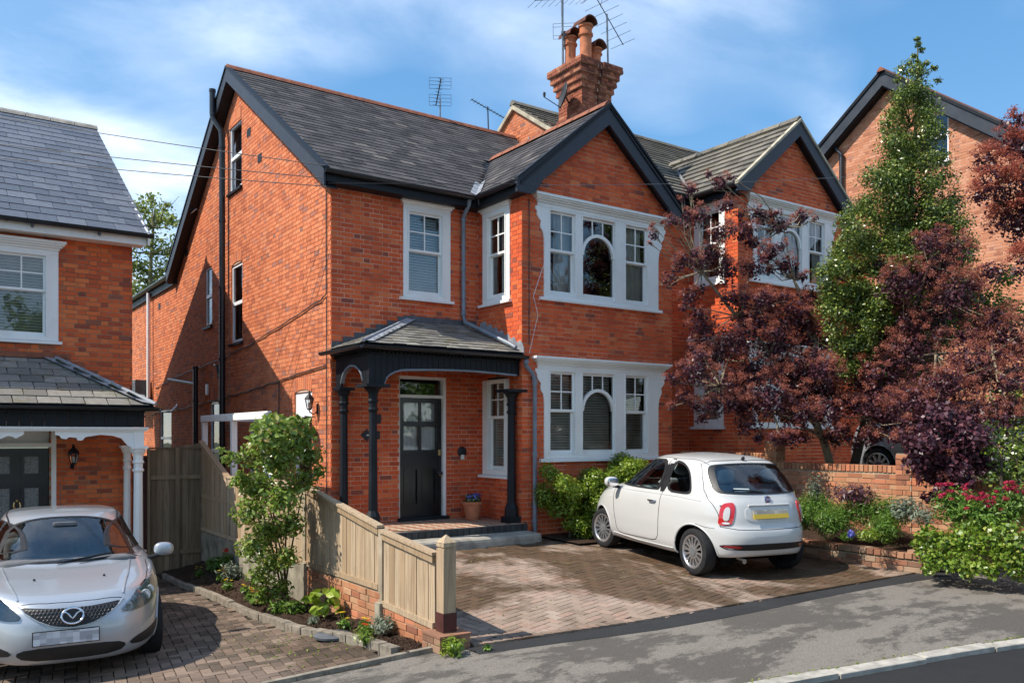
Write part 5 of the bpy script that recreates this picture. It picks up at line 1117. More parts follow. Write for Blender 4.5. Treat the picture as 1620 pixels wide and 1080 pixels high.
def soft_box(c,sz,n=3,k=.35,tilt=0):
    """rounded cushion as a mesh"""
    bm=bmesh.new(); bmesh.ops.create_cube(bm,size=1); bmesh.ops.bevel(bm,geom=bm.edges[:]+bm.verts[:],offset=k*.5,segments=3,affect='EDGES',profile=.5)
    vs=[]; ct,st=math.cos(tilt),math.sin(tilt)
    for q in bm.verts: x,y,z=q.co.x*sz[0],q.co.y*sz[1],q.co.z*sz[2]; vs.append((c[0]+x*ct+z*st,c[1]+y,c[2]-x*st+z*ct))
    bm.verts.index_update(); fs=[tuple(q.index for q in f.verts) for f in bm.faces]; bm.free(); return vs,fs
def seats(root,xs,y,zb,matb,math_):
    for x,hz in xs:
        for sy in (y,-y):
            m=MB(); m.add(*soft_box((x,sy,zb+.32),(.14,.46,.62),tilt=-.18),True); m.add(*soft_box((x+.25,sy,zb+.02),(.5,.48,.16)),True); st=m.build('seat',matb,root,local=True)
            m=MB(); m.add(*soft_box((x-.10,sy,zb+.32+hz),(.09,.25,.19),k=.7,tilt=-.12),True); m.build('headrest',math_,st,local=True)
def place_car(root,o,head,pitch=0.,sc=(1,1,1)):
    h=Vector((head[0],head[1],0)).normalized(); x=Vector((h.x*math.cos(pitch),h.y*math.cos(pitch),math.sin(pitch))); y=Vector((-h.y,h.x,0)); z=x.cross(y); x=x*sc[0]; y=y*sc[1]; z=z*sc[2]
    root.matrix_world=Matrix(((x.x,y.x,z.x,o[0]),(x.y,y.y,z.y,o[1]),(x.z,y.z,z.z,o[2]),(0,0,0,1)))
def mirror_cap(root,x,y,z,s,mat,foot='trim_black'):
    m=MB(); m.add(*soft_box((x,y+s*.09,z),(.12,.20,.145),k=.75),True); o=m.build('door_mirror',mat,root,local=True); MB().tube([(x+.02,y-s*.08,z-.09),(x+.01,y+s*.05,z-.06)],.022,8).build('mirror_foot',foot,o,local=True); m=MB(); m.add(*soft_box((x-.052,y+s*.09,z),(.03,.17,.115),k=.6),True); m.build('mirror_glass','chrome',o,local=True)
# ---------------------------------------------------------------- small white hatchback
fiat=thing('parked_car','small white hatchback parked nose-in before the bay window','car',(3.4,-5.8,-.1))
lv=[(.20,.27,3.36,.21,.64,.21),(.085,.285,3.47,.23,.745,.225),(.03,.37,3.53,.33,.795,.33),(.0,.49,3.55,.47,.812,.50),(.012,.585,3.545,.58,.815,.61),(.05,.655,3.52,.68,.812,.71),(.075,.77,3.465,.77,.804,.81),(.11,.90,3.34,.865,.787,.905),(.155,.985,2.98,.955,.762,.965),(.195,1.045,2.70,1.01,.738,1.02),(.33,1.19,2.45,1.155,.685,1.15),(.47,1.325,2.18,1.31,.625,1.295),(.55,1.385,2.05,1.383,.585,1.37),(.66,1.425,1.90,1.432,.53,1.42),(.86,1.458,1.66,1.463,.42,1.452),(1.08,1.477,1.46,1.483,.22,1.476),(1.22,1.485,1.27,1.487,.01,1.486)]
n=len(lv); xm=[1.7]*7+[1.65,1.6,1.5,1.35,1.25,1.22,1.22,1.22,1.22,1.245]
c=Car(fiat,lv,xm,[3.4,3.4,3.4,3.4,3.3,3.1,2.9,2.7,2.7,2.8,3.0,3.0,3.0,3,3,2.6,2.2],[4.6,4.2,3.8,3.6,3.6,3.7,3.9,3.9,3.9,4,4.2,4.2,4.2,4,3.6,3,2.2],[.60,2.90],.292,.338,'paint_white')
FL=Fr((0,0,0),(1,0,0),(0,0,1),(0,1,0)); FRt=Fr((0,0,0),(1,0,0),(0,0,1),(0,-1,0)); RE=Fr((0,0,0),(0,1,0),(0,0,1),(-1,0,0)); FRO=Fr((0,0,0),(0,1,0),(0,0,1),(1,0,0))
dw=[(2.58,.975),(2.52,1.02),(2.34,1.15),(2.15,1.275),(1.98,1.345),(1.75,1.385),(1.34,1.395),(1.335,1.0),(1.45,.985)]; qw=[(1.245,.99),(1.24,1.39),(1.10,1.382),(.96,1.345),(.84,1.27),(.75,1.15),(.70,1.05),(.70,1.0),(.80,.985)]
for f in (FL,FRt):
    c.patch(f,[(1.37,.975),(1.37,1.408),(1.20,1.402),(1.20,.985)],'pillar_trim','trim_black',off=.0025,smooth=1,rings=3)
    c.window(f,dw,'side_window',trim=.10,shrink=.92); c.window(f,qw,'quarter_window',trim=.13,shrink=.90)
    c.line(f,[(1.27,.99),(1.275,.75),(1.285,.50),(1.30,.40),(1.35,.345),(1.45,.325),(2.20,.305),(2.32,.32),(2.38,.37),(2.42,.50),(2.48,.70),(2.56,.95)],.005)
    c.line(f,[(.28,.615),(.40,.62),(.55,.645)],.004); c.line(f,[(2.55,.93),(2.9,.87),(3.2,.80)],.004)
    c.line(f,[(.50,.93),(.9,.95),(1.6,.945),(2.4,.93)],.006,'paint_white','waist_crease',off=.001)
    c.line(f,[(2.50,.29),(1.8,.27),(.98,.28)],.010,'paint_white','sill_trim')
    h=MB(); Q=[c.on(f,u,.845,o_) for u,o_ in ((1.36,.004),(1.38,.03),(1.50,.034),(1.53,.004))]; h.tube(Q,.012,8).build('door_handle','chrome',fiat,local=True)
    m=MB(); q=c.on(f,2.62,.80,.002); m.lathe([(.016,0),(.016,.006),(.006,.008)],None,10,fr=Fr(q,f.u,f.v,f.n)); m.build('side_repeater','lamp_clear',fiat,local=True)
rw=[(-.60,1.05),(-.575,1.20),(-.53,1.33),(-.46,1.372),(0,1.385),(.46,1.372),(.53,1.33),(.575,1.20),(.60,1.05),(.52,1.03),(0,1.018),(-.52,1.03)]
c.window(RE,rw,'rear_window',trim=.085,shrink=.935); c.window(FRO,[(-.60,1.06),(-.57,1.2),(-.50,1.35),(0,1.385),(.50,1.35),(.57,1.2),(.60,1.06),(0,1.03)],'windscreen',trim=.085,shrink=.935)
# rear details
c.line(RE,[(-.615,.64),(-.625,.80),(-.66,.95),(-.655,1.06),(-.61,1.22),(-.55,1.37),(-.45,1.405),(0,1.42),(.45,1.405),(.55,1.37),(.61,1.22),(.655,1.06),(.66,.95),(.625,.80),(.615,.64)],.0045)
c.line(RE,[(-.615,.64),(-.45,.615),(0,.61),(.45,.615),(.615,.64)],.005)
for sg in (1,-1):
    f=Fr((0,0,0),(.5*sg,.866,0) if sg>0 else (-.5,.866,0),(0,0,1),(-.866,.5*sg,0)); 
    P=[(.52,.665),(.495,.74),(.475,.85),(.485,.925),(.54,.93),(.62,.912),(.65,.85),(.665,.74),(.67,.665),(.60,.655)]; P=[(sg*u,v) for u,v in P]
    lt=c.patch(f,P,'tail_lamp','lamp_red',off=.012,smooth=1); P2=[(.555,.715),(.535,.80),(.535,.875),(.58,.875),(.61,.82),(.615,.72)]; c.patch(f,[(sg*u,v) for u,v in P2],'lamp_centre','paint_white',lt,off=.020,smooth=1,rings=4); c.patch(f,[(sg*u,v) for u,v in [(.54,.675),(.54,.70),(.615,.70),(.62,.675)]],'reversing_lamp','lamp_clear',lt,off=.021,smooth=1,rings=2)
sp=c.patch(RE,[(-.62,.40),(-.55,.368),(0,.36),(.55,.368),(.62,.40),(.62,.425),(.5,.44),(0,.445),(-.5,.44),(-.62,.425)],'bumper_strip','trim_black',off=.004,smooth=1)
for sg in (1,-1): c.patch(RE,[(sg*.60,.398),(sg*.42,.385),(sg*.42,.425),(sg*.60,.425)],'rear_reflector','lamp_red_dark',sp,off=.009,smooth=1,rings=2)
c.patch(RE,[(-.34,.71),(-.36,.78),(-.34,.88),(0,.90),(.34,.88),(.36,.78),(.34,.71),(0,.70)],'plate_recess','paint_white',off=.006,smooth=2)
q=c.on(RE,0,.79,.018); m=MB(); m.box(-.006,.006,-.26,.26,-.056,.056); npl=m.build('number_plate','plate_yellow',fiat,local=True); npl.location=q; npl.rotation_euler=(0,R(16),0)
MB().tube([c.on(RE,u,.895,.014) for u in (-.30,-.15,0,.15,.30)],.014,8).build('boot_handle','paint_white',fiat,local=True)
q=c.on(RE,0,.957,.004); g=G('badge_red'); g.col((.10,.012,.035)).rough(.2).coat(1); f=Fr(q,(0,1,0),(.3,0,1)); f.n=np.cross(f.v,f.u); f.n=-f.n if f.n[0]>0 else f.n
m=MB(); m.lathe([(.052,-.01),(.052,.008),(.043,.013),(.040,.010),(.01,.011)],None,28,fr=f); bd=m.build('badge','chrome',fiat,local=True); m=MB(); m.lathe([(.039,.0),(.039,.0125),(.01,.014)],None,24,fr=f); m.build('badge_disc','badge_red',bd,local=True)
for k in range(4):   # raised bar letters of the badge
    m=MB(); u=-.021+k*.0138
    if k==0: bars(m,f,[(u-.004,u-.001,-.014,.014),(u-.001,u+.005,.010,.014),(u-.001,u+.004,-.001,.003)],.013,.016)
    if k==1: bars(m,f,[(u-.0015,u+.0015,-.014,.014)],.013,.016)
    if k==2: m.prism(f,[(u-.006,-.014),(u-.003,-.014),(u,.009),(u+.003,-.014),(u+.006,-.014),(u+.0015,.014),(u-.0015,.014)],.013,.016)
    if k==3: bars(m,f,[(u-.005,u+.005,.010,.014),(u-.0015,u+.0015,-.014,.010)],.013,.016)
    m.build('badge_letter','chrome',bd,local=True)
MB().tube([c.on(RE,.02,1.045,.016),c.on(RE,.20,1.06,.02),c.on(RE,.42,1.072,.018)],.009,6).build('rear_wiper','trim_black',fiat,local=True)
st=c.patch(RE,[(.20,1.055),(.40,1.06),(.40,1.095),(.20,1.09)],'sticker','seat_pale',off=.006,smooth=0,rings=2)
MB().tube([(.30,.36,.235),(.085,.36,.228)],.030,12).build('exhaust','chrome',fiat,local=True)
m=MB(); m.tube([(.62,0,1.425),(.60,0,1.45)],.022,8); m.tube([(.60,0,1.448),(.50,0,1.66)],.004,6); m.build('aerial','trim_black',fiat,local=True)
c.line(Fr((0,0,0),(1,0,0),(0,1,0),(0,0,1)),[(.62,.50),(1.2,.545),(1.9,.50)],.005); c.line(Fr((0,0,0),(1,0,0),(0,1,0),(0,0,1)),[(.62,-.50),(1.2,-.545),(1.9,-.50)],.005); c.line(Fr((0,0,0),(1,0,0),(0,1,0),(0,0,1)),[(.68,-.47),(.64,-.3),(.63,0),(.64,.3),(.68,.47)],.0045)
body=c.finish(); seats(fiat,((.62,.40),(1.55,.46)),.33,.50,'seat_cloth','seat_pale')
m=MB(); m.add(*soft_box((2.42,0,.84),(.36,1.24,.24)),True); m.build('dashboard','seat_pale',fiat,local=True); MB().box(.35,2.5,-.66,.66,.40,.42).build('cabin_floor','dash',fiat,local=True); MB().box(.24,.62,-.6,.6,.88,.90).build('parcel_shelf','dash',fiat,local=True)
for sg in (1,-1): mirror_cap(fiat,2.42,sg*.78,1.02,sg,'paint_white'); wheel(fiat,.60,sg*.665,.292,.292,.185,sg,14); wheel(fiat,2.90,sg*.66,.292,.292,.185,sg,14,steer=R(7))
def wz(o,h,lx,ly): return o[0]+h[0]*lx-h[1]*ly, o[1]+h[1]*lx+h[0]*ly
hd=(.2126,.977); o=(3.36,-5.85); zr=zdrive(*wz(o,hd,.6,0)); zf=zdrive(*wz(o,hd,2.9,0)); pt=math.atan2(zf-zr,2.3); place_car(fiat,(o[0],o[1],zr-.6*math.tan(pt)+.004),hd,pt,(1.035,1.035,1.025))
# ---------------------------------------------------------------- silver hatchback on the left drive
maz=thing('parked_car','silver hatchback facing the street on the left drive','car',(-4.2,-4,-.55))
lv=[(.2,.25,4.18,.17,.70,.22),(.08,.30,4.32,.185,.82,.24),(.03,.42,4.39,.27,.865,.36),(.0,.55,4.42,.38,.875,.52),(.02,.68,4.42,.49,.878,.66),(.05,.80,4.405,.58,.872,.76),(.08,.90,4.365,.665,.862,.84),(.12,1.0,4.24,.755,.845,.905),(.18,1.06,3.87,.845,.825,.945),(.25,1.10,3.46,.915,.795,.985),(.32,1.14,3.25,.960,.77,1.02),(.50,1.26,2.80,1.17,.69,1.19),(.65,1.36,2.38,1.355,.63,1.33),(.75,1.41,2.22,1.412,.595,1.385),(.95,1.44,2.02,1.442,.53,1.425),(1.2,1.455,1.85,1.458,.38,1.445),(1.45,1.463,1.55,1.465,.02,1.464)]
c=Car(maz,lv,[2.2]*8+[2.1,2.0,1.8,1.6,1.5,1.5,1.5,1.5,1.5],[3.4,3.4,3.4,3.3,3.2,3.1,3.0,2.9,2.9,3.0,3.2,3.2,3.2,3.2,3.2,2.8,2.2],[4]*15+[3,2.2],[.80,3.44],.315,.355,'paint_silver')
TOP=Fr((0,0,0),(1,0,0),(0,1,0),(0,0,1)); WS=Fr((0,0,0),(0,1,0),(-.55,0,.835),(.835,0,.55))
def wsP(P): return [(y,-.55*x+.835*z) for y,x,z in P]
scr=[(-.675,3.10,1.02),(-.61,2.74,1.195),(-.545,2.40,1.345),(-.30,2.33,1.375),(0,2.31,1.38),(.30,2.33,1.375),(.545,2.40,1.345),(.61,2.74,1.195),(.675,3.10,1.02),(.35,3.23,.975),(0,3.255,.968),(-.35,3.23,.975)]
c.window(WS,wsP(scr),'windscreen',trim=.075,shrink=.945,smooth=1)
for f in (FL,FRt):
    c.window(f,[(3.02,1.045),(2.80,1.15),(2.50,1.27),(2.2,1.335),(1.7,1.355),(1.66,1.03),(2.2,1.025)],'side_window',trim=.05,shrink=.96); c.window(f,[(1.58,1.03),(1.60,1.352),(1.2,1.34),(.85,1.27),(.62,1.15),(.75,1.06)],'side_window',trim=.06,shrink=.95)
    c.line(f,[(3.0,1.0),(2.98,.7),(2.95,.40),(2.85,.33),(1.75,.33),(1.65,.4),(1.62,.8),(1.62,1.0)],.005)
    c.line(f,[(3.44,.98),(3.3,1.0),(3.05,1.03)],.004)
    MB().tube([c.on(f,u,.90,o_) for u,o_ in ((1.80,.004),(1.83,.03),(1.98,.03),(2.0,.004))],.012,8).build('door_handle','paint_silver',maz,local=True)
c.window(RE,[(-.62,1.16),(-.55,1.33),(0,1.36),(.55,1.33),(.62,1.16),(0,1.13)],'rear_window',trim=.09,shrink=.93)
gr=[(-.42,.70),(-.37,.655),(-.27,.585),(-.14,.53),(0,.515),(.14,.53),(.27,.585),(.37,.655),(.42,.70),(.25,.685),(.12,.675),(0,.672),(-.12,.675),(-.25,.685)]
gp=c.patch(FRO,gr,'grille','trim_black',off=.004,smooth=1,rings=5)
for i in range(-13,14):   # honeycomb mesh of the grille
    for j in range(6):
        y=i*.031+(j%2)*.0155; z=.528+j*.0265
        if inpoly([(a*.94,.61+(b-.61)*.9) for a,b in gr],y,z):
            P=[c.on(FRO,y+.0165*math.cos(a),z+.0145*math.sin(a),.011) for a in np.linspace(0,2*math.pi,7)]
            if all(q is not None for q in P): MB().tube(P,.0022,4,caps=False).build('grille_mesh','trim_grey',gp,local=True)
for sg in (1,-1): c.line(FRO,[(sg*.43,.71),(sg*.37,.65),(sg*.27,.58),(sg*.14,.523),(0,.508)],.007,'paint_silver','grille_surround',off=.006,par=gp)
q=c.on(FRO,0,.607,.022); f=Fr(q,(0,1,0),(-.35,0,1)); f.n=np.cross(f.u,f.v); f.n/=np.linalg.norm(f.n)
m=MB(); k=36; P=[f.p(.088*math.cos(a),.070*math.sin(a),0) for a in np.linspace(0,2*math.pi,k+1)]; m.tube(P,.0095,8,caps=False); em=m.build('emblem','chrome',maz,local=True)
P=[f.p(u,v,.004) for u,v in ((-.080,.030),(-.058,.034),(-.036,.020),(-.016,-.008),(0,-.026),(.016,-.008),(.036,.020),(.058,.034),(.080,.030))]; MB().tube(P,[.006,.008,.009,.009,.008,.009,.009,.008,.006],8).build('emblem_wing','chrome',em,local=True)
m=MB(); m.lathe([(.01,-.012),(.084,-.012),(.084,-.006),(.01,-.006)],None,24,fr=f); m.build('emblem_ground','trim_black',em,local=True)
q=c.on(FRO,-.05,.435,.02); m=MB(); m.box(-.006,.006,-.26,.26,-.056,.056); npl=m.build('number_plate','plate_white',maz,local=True); npl.location=q; MB().box(-.008,.0,-.268,.268,-.064,.064).build('plate_surround','trim_black',npl,local=True)
c.patch(FRO,[(-.46,.30),(-.38,.235),(0,.222),(.38,.235),(.46,.30),(.36,.345),(0,.35),(-.36,.345)],'lower_grille','trim_black',off=.004,smooth=1)
for sg in (1,-1):
    P=[(.46,.29),(.62,.265),(.74,.305),(.80,.40),(.79,.43),(.68,.385),(.52,.345)]; f2=Fr((0,0,0),(-.35*sg,.937,0),(0,0,1),(.937,.35*sg,0)); c.patch(f2,[(sg*(u-.06)*.94-sg*1.42,v) for u,v in P],'bumper_intake','trim_black',off=.004,smooth=1) if False else c.patch(FRO,[(sg*u,v) for u,v in P],'bumper_intake','trim_black',off=.004,smooth=1)
    f3=Fr((0,0,0),(-.5*sg,.866,0),(0,0,1),(.866,.5*sg,0)); k0=-.5*sg*4.15
    P=[(.38,.60),(.48,.69),(.58,.765),(.68,.82),(.765,.83),(.80,.765),(.775,.69),(.69,.625),(.53,.585)]
    Q=[]
    for u,v in P:
        x_=c.on(FRO,sg*u,v,0); Q.append((float(x_@f3.u),float(x_@f3.v)))
    hl=c.patch(f3,Q,'headlamp','lamp_dark',off=.004,smooth=1); ce=np.mean(np.array(Q),0)
    for (du,dv,r_) in ((-.045*sg,-.012,.052),(.075*sg,.02,.040)):
        q=c.on(f3,ce[0]+du,ce[1]+dv,.002); f4=Fr(q,f3.u,f3.v,f3.n); m=MB(); m.lathe([(r_,-.004),(r_,.010),(r_*.86,.014),(r_*.7,.008),(.006,.012)],None,20,fr=f4); m.build('lamp_reflector','lamp_clear',hl,local=True)
    c.patch(f3,Q,'headlamp_lens','car_glass',hl,off=.017,smooth=1,rings=5)
    c.line(TOP,[(4.15,sg*.60),(3.9,sg*.66),(3.5,sg*.72),(3.12,sg*.74)],.0045); c.line(TOP,[(2.35,sg*.52),(1.9,sg*.565),(1.0,sg*.56)],.010,name='roof_channel')
    c.line(TOP,[(4.20,sg*.43),(3.7,sg*.52),(3.2,sg*.58)],.010,'paint_silver','bonnet_crease',off=.002)
    c.line(WS,wsP([(sg*.10,3.27,.965),(sg*.10+.25,3.20,.99),(sg*.10+.52,3.10,1.02)]),.009,name='wiper',off=.016)
    q=c.on(TOP,3.75,sg*.3,.004); m=MB(); m.lathe([(.012,0),(.01,.012),(.004,.016)],None,8,fr=Fr(q,(1,0,0),(0,1,0),(0,0,1))); m.build('washer_jet','trim_black',maz,local=True)
    mirror_cap(maz,2.95,sg*.86,1.02,sg,'paint_silver'); wheel(maz,3.44,sg*.745,.315,.315,.205,sg,10,style='bold'); wheel(maz,.80,sg*.745,.315,.315,.205,sg,10,style='bold')
c.line(FRO,[(-.80,.60),(-.44,.50),(0,.47),(.44,.50),(.80,.60)],.0045) if False else None
c.line(TOP,[(4.25,-.42),(4.30,-.2),(4.31,0),(4.30,.2),(4.25,.42)],.0045)
c.finish(); seats(maz,((1.15,.40),(2.05,.47)),.36,.52,'seat_cloth','seat_cloth'); m=MB(); m.add(*soft_box((2.95,0,.90),(.5,1.30,.22)),True); m.build('dashboard','dash',maz,local=True)
f=Fr((2.62,-.36,.97),(0,1,0),(-.35,0,.94)); f.n=np.cross(f.u,f.v); MB().tube([f.p(.18*math.cos(a),.18*math.sin(a)) for a in np.linspace(0,2*math.pi,25)],.014,8,caps=False).build('steering_wheel','dash',maz,local=True)
m=MB(); m.add(*soft_box((2.50,0,1.30),(.05,.24,.07)),True); m.build('rear_view_mirror','dash',maz,local=True); m=MB(); m.add(*soft_box((2.52,0,1.19),(.02,.05,.09),k=.8),True); m.build('air_freshener','lamp_red',maz,local=True)
MB().box(.5,3.0,-.68,.68,.38,.40).build('cabin_floor','dash',maz,local=True); MB().tube([(.75,.0,1.42),(.62,.0,1.72)],.005,6).build('aerial','trim_black',maz,local=True)
hd2=(-.095,-.995); o=(-4.216+.095*4.42,-4.13+.995*4.42); zr=zleft(o[0],min(o[1]-.8,1.2)); zf=zleft(*wz(o,hd2,3.44,0)); pt=math.atan2(zf-zr,2.64); place_car(maz,(o[0],o[1],zr-.8*math.tan(pt)+.004),hd2,pt)
# ---------------------------------------------------------------- car behind the tree: same model of parts, standing on the neighbour's drive
def copy_tree(o,parent=None):
    c_=o.copy(); COL.objects.link(c_); c_.parent=parent
    if parent is not None: c_.matrix_parent_inverse=o.matrix_parent_inverse.copy()
    for ch in o.children: copy_tree(ch,c_)
    return c_
far=copy_tree(maz); far['label']='pale car half hidden behind the purple tree and boundary wall'; place_car(far,(9.4,-3.25,.86),(0,-1),0)
# ================================================================ plants
def leaf_mat(name,stops,trans=.3,rough=.45,spec=.4,tip=None):
    g=G(name); r=g.rnd(); c=g.ramp(r,stops); c=g.mix(g.math('MULTIPLY',g.ramp(g.noise(1.7,3,.6),[(.4,0.),(.7,1.)]),.35),c,tuple(x*.55 for x in stops[0][1])); g.col(c).rough(rough).spec(spec)
    t=g.n('ShaderNodeBsdfTranslucent'); g.L(c,t.inputs[0]); m=g.n('ShaderNodeMixShader'); m.inputs[0].default_value=trans; g.L(g.b.outputs[0],m.inputs[1]); g.L(t.outputs[0],m.inputs[2]); g.L(m.outputs[0],g.out.inputs[0])
leaf_mat('leaf_purple',[(0,(.040,.015,.026)),(.4,(.085,.028,.044)),(.75,(.14,.045,.062)),(1,(.22,.095,.11))],.30,.40)
leaf_mat('leaf_plume',[(0,(.30,.085,.065)),(.5,(.45,.15,.105)),(1,(.60,.26,.18))],.40,.8,.15)
leaf_mat('leaf_bronze',[(0,(.28,.06,.04)),(.5,(.45,.115,.075)),(1,(.60,.21,.13))],.35,.7,.2)
leaf_mat('leaf_holly',[(0,(.05,.085,.018)),(.4,(.10,.16,.028)),(.7,(.18,.26,.045)),(1,(.46,.50,.11))],.28,.28,.6)
leaf_mat('leaf_lime',[(0,(.11,.19,.015)),(.5,(.22,.33,.026)),(1,(.40,.48,.07))],.35,.35,.5)
leaf_mat('leaf_green',[(0,(.06,.13,.018)),(.5,(.12,.23,.03)),(1,(.23,.36,.06))],.35,.4,.4)
leaf_mat('leaf_shrub',[(0,(.12,.20,.028)),(.5,(.23,.34,.05)),(.85,(.34,.44,.09)),(1,(.48,.33,.12))],.35,.3,.55)
leaf_mat('leaf_ivy',[(0,(.07,.14,.014)),(.4,(.15,.25,.024)),(.8,(.27,.37,.045)),(1,(.46,.48,.10))],.3,.32,.5)
leaf_mat('leaf_silver',[(0,(.12,.15,.10)),(.5,(.20,.24,.17)),(1,(.30,.33,.25))],.3,.6,.3)
leaf_mat('leaf_birch',[(0,(.13,.18,.03)),(.5,(.24,.30,.06)),(1,(.38,.41,.11))],.4,.5,.3)
leaf_mat('petal_red',[(0,(.40,.015,.05)),(1,(.62,.06,.13))],.3,.6,.2); leaf_mat('petal_yellow',[(0,(.70,.42,.02)),(1,(.80,.58,.04))],.3,.6,.2); leaf_mat('petal_orange',[(0,(.70,.20,.01)),(1,(.75,.32,.03))],.3,.6,.2); leaf_mat('petal_blue',[(0,(.09,.10,.45)),(1,(.26,.28,.72))],.3,.6,.2); leaf_mat('petal_scarlet',[(0,(.55,.03,.01)),(1,(.65,.06,.02))],.3,.6,.2)
simple('bark_pale',(.30,.245,.165),.9,.4,9,.2,.5); simple('bark_dark',(.085,.065,.05),.95,.4,9,.15,.5); simple('bark_moss',(.16,.15,.08),.95,.4,7,.15,.5)
def leaf_arrays(P,L_,W_,out=None,up=.3,bias=.6,fold=.25,rng=RNG,droop=0.):
    """P centres, L_ lengths; returns verts (n*4,3)"""
    n=len(P); d=rng.normal(size=(n,3)); 
    if out is not None: d=d*(1-bias)+out*bias
    d[:,2]+=up-droop; d/=np.linalg.norm(d,axis=1,keepdims=True)+1e-9
    a=rng.normal(size=(n,3)); a-=d*(a*d).sum(1,keepdims=True); a/=np.linalg.norm(a,axis=1,keepdims=True)+1e-9      # leaf axis
    b=np.cross(d,a); L2=np.asarray(L_).reshape(-1,1)*np.ones((n,1)); W2=L2*W_
    base=P-a*L2*.5; tip=P+a*L2*.5-d*L2*.10; l=P+b*W2*.5+d*L2*fold*.5-a*L2*.05; r=P-b*W2*.5+d*L2*fold*.5-a*L2*.05
    return np.stack([base,r,tip,l],1).reshape(-1,3)
def leaf_mesh(name,mat,parent,V_,kind='stuff',base=None):
    n=len(V_)//4; me=bpy.data.meshes.new(name); loc=np.array(WL[parent.name]) if parent is not None else (np.zeros(3) if base is None else np.array(base))
    me.vertices.add(n*4); me.vertices.foreach_set('co',(V_-loc).astype(np.float32).ravel()); me.loops.add(n*4); me.loops.foreach_set('vertex_index',np.arange(n*4,dtype=np.int32)); me.polygons.add(n); me.polygons.foreach_set('loop_start',np.arange(0,n*4,4,dtype=np.int32))
    me.materials.append(MATS[mat]); me.update(calc_edges=True); o=bpy.data.objects.new(name,me); COL.objects.link(o)
    if parent is not None: o.parent=parent; WL[o.name]=tuple(loc)
    else: o.location=tuple(loc)
    if kind: o['kind']=kind
    return o
def ball(c,r,n,shell=.55,sq=(1,1,1),rng=RNG):
    d=rng.normal(size=(n,3)); d/=np.linalg.norm(d,axis=1,keepdims=True); rr=r*(shell+(1-shell)*rng.random((n,1)))*(.75+.35*rng.random((n,1))); return np.array(c)+d*rr*np.array(sq), d
def pt(px,py,w_):
    return CM+FWD*w_+RGT*((px-810)/1340*w_)+V3(0,0,(689-py)/1340*w_)
def crown(parent,name,mat,cl,per,L_,W_,up=.3,shell=.5,sq=(1,1,.85),bias=.55,fold=.25,dens=True,kind='stuff'):
    Vs=[]
    for c,r in cl:
        n=int(per*(r/.4)**2) if dens else per; P,d=ball(c,r,max(8,n),shell,sq); Vs.append(leaf_arrays(P,RNG.uniform(.7,1.25,len(P))*L_,W_,d,up,bias,fold))
    return leaf_mesh(name,mat,parent,np.vstack(Vs),kind)
def limb(parent,pts,r0,r1,mat,name='limb',n=7,sub=5):
    P=[np.array(p,float) for p in pts]; T=np.arange(len(P)); tt=np.linspace(0,len(P)-1,(len(P)-1)*sub+1); Q=[tuple(cubic([t],T,[p[k] for p in P])[0] for k in range(3)) for t in tt]; m=len(Q)
    return MB().tube(Q,[r0+(r1-r0)*i/(m-1) for i in range(m)],n).build(name,mat,parent)
def twigs(parent,roots,cl,mat,r=.012,name='branches'):
    """thin branches from limb points to the foliage clumps"""
    m=MB()
    for c,rr in cl:
        c=np.array(c); q=min(roots,key=lambda p:np.linalg.norm(np.array(p)-c)+.5*max(0,p[2]-c[2])); q=np.array(q); mid=(q+c)/2+RNG.normal(size=3)*.06*np.linalg.norm(c-q)+V3(0,0,-.04)
        m.tube([q,mid,c],[r*1.6,r,r*.4],5,caps=False)
        for k in range(3):
            e=c+RNG.normal(size=3)*rr*.55; m.tube([mid*.4+c*.6,e],[r*.6,r*.25],4,caps=False)
    return m.build(name,mat,parent,kind='stuff')
# ---------------------------------------------------------------- purple smoke tree
ST=thing('smoke_tree','purple-leaved smoke tree with pinkish plumes leaning over the boundary wall','tree',(7.7,-3.8,.85))
cl2=[(1035,372,13.6,15),(1200,340,14.3,28),(1140,370,14.1,30),(1060,440,13.6,20),(1150,430,14,34),(1215,400,14.3,30),(1090,470,13.8,28),(1130,560,13.9,36),(1190,510,14.1,36),(1250,500,14.2,36),(1190,590,13.9,40),(1255,590,14,42),(1170,640,13.8,30),(1300,590,14,40),(1085,630,13.7,20),(1250,650,13.9,36),(1310,650,13.8,34),(1385,640,13.4,40),(1440,640,13.2,40),(1062,350,13.6,16),(1092,300,14,17),(1140,288,14.3,22),(1105,342,13.9,30),(1150,328,14.2,25),(1178,368,14.2,32),(1125,405,13.9,36),(1082,415,13.6,28),(1190,425,14.2,32),(1232,358,14.4,28),(1268,345,14.6,22),(1245,420,14.4,26),(1160,470,14,36),(1215,480,14.3,36),(1280,470,14.3,30),(1110,520,13.8,30),(1165,540,14,40),(1230,550,14.2,46),(1290,540,14.2,42),(1100,590,13.7,34),(1128,640,13.7,26),(1150,610,13.9,40),(1180,672,13.8,26),(1215,630,13.9,46),(1280,620,14,50),(1345,635,13.8,40),(1245,690,13.8,26),(1320,690,13.8,28),(1390,600,13.6,52),(1440,560,13.5,52),(1400,520,13.6,46),(1460,500,13.4,52),(1425,450,13.5,44),(1472,430,13.3,42),(1500,400,13.2,38),(1512,470,13,48),(1560,520,12.8,48),(1540,580,12.6,52),(1590,600,12.4,54),(1600,540,12.4,46),(1480,620,12.9,52),(1410,665,13.3,40),(1530,650,12.5,46),(1375,690,13.4,24),(1590,660,12.2,46)]
cl=[(pt(x,y,d+RNG.normal()*.25),r*d/1340*(.74 if (x<1330 and y<500) else 1.0)) for x,y,d,r in cl2]
for c_,r_ in list(cl):
    for k in range(2):
        d=RNG.normal(size=3); d/=np.linalg.norm(d); cl.append((c_+d*r_*RNG.uniform(.9,1.5),r_*RNG.uniform(.3,.6)))
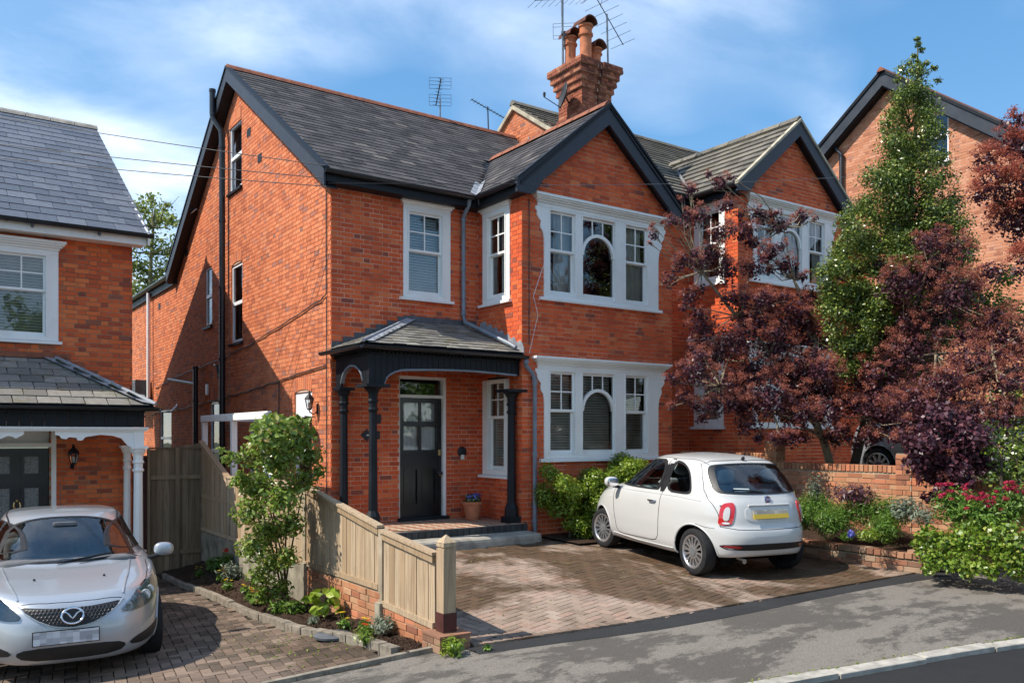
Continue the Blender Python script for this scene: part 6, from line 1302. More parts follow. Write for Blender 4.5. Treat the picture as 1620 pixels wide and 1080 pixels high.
b0=V3(7.75,-3.75,.8); tp=[b0,pt(1300,690,14.3),pt(1262,625,14.2),pt(1220,560,14.2),pt(1165,500,14.1),pt(1110,430,13.9)]
limb(ST,tp,.075,.02,'bark_pale','trunk'); l2=[b0+V3(.1,-.2,0),pt(1370,660,13.9),pt(1395,580,13.6),pt(1440,500,13.4),pt(1470,420,13.2)]; limb(ST,l2,.085,.02,'bark_dark','trunk')
l3=[pt(1262,625,14.2),pt(1290,540,14.2),pt(1255,440,14.4),pt(1240,360,14.4)]; limb(ST,l3,.03,.01,'bark_pale'); l4=[pt(1395,580,13.6),pt(1480,560,13),pt(1570,560,12.6)]; limb(ST,l4,.04,.012,'bark_dark'); l5=[pt(1300,690,14.3),pt(1220,650,14),pt(1140,610,13.8)]; limb(ST,l5,.03,.01,'bark_pale')
twigs(ST,tp[1:]+l2[1:]+l3+l4+l5,cl,'bark_pale',.009)
crown(ST,'crown','leaf_purple',cl,560,.062,.62,.25,.25)
def plumes(par,cl,frac,per,mat='leaf_plume',sz=.030):
    Vs=[]
    for c,r in cl:
        k=max(1,int(9*frac*(r/.4)**2+.5))
        for _ in range(k):
            d=RNG.normal(size=3); d[2]=abs(d[2])*.8+.1; d/=np.linalg.norm(d); d=d-FWD*.35; q=np.array(c)+d*r*RNG.uniform(.65,1.05); P,o=ball(q,RNG.uniform(.06,.12),per,.2,(1,1,.8)); Vs.append(leaf_arrays(P,RNG.uniform(.6,1.3,len(P))*sz,.35,o,.2,.5,.3))
    return leaf_mesh('plumes',mat,par,np.vstack(Vs))
plumes(ST,cl,2.6,70,sz=.028)
# ---------------------------------------------------------------- evergreen
HT=thing('holly_tree','tall glossy green evergreen with a thin spire behind the smoke tree','tree',(8.2,-5,.85))
hc=[]
for y,hwid in ((118,24),(150,38),(185,46),(220,58),(255,72),(290,84),(325,96),(360,112),(395,126),(430,138),(465,140),(500,136),(540,120),(585,95)):
    cx=1452-(y-118)*.09
    for k in range(max(3,int(hwid/4.2))):
        x=cx+RNG.uniform(-1,1)*hwid*.82; hc.append((pt(x,y+RNG.uniform(-14,14),14.5+RNG.uniform(-1.0,.7)*min(1,hwid/80)),RNG.uniform(.20,.34)*min(1,.5+hwid/110)))
for x,y in ((1300,430),(1315,470),(1330,420),(1345,500),(1310,520),(1360,450),(1375,520),(1340,550),(1395,480),(1370,400),(1335,380),(1390,430),(1350,360),(1305,490),(1325,540)): hc.append((pt(x+RNG.uniform(-8,8),y,13.5+RNG.uniform(-.2,.3)),RNG.uniform(.20,.30)))
limb(HT,[V3(8.35,-5.0,.75),pt(1432,640,14.6),pt(1438,400,14.9),pt(1450,180,14.9),pt(1452,60,14.9)],.09,.008,'bark_moss','trunk'); twigs(HT,[pt(1440,y,14.9) for y in range(120,620,40)],hc,'bark_dark',.01)
crown(HT,'crown','leaf_holly',hc,620,.054,.5,.35,.25)
sp=[(pt(1452+RNG.uniform(-6,6),y,14.9),.07) for y in range(62,120,9)]+[(pt(1452+s_*dx,y,14.9),.085) for y,dx in ((108,26),(128,32),(100,14)) for s_ in (-1,1)]; crown(HT,'spire','leaf_holly',sp,60,.06,.42,.5,.2,dens=False)
# ---------------------------------------------------------------- bronze tree at the right edge
BT=thing('bronze_tree','copper-red bushy tree at the right edge before the far house','tree',(9.6,-7.2,.8))
bc=[(pt(x,y,11.6+RNG.uniform(-.4,.4)),r*11.6/1340) for x,y,r in ((1606,195,20),(1590,235,34),(1618,240,34),(1560,255,26),(1575,290,40),(1612,300,44),(1550,310,22),(1595,345,44),(1632,340,44),(1640,420,46),(1632,400,30),(1650,260,46),(1675,330,50),(1680,420,50),(1620,360,44),(1640,200,36))]
limb(BT,[V3(9.6,-7.2,.7),pt(1640,600,11.7),pt(1630,420,11.6),pt(1612,230,11.6)],.09,.015,'bark_dark','trunk'); twigs(BT,[pt(1635,y,11.6) for y in range(220,600,50)],bc,'bark_dark',.01); crown(BT,'crown','leaf_purple',bc,500,.055,.6,.25,.3); plumes(BT,bc,4.0,85,'leaf_bronze',.032)
# ---------------------------------------------------------------- low purple shrub over the wall, dark shrubs behind it
PSb=thing('purple_shrub','low round purple shrub with larger leaves spilling over the boundary wall','shrub',(6.7,-6.3,.9))
pc=[(pt(x,y,11.2+RNG.uniform(-.3,.3)),r*11.2/1340) for x,y,r in ((1480,660,36),(1520,670,40),(1460,700,34),(1500,715,42),(1540,715,36),(1475,745,36),(1515,755,34),(1450,730,24),(1535,690,36),(1490,780,20),(1445,690,24),(1555,740,22),(1470,785,14))]
limb(PSb,[V3(6.85,-6.3,.6),pt(1500,720,11.3),pt(1495,670,11.2)],.03,.01,'bark_dark','stem'); twigs(PSb,[pt(1500,y,11.3) for y in (690,720,750)],pc,'bark_dark',.007); crown(PSb,'crown','leaf_purple',pc,600,.08,.72,.3,.4); plumes(PSb,pc[:7],.25,60)
for nm,lab,sp,mat,L_,den in (('green_shrub','dark green shrub behind the wall at the right edge',[(1560,690,11.6,36),(1590,720,11.4,40),(1615,690,11.6,40),(1575,750,11,30),(1610,750,10.9,34),(1640,720,11.2,44),(1640,640,12,50),(1600,640,12.3,44)],'leaf_holly',.07,420),('green_shrub','bright green leafy shrub seen between the purple branches near the far house',[(1540,470,14.6,34),(1575,480,14.5,34),(1560,510,14.5,34),(1530,440,14.7,24),(1590,440,14.6,26),(1505,520,14.6,30),(1600,500,14.4,36)],'leaf_green',.075,420),('green_shrub','small yellow-green shrub low behind the wall beside the purple shrub',[(1560,712,10.9,14),(1585,715,10.9,16),(1608,708,10.9,14)],'leaf_lime',.06,300)):
    c_=[(pt(*q[:3]),q[3]*q[2]/1340) for q in sp]; m_=np.mean([c for c,_ in c_],0); t_=thing(nm,lab,'shrub',(m_[0],m_[1],.8)); limb(t_,[V3(m_[0],m_[1],.75),m_],.03,.012,'bark_dark','stem'); twigs(t_,[m_],c_,'bark_dark',.006); crown(t_,'crown',mat,c_,den,L_,.55,.3,.35)
# ---------------------------------------------------------------- choisya under the bay window
CB=thing('evergreen_bush','dense yellow-green bush under the lower bay window','bush',(3.9,-1.9,.05)); cc=[]
for i in range(64):
    x=RNG.uniform(3.0,5.1); y=RNG.uniform(-2.25,-1.5); top=1.12+.16*math.sin(x*3.1)+.10*math.sin(x*7); z=RNG.uniform(.12,top-.12); cc.append((V3(x,y,z),RNG.uniform(.16,.25)))
for i in range(22): x=3.0+2.1*i/21; cc.append((V3(x,RNG.uniform(-2.1,-1.6),1.03+.16*math.sin(x*3.1)+.10*math.sin(x*7)),.17))
for i in range(5): limb(CB,[V3(3.3+.4*i,-1.9,.03),V3(3.3+.4*i+.05,-1.9,.5)],.02,.01,'bark_dark','stem')
crown(CB,'foliage','leaf_lime',cc,1500,.056,.42,.45,.5,(1,1,1),.6)
# ---------------------------------------------------------------- tall shrub on the left bed
SH=thing('tall_shrub','tall glossy green shrub growing in the left flower bed against the fence','shrub',(-1.53,-2.15,-.45)); sc_=[]
for x,y,r in ((430,690,34),(470,690,30),(490,720,28),(400,720,30),(365,725,16),(440,730,44),(480,760,30),(405,770,36),(445,790,40),(395,810,32),(425,840,36),(460,830,30),(400,865,30),(430,890,30),(455,880,24),(410,915,24),(440,930,26),(380,760,20),(505,745,14),(350,712,8),(425,668,16),(470,665,14),(460,960,16),(415,940,20)): sc_.append((pt(x,y,10.35+RNG.uniform(-.25,.25)),r*10.35/1340))
for k in range(5):
    a=V3(-1.53+.05*math.cos(k*1.3),-2.15+.06*math.sin(k*1.3),-.48); b=sc_[(0,1,2,7,3)[k]][0]; limb(SH,[a,a*.6+b*.4+V3(.04*k-.08,.03,.0),b],.016,.006,'bark_dark','stem')
twigs(SH,[pt(440,y,10.4) for y in range(690,940,40)],sc_,'bark_dark',.005)
crown(SH,'foliage','leaf_shrub',sc_,1000,.075,.46,.3,.2)
def leaf_piece_mesh(name,mat,L_=1,W_=.5):
    me=bpy.data.meshes.new(name); me.from_pydata([(-.5,0,0),(-.22,.18*W_*2,.06),(.12,.24*W_*2,.05),(.5,0,-.08),(.12,-.24*W_*2,.05),(-.22,-.18*W_*2,.06),(-.2,0,0),(.15,0,-.01)],[],[(0,6,1),(6,7,2,1),(7,3,2),(0,5,6),(6,5,4,7),(7,4,3)]); me.materials.append(MATS[mat]); me.update(); return me
def leaf_objs(par,me,pos,L_,nrm=None,up=.4):
    loc=np.array(WL[par.name])
    for i,p in enumerate(pos):
        d=RNG.normal(size=3)*.6-FWD*.5; d[2]+=up; d/=np.linalg.norm(d); a=RNG.normal(size=3); a-=d*(a@d); a/=np.linalg.norm(a); b=np.cross(d,a); s_=L_*RNG.uniform(.8,1.25); o=bpy.data.objects.new('leaf',me); COL.objects.link(o); o.parent=par
        o.matrix_local=Matrix(((a[0]*s_,b[0]*s_,d[0]*s_,p[0]-loc[0]),(a[1]*s_,b[1]*s_,d[1]*s_,p[1]-loc[1]),(a[2]*s_,b[2]*s_,d[2]*s_,p[2]-loc[2]),(0,0,0,1)))
lm=leaf_piece_mesh('shrub_leaf','leaf_shrub'); pos=[]
for c,r in sc_:
    for k in range(int(160*r*r/.06)+4): d=RNG.normal(size=3)-FWD*.9; d/=np.linalg.norm(d); pos.append(c+d*r*RNG.uniform(.85,1.08))
leaf_objs(SH,lm,pos[:300],.105)
# ---------------------------------------------------------------- tree beyond the gap on the left
BG=thing('garden_tree','loose yellow-green tree seen beyond the gap between the houses','tree',(-2.2,17,-.6)); gc=[]
bgx=[(225,330,26),(250,345,30),(215,370,28),(270,350,22),(245,390,34),(275,400,26),(220,420,32),(260,430,30),(290,380,20),(235,450,30),(205,340,22),(240,315,16),(262,325,14),(210,460,30),(190,390,30),(180,430,30)]
for x,y,r in bgx: gc.append((pt(x,y,31+RNG.uniform(-1,1)),r*31/1340))
gb=pt(240,520,31); BG.location=(gb[0],gb[1],-.6); WL[BG.name]=(gb[0],gb[1],-.6); limb(BG,[V3(gb[0],gb[1],-.6),gb,pt(238,430,31),pt(245,330,31)],.16,.03,'bark_moss','trunk'); twigs(BG,[pt(240,y,31) for y in (480,440,400,360)],gc,'bark_moss',.03); crown(BG,'crown','leaf_birch',gc,70,.17,.55,.2,.2)
# ---------------------------------------------------------------- planter bed on the right
def tuft(name,lab,cat,c,r,mat,L_,n,sq=(1,1,.8),W_=.3,up=.6,group=None,shell=.2,extra=None,bias=.6):
    t_=thing(name,lab,cat,(c[0],c[1],c[2]-r*sq[2]*.8),0,group); P,d=ball(c,r,n,shell,sq); leaf_mesh('foliage',mat,t_,leaf_arrays(P,RNG.uniform(.7,1.3,n)*L_,W_,d,up,bias)); m=MB()
    for k in range(6): e=np.array(c)+RNG.normal(size=3)*r*.45; m.tube([V3(c[0]+(e[0]-c[0])*.2,c[1]+(e[1]-c[1])*.2,c[2]-r*sq[2]),e],[.006,.003],4,caps=False)
    m.build('stems','leaf_green',t_,kind='stuff'); return t_
k=0
for x,y,d,r,lab in ((1292,800,12.2,.30,'feathery green clump nearest the white car'),(1330,815,11.9,.30,'feathery green clump below the dark maple'),(1368,805,11.9,.32,'feathery green clump behind the yellow cushion plant'),(1405,812,11.7,.30,'feathery green clump in the middle of the planter'),(1310,825,11.6,.26,'low feathery clump at the planter coping by the car'),(1400,835,11.3,.24,'low feathery clump at the planter coping'),(1272,815,12,.24,'feathery clump beside the tail lamp of the white car')):
    tuft('green_plant',lab,'plant',pt(x,y,d),r,'leaf_green',.060,2200,(1,1,.85),.22,.7,'feathery green plants in the planter')
tuft('pale_plant','pale variegated plant with upright stems beside the car in the planter','plant',pt(1288,775,12.2),.20,'leaf_silver',.045,420,(.7,.7,1.5),.4)
tuft('yellow_plant','yellow-flowered plant rising behind the tail lamp','plant',pt(1250,795,12.3),.16,'leaf_lime',.045,300,(.6,.6,1.5),.5)
tuft('dark_maple','small dark purple maple against the boundary wall','plant',pt(1352,782,11.9),.36,'leaf_purple',.085,520,(1,1,.45),.25,.4)
tuft('silver_plant','silver-leaved plant right of the feathery clumps','plant',pt(1432,805,11.2),.24,'leaf_silver',.06,520,(1,1,.8),.4); tuft('silver_plant','silver grassy plant by the ivy at the wall end','plant',pt(1462,815,10.8),.22,'leaf_silver',.085,380,(1,1,.8),.16,.9)
tuft('cushion_plant','yellow-green cushion plant on the planter coping','plant',pt(1375,845,11.1),.17,'leaf_lime',.032,600,(1.4,1,.55),.4)
vp=tuft('violet_plant','low plant with violet-blue flowers on the planter coping','plant',pt(1340,848,11.2),.10,'leaf_green',.04,160,(1.2,1,.6),.4); P,d=ball(pt(1346,844,11.1),.06,60,.4); leaf_mesh('flowers','petal_blue',vp,leaf_arrays(P,np.full(60,.035),.9,d,.3,.5))
for x,y,d,r,lab in ((1510,800,10.6,.30,'red valerian beside the purple shrub'),(1555,815,10.3,.32,'red valerian in the middle of the ivy'),(1600,800,10.2,.34,'red valerian at the right edge')):
    t_=tuft('red_valerian',lab,'plant',pt(x,y,d),r,'leaf_green',.065,1300,(1,1,.9),.32,.5,'red valerian plants'); Vs=[]
    for k in range(13): q=pt(x+RNG.uniform(-30,30),y-RNG.uniform(8,38),d-.15); P,dd=ball(q,RNG.uniform(.028,.055),55,.4,(1,1,.7)); Vs.append(leaf_arrays(P,np.full(55,.022),.7,dd,.4,.6))
    leaf_mesh('flowers','petal_red',t_,np.vstack(Vs))
IV=thing('ivy','sprawling yellow-green ivy covering the end of the planter by the pavement','ivy',(5.6,-7,-.05)); ic=[(pt(x,y,d),r*d/1340) for x,y,d,r in ((1470,850,10.5,24),(1500,860,10.3,30),(1480,885,10.2,22),(1530,850,10.2,34),(1520,885,10,24),(1560,860,9.9,34),(1550,895,9.8,18),(1595,850,9.8,36),(1590,885,9.7,26),(1620,870,9.6,36),(1465,875,10.4,20),(1640,890,9.5,34),(1455,860,10.6,16),(1500,897,10,12),(1470,900,10.1,14),(1530,905,9.9,14),(1570,905,9.7,16),(1610,905,9.6,18))]
crown(IV,'foliage','leaf_ivy',ic,1200,.054,.78,.4,.5); m=MB()
for c,r in ic[:8]: m.tube([V3(5.4,-6.9,.1),(np.array(c)+V3(5.4,-6.9,.1))/2+V3(0,0,.1),c],.006,4,caps=False)
m.build('stems','bark_dark',IV,kind='stuff')
# ---------------------------------------------------------------- small plants of the left bed
def flowerlet(c,lab,petal,h=.16,leaf='leaf_green',n=90):
    t_=thing('bedding_plant',lab,'flower',c,0,'bedding plants in the left flower bed'); P,d=ball(V3(*c)+V3(0,0,h*.45),h*.6,n,.2,(1,1,.7)); leaf_mesh('foliage',leaf,t_,leaf_arrays(P,RNG.uniform(.7,1.3,n)*.055,.4,d,.6,.6)); m=MB(); Vs=[]
    for k in range(4):
        q=V3(*c)+V3(RNG.uniform(-.06,.06),RNG.uniform(-.06,.06),h*RNG.uniform(.8,1.2)); m.tube([V3(*c),q],.003,4,caps=False); a=np.linspace(0,2*math.pi,9)[:-1]
        if petal and k<3:
            for t in a: Vs.append(np.array([q,q+V3(math.cos(t-.3)*.02,math.sin(t-.3)*.02-.008,.012),q+V3(math.cos(t)*.034,math.sin(t)*.034-.012,.01),q+V3(math.cos(t+.3)*.02,math.sin(t+.3)*.02-.008,.012)]))
    m.build('stems',leaf,t_,kind='stuff')
    if Vs: leaf_mesh('petals',petal,t_,np.vstack(Vs))
for x,y,lab,pe in ((-1.64,1.46,'yellow flower nearest the side gate','petal_yellow'),(-1.55,.6,'second yellow flower from the side gate','petal_yellow'),(-1.68,-.2,'yellow flower beside the bed edging, third from the gate','petal_yellow'),(-1.62,-.85,'yellow flower left of the tall shrub','petal_yellow'),(-1.72,-1.4,'orange flower left of the tall shrub','petal_orange'),(-1.66,-1.8,'orange flower at the foot of the tall shrub','petal_orange'),(-1.78,-1.75,'yellow-orange flower on the edging by the tall shrub','petal_orange'),(-1.60,-4.15,'yellow flower by the round stone lid','petal_yellow'),(-1.62,-4.75,'red flower near the brick edging corner','petal_scarlet'),(-1.48,-4.4,'small yellow flower below the low wall','petal_yellow')): flowerlet((x,y,zbed(x,y)),lab,pe)
for x,y,lab,mat,r,n,L_ in ((-1.75,-2.55,'leafy green clump right of the tall shrub','leaf_green',.16,220,.07),(-1.62,-2.75,'second leafy clump right of the tall shrub','leaf_green',.15,220,.07),(-1.72,-3.55,'small silvery seedling in bare soil','leaf_silver',.09,90,.05),(-1.38,-4.62,'grey-green lavender clump under the fence','leaf_silver',.17,420,.06),(-1.33,1.6,'green grassy clump near the gate','leaf_green',.2,420,.08),(-1.38,.55,'grey-green bush beside the small clay pot','leaf_silver',.24,420,.07),(-1.76,-4.95,'spreading seedling by the pavement corner','leaf_ivy',.13,160,.05),(-1.3,-5.88,'pale green weed at the foot of the brick pier','leaf_lime',.14,200,.07),(-.98,-5.98,'tiny weed in the tarmac by the brick pier','leaf_green',.05,40,.05)):
    z=zbed(x,y) if y>-5.5 else zs(x); tuft('bed_plant',lab,'plant',V3(x,y,z+r*.55),r,mat,L_,n,(1,1,.75),.32,.6,'green clumps in the left flower bed')
hs=thing('broad_leaf_plant','broad-leaved yellow-green plant in front of the low brick wall','plant',(-1.44,-3.23,zbed(-1.44,-3.23))); MB().tube([(-1.44,-3.23,zbed(-1.44,-3.23)-.02),(-1.44,-3.23,-.2)],.012,6).build('stem','leaf_green',hs); hm=leaf_piece_mesh('broad_leaf','leaf_lime',1,.62); pos=[V3(-1.46,-3.25,-.24)+V3(RNG.uniform(-.2,.14),RNG.uniform(-.2,.2),RNG.uniform(-.12,.14)) for _ in range(46)]; leaf_objs(hs,hm,pos,.15,up=.7)
# moss and weeds in the joints, fallen petals on the drive
Vs=[]
for k in range(150):
    x=RNG.uniform(-2.7,-1.75); y=RNG.uniform(-5.2,-3.2)
    if x<xe_(y)-.02: Vs.append(leaf_arrays(np.array([[x,y,zleft(x,y)+.008]]),[RNG.uniform(.015,.045)],.5,np.array([[0,0,1.]]),.5,.8))
o=leaf_mesh('weeds','leaf_ivy',None,np.vstack(Vs),base=(-2.2,-4.2,-.5)); o['label']='tiny weeds and moss in the joints of the left drive'; o['category']='weeds'
Vs=[leaf_arrays(np.array([[x,y,zdrive(x,y)+.008]]),[RNG.uniform(.02,.05)],.7,np.array([[0,0,1.]]),.5,.9) for x,y in ((RNG.uniform(-.6,4.4),RNG.uniform(-5.8,-2.2)) for _ in range(46))]
o=leaf_mesh('fallen_leaves','leaf_birch',None,np.vstack(Vs),base=(1.8,-4,-.05)); o['label']='few fallen leaves and petals scattered on the block paving'; o['category']='leaves'
Vs=[]
for k in range(160):
    x=RNG.uniform(-.5,4); P=np.array([[x,Yk(x)+.04+RNG.normal()*.015,zk(x)+.012]]); Vs.append(leaf_arrays(P,[RNG.uniform(.02,.05)],.4,np.array([[0,0,1.]]),.6,.7))
o=leaf_mesh('kerb_moss','leaf_birch',None,np.vstack(Vs),base=(1.8,-8.4,-.25)); o['label']='moss and grit along the back of the kerb'; o['category']='moss'
# ================================================================ small things on and round the houses
def cyl(m,c,r,h,n=16): return m.lathe([(r,0),(r,h)],c,n)
# flower pot in the porch
m=MB(); pc0=(2.36,-.45,.272); m.lathe([(.105,0),(.115,.02),(.155,.22),(.165,.26),(.18,.265),(.185,.31),(.165,.315),(.155,.27)],pc0,24); fp_=thing('flower_pot','terracotta pot of blue pansies by the front door','flower pot',pc0); m.build('pot','terracotta',fp_)
P,d=ball(V3(*pc0)+V3(0,0,.36),.16,420,.2,(1,1,.6)); leaf_mesh('foliage','leaf_holly',fp_,leaf_arrays(P,np.full(420,.05),.5,d,.5,.6)); P,d=ball(V3(*pc0)+V3(0,-.02,.40),.15,70,.7,(1,1,.5)); leaf_mesh('flowers','petal_blue',fp_,leaf_arrays(P,np.full(70,.05),.95,d,.4,.8))
m=MB(); c0=V3(-1.36,.93,zbed(-1.36,.93)); m.lathe([(.05,0),(.07,.13),(.078,.135),(.078,.16)],c0,16); cp=thing('clay_pot','small orange clay pot with a red flower in the flower bed','flower pot',tuple(c0)); g=G('clay_orange'); g.col((.55,.14,.05)).rough(.8); m.build('pot','clay_orange',cp); P,d=ball(c0+V3(0,0,.28),.13,150,.2); leaf_mesh('foliage','leaf_green',cp,leaf_arrays(P,np.full(150,.06),.45,d,.5,.6)); P,d=ball(c0+V3(-.02,-.03,.42),.05,40,.4); leaf_mesh('flowers','petal_scarlet',cp,leaf_arrays(P,np.full(40,.035),.8,d,.4,.8))
# round lid in the bed
m=MB(); m.lathe([(.19,-.02),(.195,.004),(.18,.016),(.02,.018)],(-1.80,-4.28,zbed(-1.80,-4.28)-.005),28); one(m,'round_lid','lead_dark','round grey stone lid lying in the flower bed','lid',(-1.80,-4.28,-.45))
# arrow sign and plate by the door
g=G('sign_black'); g.col((.010,.011,.013)).rough(.5); g=G('sign_white'); g.col((.75,.75,.70)).rough(.5)
sg_=thing('arrow_sign','black arrow sign pointing left beside the front door','sign',(.68,-.01,1.71)); m=MB(); m.prism(FRONT,[(.50,1.71),(.62,1.60),(.62,1.645),(.84,1.645),(.84,1.775),(.62,1.775),(.62,1.82)],.004,.018); m.build('board','sign_black',sg_); m=MB(); bars(m,FRONT,[(.60,.68,1.70,1.72)],.018,.02); m.build('lettering','sign_white',sg_)
m=MB(); m.fbox(FRONT,.66,.86,1.90,2.05,.004,.02); one(m,'name_plate','sign_black','plain black plate on the brick above the arrow sign','sign',(.76,-.01,1.97))
bl=thing('door_bell','black round bell with a white tag right of the door','bell',(2.42,-.02,1.40)); m=MB(); m.lathe([(.09,0),(.09,.02),(.07,.035),(.01,.04)],None,22,fr=Fr(FRONT.p(2.42,1.42),FRONT.u,FRONT.v)); m.build('bell_plate','sign_black',bl); MB().fbox(FRONT,2.385,2.445,1.29,1.37,.02,.05).build('tag','sign_white',bl)
# lantern on the side wall
def lantern(name,lab,fr,u,z,s=1.,mat='black_paint'):
    t_=thing(name,lab,'lantern',tuple(fr.p(u,z,0))); m=MB(); m.fbox(fr,u-.03*s,u+.03*s,z-.13*s,z+.07*s,0,.015); m.tube([fr.p(u,z-.08*s,.01),fr.p(u,z-.13*s,.09*s),fr.p(u,z-.08*s,.17*s),fr.p(u,z-.04*s,.17*s)],.012*s,6); m.build('bracket',mat,t_)
    c=fr.p(u,z,.17*s); m=MB(); m.lathe([(.03*s,-.05*s),(.05*s,-.03*s),(.05*s,-.02*s)],c,6,smooth=False); m.lathe([(.10*s,.15*s),(.085*s,.19*s),(.03*s,.25*s),(.02*s,.29*s),(.008*s,.32*s)],c,6,smooth=False)
    for k in range(6): a=k*math.pi/3; m.tube([c+V3(.05*s*math.cos(a),.05*s*math.sin(a),-.02*s),c+V3(.085*s*math.cos(a),.085*s*math.sin(a),.155*s)],.005*s,4)
    m.build('cage',mat,t_); m=MB(); m.lathe([(.045*s,-.02*s),(.078*s,.15*s)],c,6,smooth=False,caps=False); m.build('glass','glass_pane',t_); m=MB(); m.lathe([(.02*s,-.01*s),(.028*s,.05*s),(.02*s,.09*s)],c,8); m.build('bulb','sign_white',t_); return t_
lantern('wall_lantern','black carriage lantern on the sunlit side wall',SIDE,-.55,2.16,.85); lantern('wall_lantern','black lantern beside the left neighbour door',LF,-3.30,1.28,.9)
# hanging basket on a bracket
hb=thing('hanging_basket','dry brown hanging basket on the sunlit side wall','basket',(-.15,.62,1.75)); m=MB(); m.tube([SIDE.p(-.62,2.0,.01),SIDE.p(-.62,2.02,.2)],.008,5); m.tube([SIDE.p(-.62,2.02,.18),SIDE.p(-.62,1.80,.18)],.005,5); m.build('bracket','black_paint',hb); m=MB(); m.lathe([(.05,-.14),(.12,-.08),(.155,.0),(.15,.03)],SIDE.p(-.62,1.78,.18),16); m.build('bowl','bark_dark',hb); P,d=ball(SIDE.p(-.62,1.79,.18),.17,260,.3,(1,1,.6)); leaf_mesh('foliage','leaf_bronze',hb,leaf_arrays(P,np.full(260,.07),.2,d,-.2,.5))
# security lamp, camera
def lamp(lab,fr,u,z):
    t_=thing('security_lamp',lab,'lamp',tuple(fr.p(u,z,0))); MB().fbox(fr,u-.04,u+.04,z-.05,z+.05,0,.03).build('back_plate','white_upvc',t_); m=MB(); m.lathe([(.05,.03),(.075,.10),(.07,.16),(.02,.17)],None,14,fr=Fr(fr.p(u,z,0),fr.u,fr.v*.8+fr.n*-.6,fr.n*.8+fr.v*-.6)); m.build('head','white_upvc',t_)
lamp('white security lamp high on the side wall under the verge',SIDE,-7.75,7.0); lamp('white bulkhead lamp low on the side wall above the small window',SIDE,-9.7,2.45)
m=MB(); m.fbox(SIDE,-6.98,-6.88,2.62,2.86,.01,.05); one(m,'alarm_box','white_upvc','small pale box on the side wall near the thick soil pipe','box',(-.03,6.93,2.74))
# air conditioner
ac=thing('air_conditioner','grey air conditioning unit on a bracket at the far end of the side wall','air conditioner',(-.3,12.9,2.4)); MB().box(-.42,-.05,12.55,13.45,2.60,3.25).build('casing','lead_dark',ac); m=MB(); 
for k in range(9): m.fbox(SIDE,-13.35,-12.65,2.68+k*.06,2.70+k*.06,.42,.435)
m.fbox(SIDE,-13.42,-13.38,2.62,3.23,.42,.44); m.fbox(SIDE,-12.62,-12.58,2.62,3.23,.42,.44); m.build('grille','galv',ac,kind='stuff'); MB().box(-.5,0,12.45,13.5,2.52,2.58).build('bracket','galv',ac)
# white lean-to frame by the side door
wf=thing('canopy_frame','white timber frame along the sunlit side wall above the fence','frame',(-1.0,2,-.4))
MB().box(-1.05,-.95,0.05,3.62,1.96,2.05).build('beam','white_paint',wf); MB().box(-1.03,-.97,-.02,3.68,2.052,2.075).build('beam_cap','white_paint',wf)
for y in (3.52,1.75,.12): MB().box(-1.045,-.955,y-.045,y+.045,-.5,1.958).build('post','white_paint',wf)
MB().box(-.95,-.012,3.48,3.56,1.97,2.04).build('cross_rail','white_paint',wf)
# overhead wires
def wire(a,b,lab,sag,r=.007,mat='dark_metal'):
    a=V3(*a);b=V3(*b)
    if 'sky' in lab: a=b+(a-b)*3.2; sag=.25
    P=[a+(b-a)*t-V3(0,0,sag*4*t*(1-t)) for t in np.linspace(0,1,24)]; one(MB().tube(P,r,5),'overhead_wire',mat,lab,'wire',tuple(a),'overhead wires')
e0=V3(-.25,-.1,5.62); pole=V3(-32,20,8.2)
def wl(y0,y1,d1): return pt(-10,y0,d1), 
wire(pt(-20,163,15.0),pt(515,262,12.95),'highest overhead wire crossing the sky to the gable corner',.03); wire(pt(-20,206,14.6),pt(514,282,12.95),'middle overhead wire crossing the sky to the gable corner',.03); wire(pt(-20,228,14.4),pt(517,295,12.95),'lowest overhead wire crossing the sky to the gable corner',.03)
wire(pt(519,290,12.95),pt(850,291,13.7),'thin wire running along the eaves to the bay',.0,.004); wire(pt(855,293,13.6),pt(1340,280,16.0),'pale wire stretched across the front of both bays',.04,.004,'galv')
# television aerials and dish
def yagi(lab,base,top,boom_dir,L_,n,el,r=.008,tilt=0,mast=.016,refl=True,clamp=.0,mat='dark_metal'):
    t_=thing('tv_aerial',lab,'aerial',tuple(base)); base=V3(*base); top=V3(*top); MB().tube([base,top],mast,6).build('mast','galv' if mast>.02 else mat,t_); b=V3(*boom_dir); b/=np.linalg.norm(b); s_=np.cross(b,V3(0,0,1)); s_/=np.linalg.norm(s_); c=top-V3(0,0,.05); MB().tube([c-b*L_*.5,c+b*L_*.5],r,6).build('boom',mat,t_)
    for k in range(n):
        q=c+b*L_*(-.48+.96*k/(n-1)); e=el*(1-.25*k/(n-1)); MB().tube([q-s_*e*.5,q+s_*e*.5],r*.5,4).build('element',mat,t_)
    if refl:
        q=c-b*L_*.5; u=np.cross(s_,b); m=MB()
        for v in (-.16,-.09,.09,.16): m.tube([q-s_*.26+u*v,q+s_*.26+u*v],r*.45,4)
        for v in (-.26,.26): m.tube([q+s_*v-u*.16,q+s_*v+u*.16],r*.45,4)
        m.build('reflector',mat,t_)
    return t_
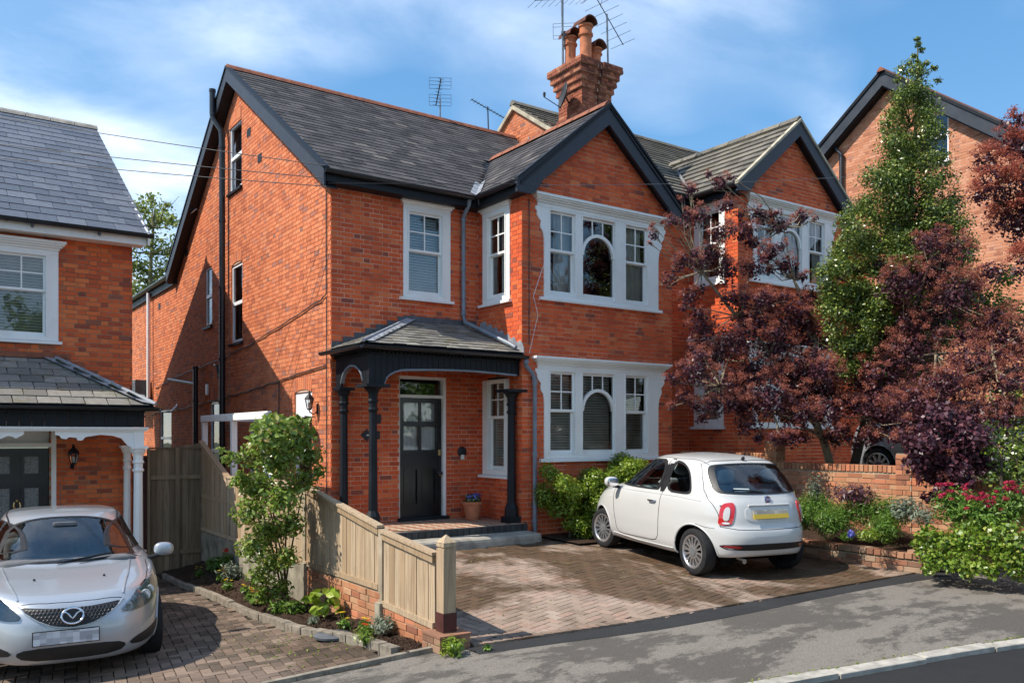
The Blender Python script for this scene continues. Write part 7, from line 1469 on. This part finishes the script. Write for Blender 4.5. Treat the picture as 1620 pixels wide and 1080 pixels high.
def ladder(lab,base,z):   # grid aerial on the ridge
    t_=thing('tv_aerial',lab,'aerial',tuple(base)); b=V3(*base); MB().tube([b,b+V3(0,0,.45)],.018,6).build('mast','galv',t_)
    for zc in (.30,.70):
        m=MB()
        for dz in (0,.09,.18,.26): m.tube([b+RGT*-.26+V3(0,0,zc+dz),b+RGT*.26+V3(0,0,zc+dz-.02)],.0045,4)
        for dx in (-.26,0,.26): m.tube([b+RGT*dx+V3(0,0,zc),b+RGT*dx+V3(0,0,zc+.26)],.0045,4)
        m.build('reflector','dark_metal',t_)
    a=b+V3(0,0,.30)-RGT*.1; e=b+V3(0,0,.78)+RGT*.05-FWD*.35; MB().tube([a,e],.014,6).build('boom','dark_metal',t_)
    for k in range(9): q=a+(e-a)*k/8; MB().tube([q-RGT*.07+V3(0,0,.02),q+RGT*.07-V3(0,0,.02)],.005,4).build('element','dark_metal',t_)
ladder('ladder-like grid aerial standing on the red ridge tiles',(4.78,RY,RZ+.05),0)
yagi('small slanted aerial on the ridge left of the chimney',(6.15,RY,RZ+.03),(6.13,RY,RZ+.62),(.95,-.1,-.30),.95,11,.20,.011,refl=False)
yagi('tall mast aerial left of the chimney pots',(6.56,2.35,9.7),(6.50,2.35,12.0),(.75,-.5,-.35),2.1,6,1.25,.010,mast=.022,refl=False)
yagi('big aerial over the chimney pots',(6.75,2.62,9.75),(6.75,2.62,11.75),(.95,-.15,.25),1.5,9,.8,.010,mast=.020,refl=False)
yagi('big slanted aerial right of the chimney pots',(7.55,1.95,9.8),(7.50,1.95,11.3),(.75,.1,-.62),1.5,8,.95,.011,mast=.022,refl=False)
yagi('small comb aerial on the mast left of the chimney',(6.52,2.25,10.35),(6.50,2.25,10.75),(-.55,-.65,-.55),.75,10,.16,.010,refl=True)
ds=thing('satellite_dish','grey satellite dish on the left face of the chimney','dish',(6.55,2.2,9.1)); dc=V3(6.33,2.05,9.2); dn=V3(-.90,.38,.22); dn/=np.linalg.norm(dn); f=Fr(dc,np.cross(V3(0,0,1),dn),np.cross(dn,np.cross(V3(0,0,1),dn)),dn)
m=MB(); m.lathe([(.01,-.045),(.12,-.035),(.22,-.012),(.29,.03),(.285,.036),(.215,-.004),(.11,-.027),(.01,-.037)],None,24,fr=f); m.build('reflector','dark_metal',ds); MB().tube([f.p(0,-.28,.0),f.p(0,-.16,.42)],.010,5).build('arm','dark_metal',ds); m=MB(); m.lathe([(.02,0),(.03,.05),(.03,.1)],f.p(0,-.16,.42),8); m.build('feed','dark_metal',ds); MB().tube([f.p(0,0,-.04),V3(6.59,2.2,9.15)],.02,6).build('mount','dark_metal',ds)
# trees across the street, which the window panes mirror
for i,(x,y,h) in enumerate(((-16,-27,8.5),(-7,-30,9.5),(2,-32,9),(11,-35,10),(21,-38,9.5),(-26,-24,8))):
    t_=thing('street_tree','round green tree across the street mirrored in the panes, %s in the row'%('second','third','fourth','fifth','last','first')[i],'tree',(x,y,zk(x)-.4),0,'trees across the street mirrored in the panes'); limb(t_,[V3(x,y,zk(x)-.5),V3(x+.2,y,2.5),V3(x,y,h*.7)],.22,.08,'bark_dark','trunk'); c_=[(V3(x+RNG.normal()*2.0,y+RNG.normal()*2.0,RNG.uniform(2.2,h)),RNG.uniform(.9,1.5)) for _ in range(26)]; crown(t_,'crown','leaf_green',c_,16,.34,.6,.3,.3)
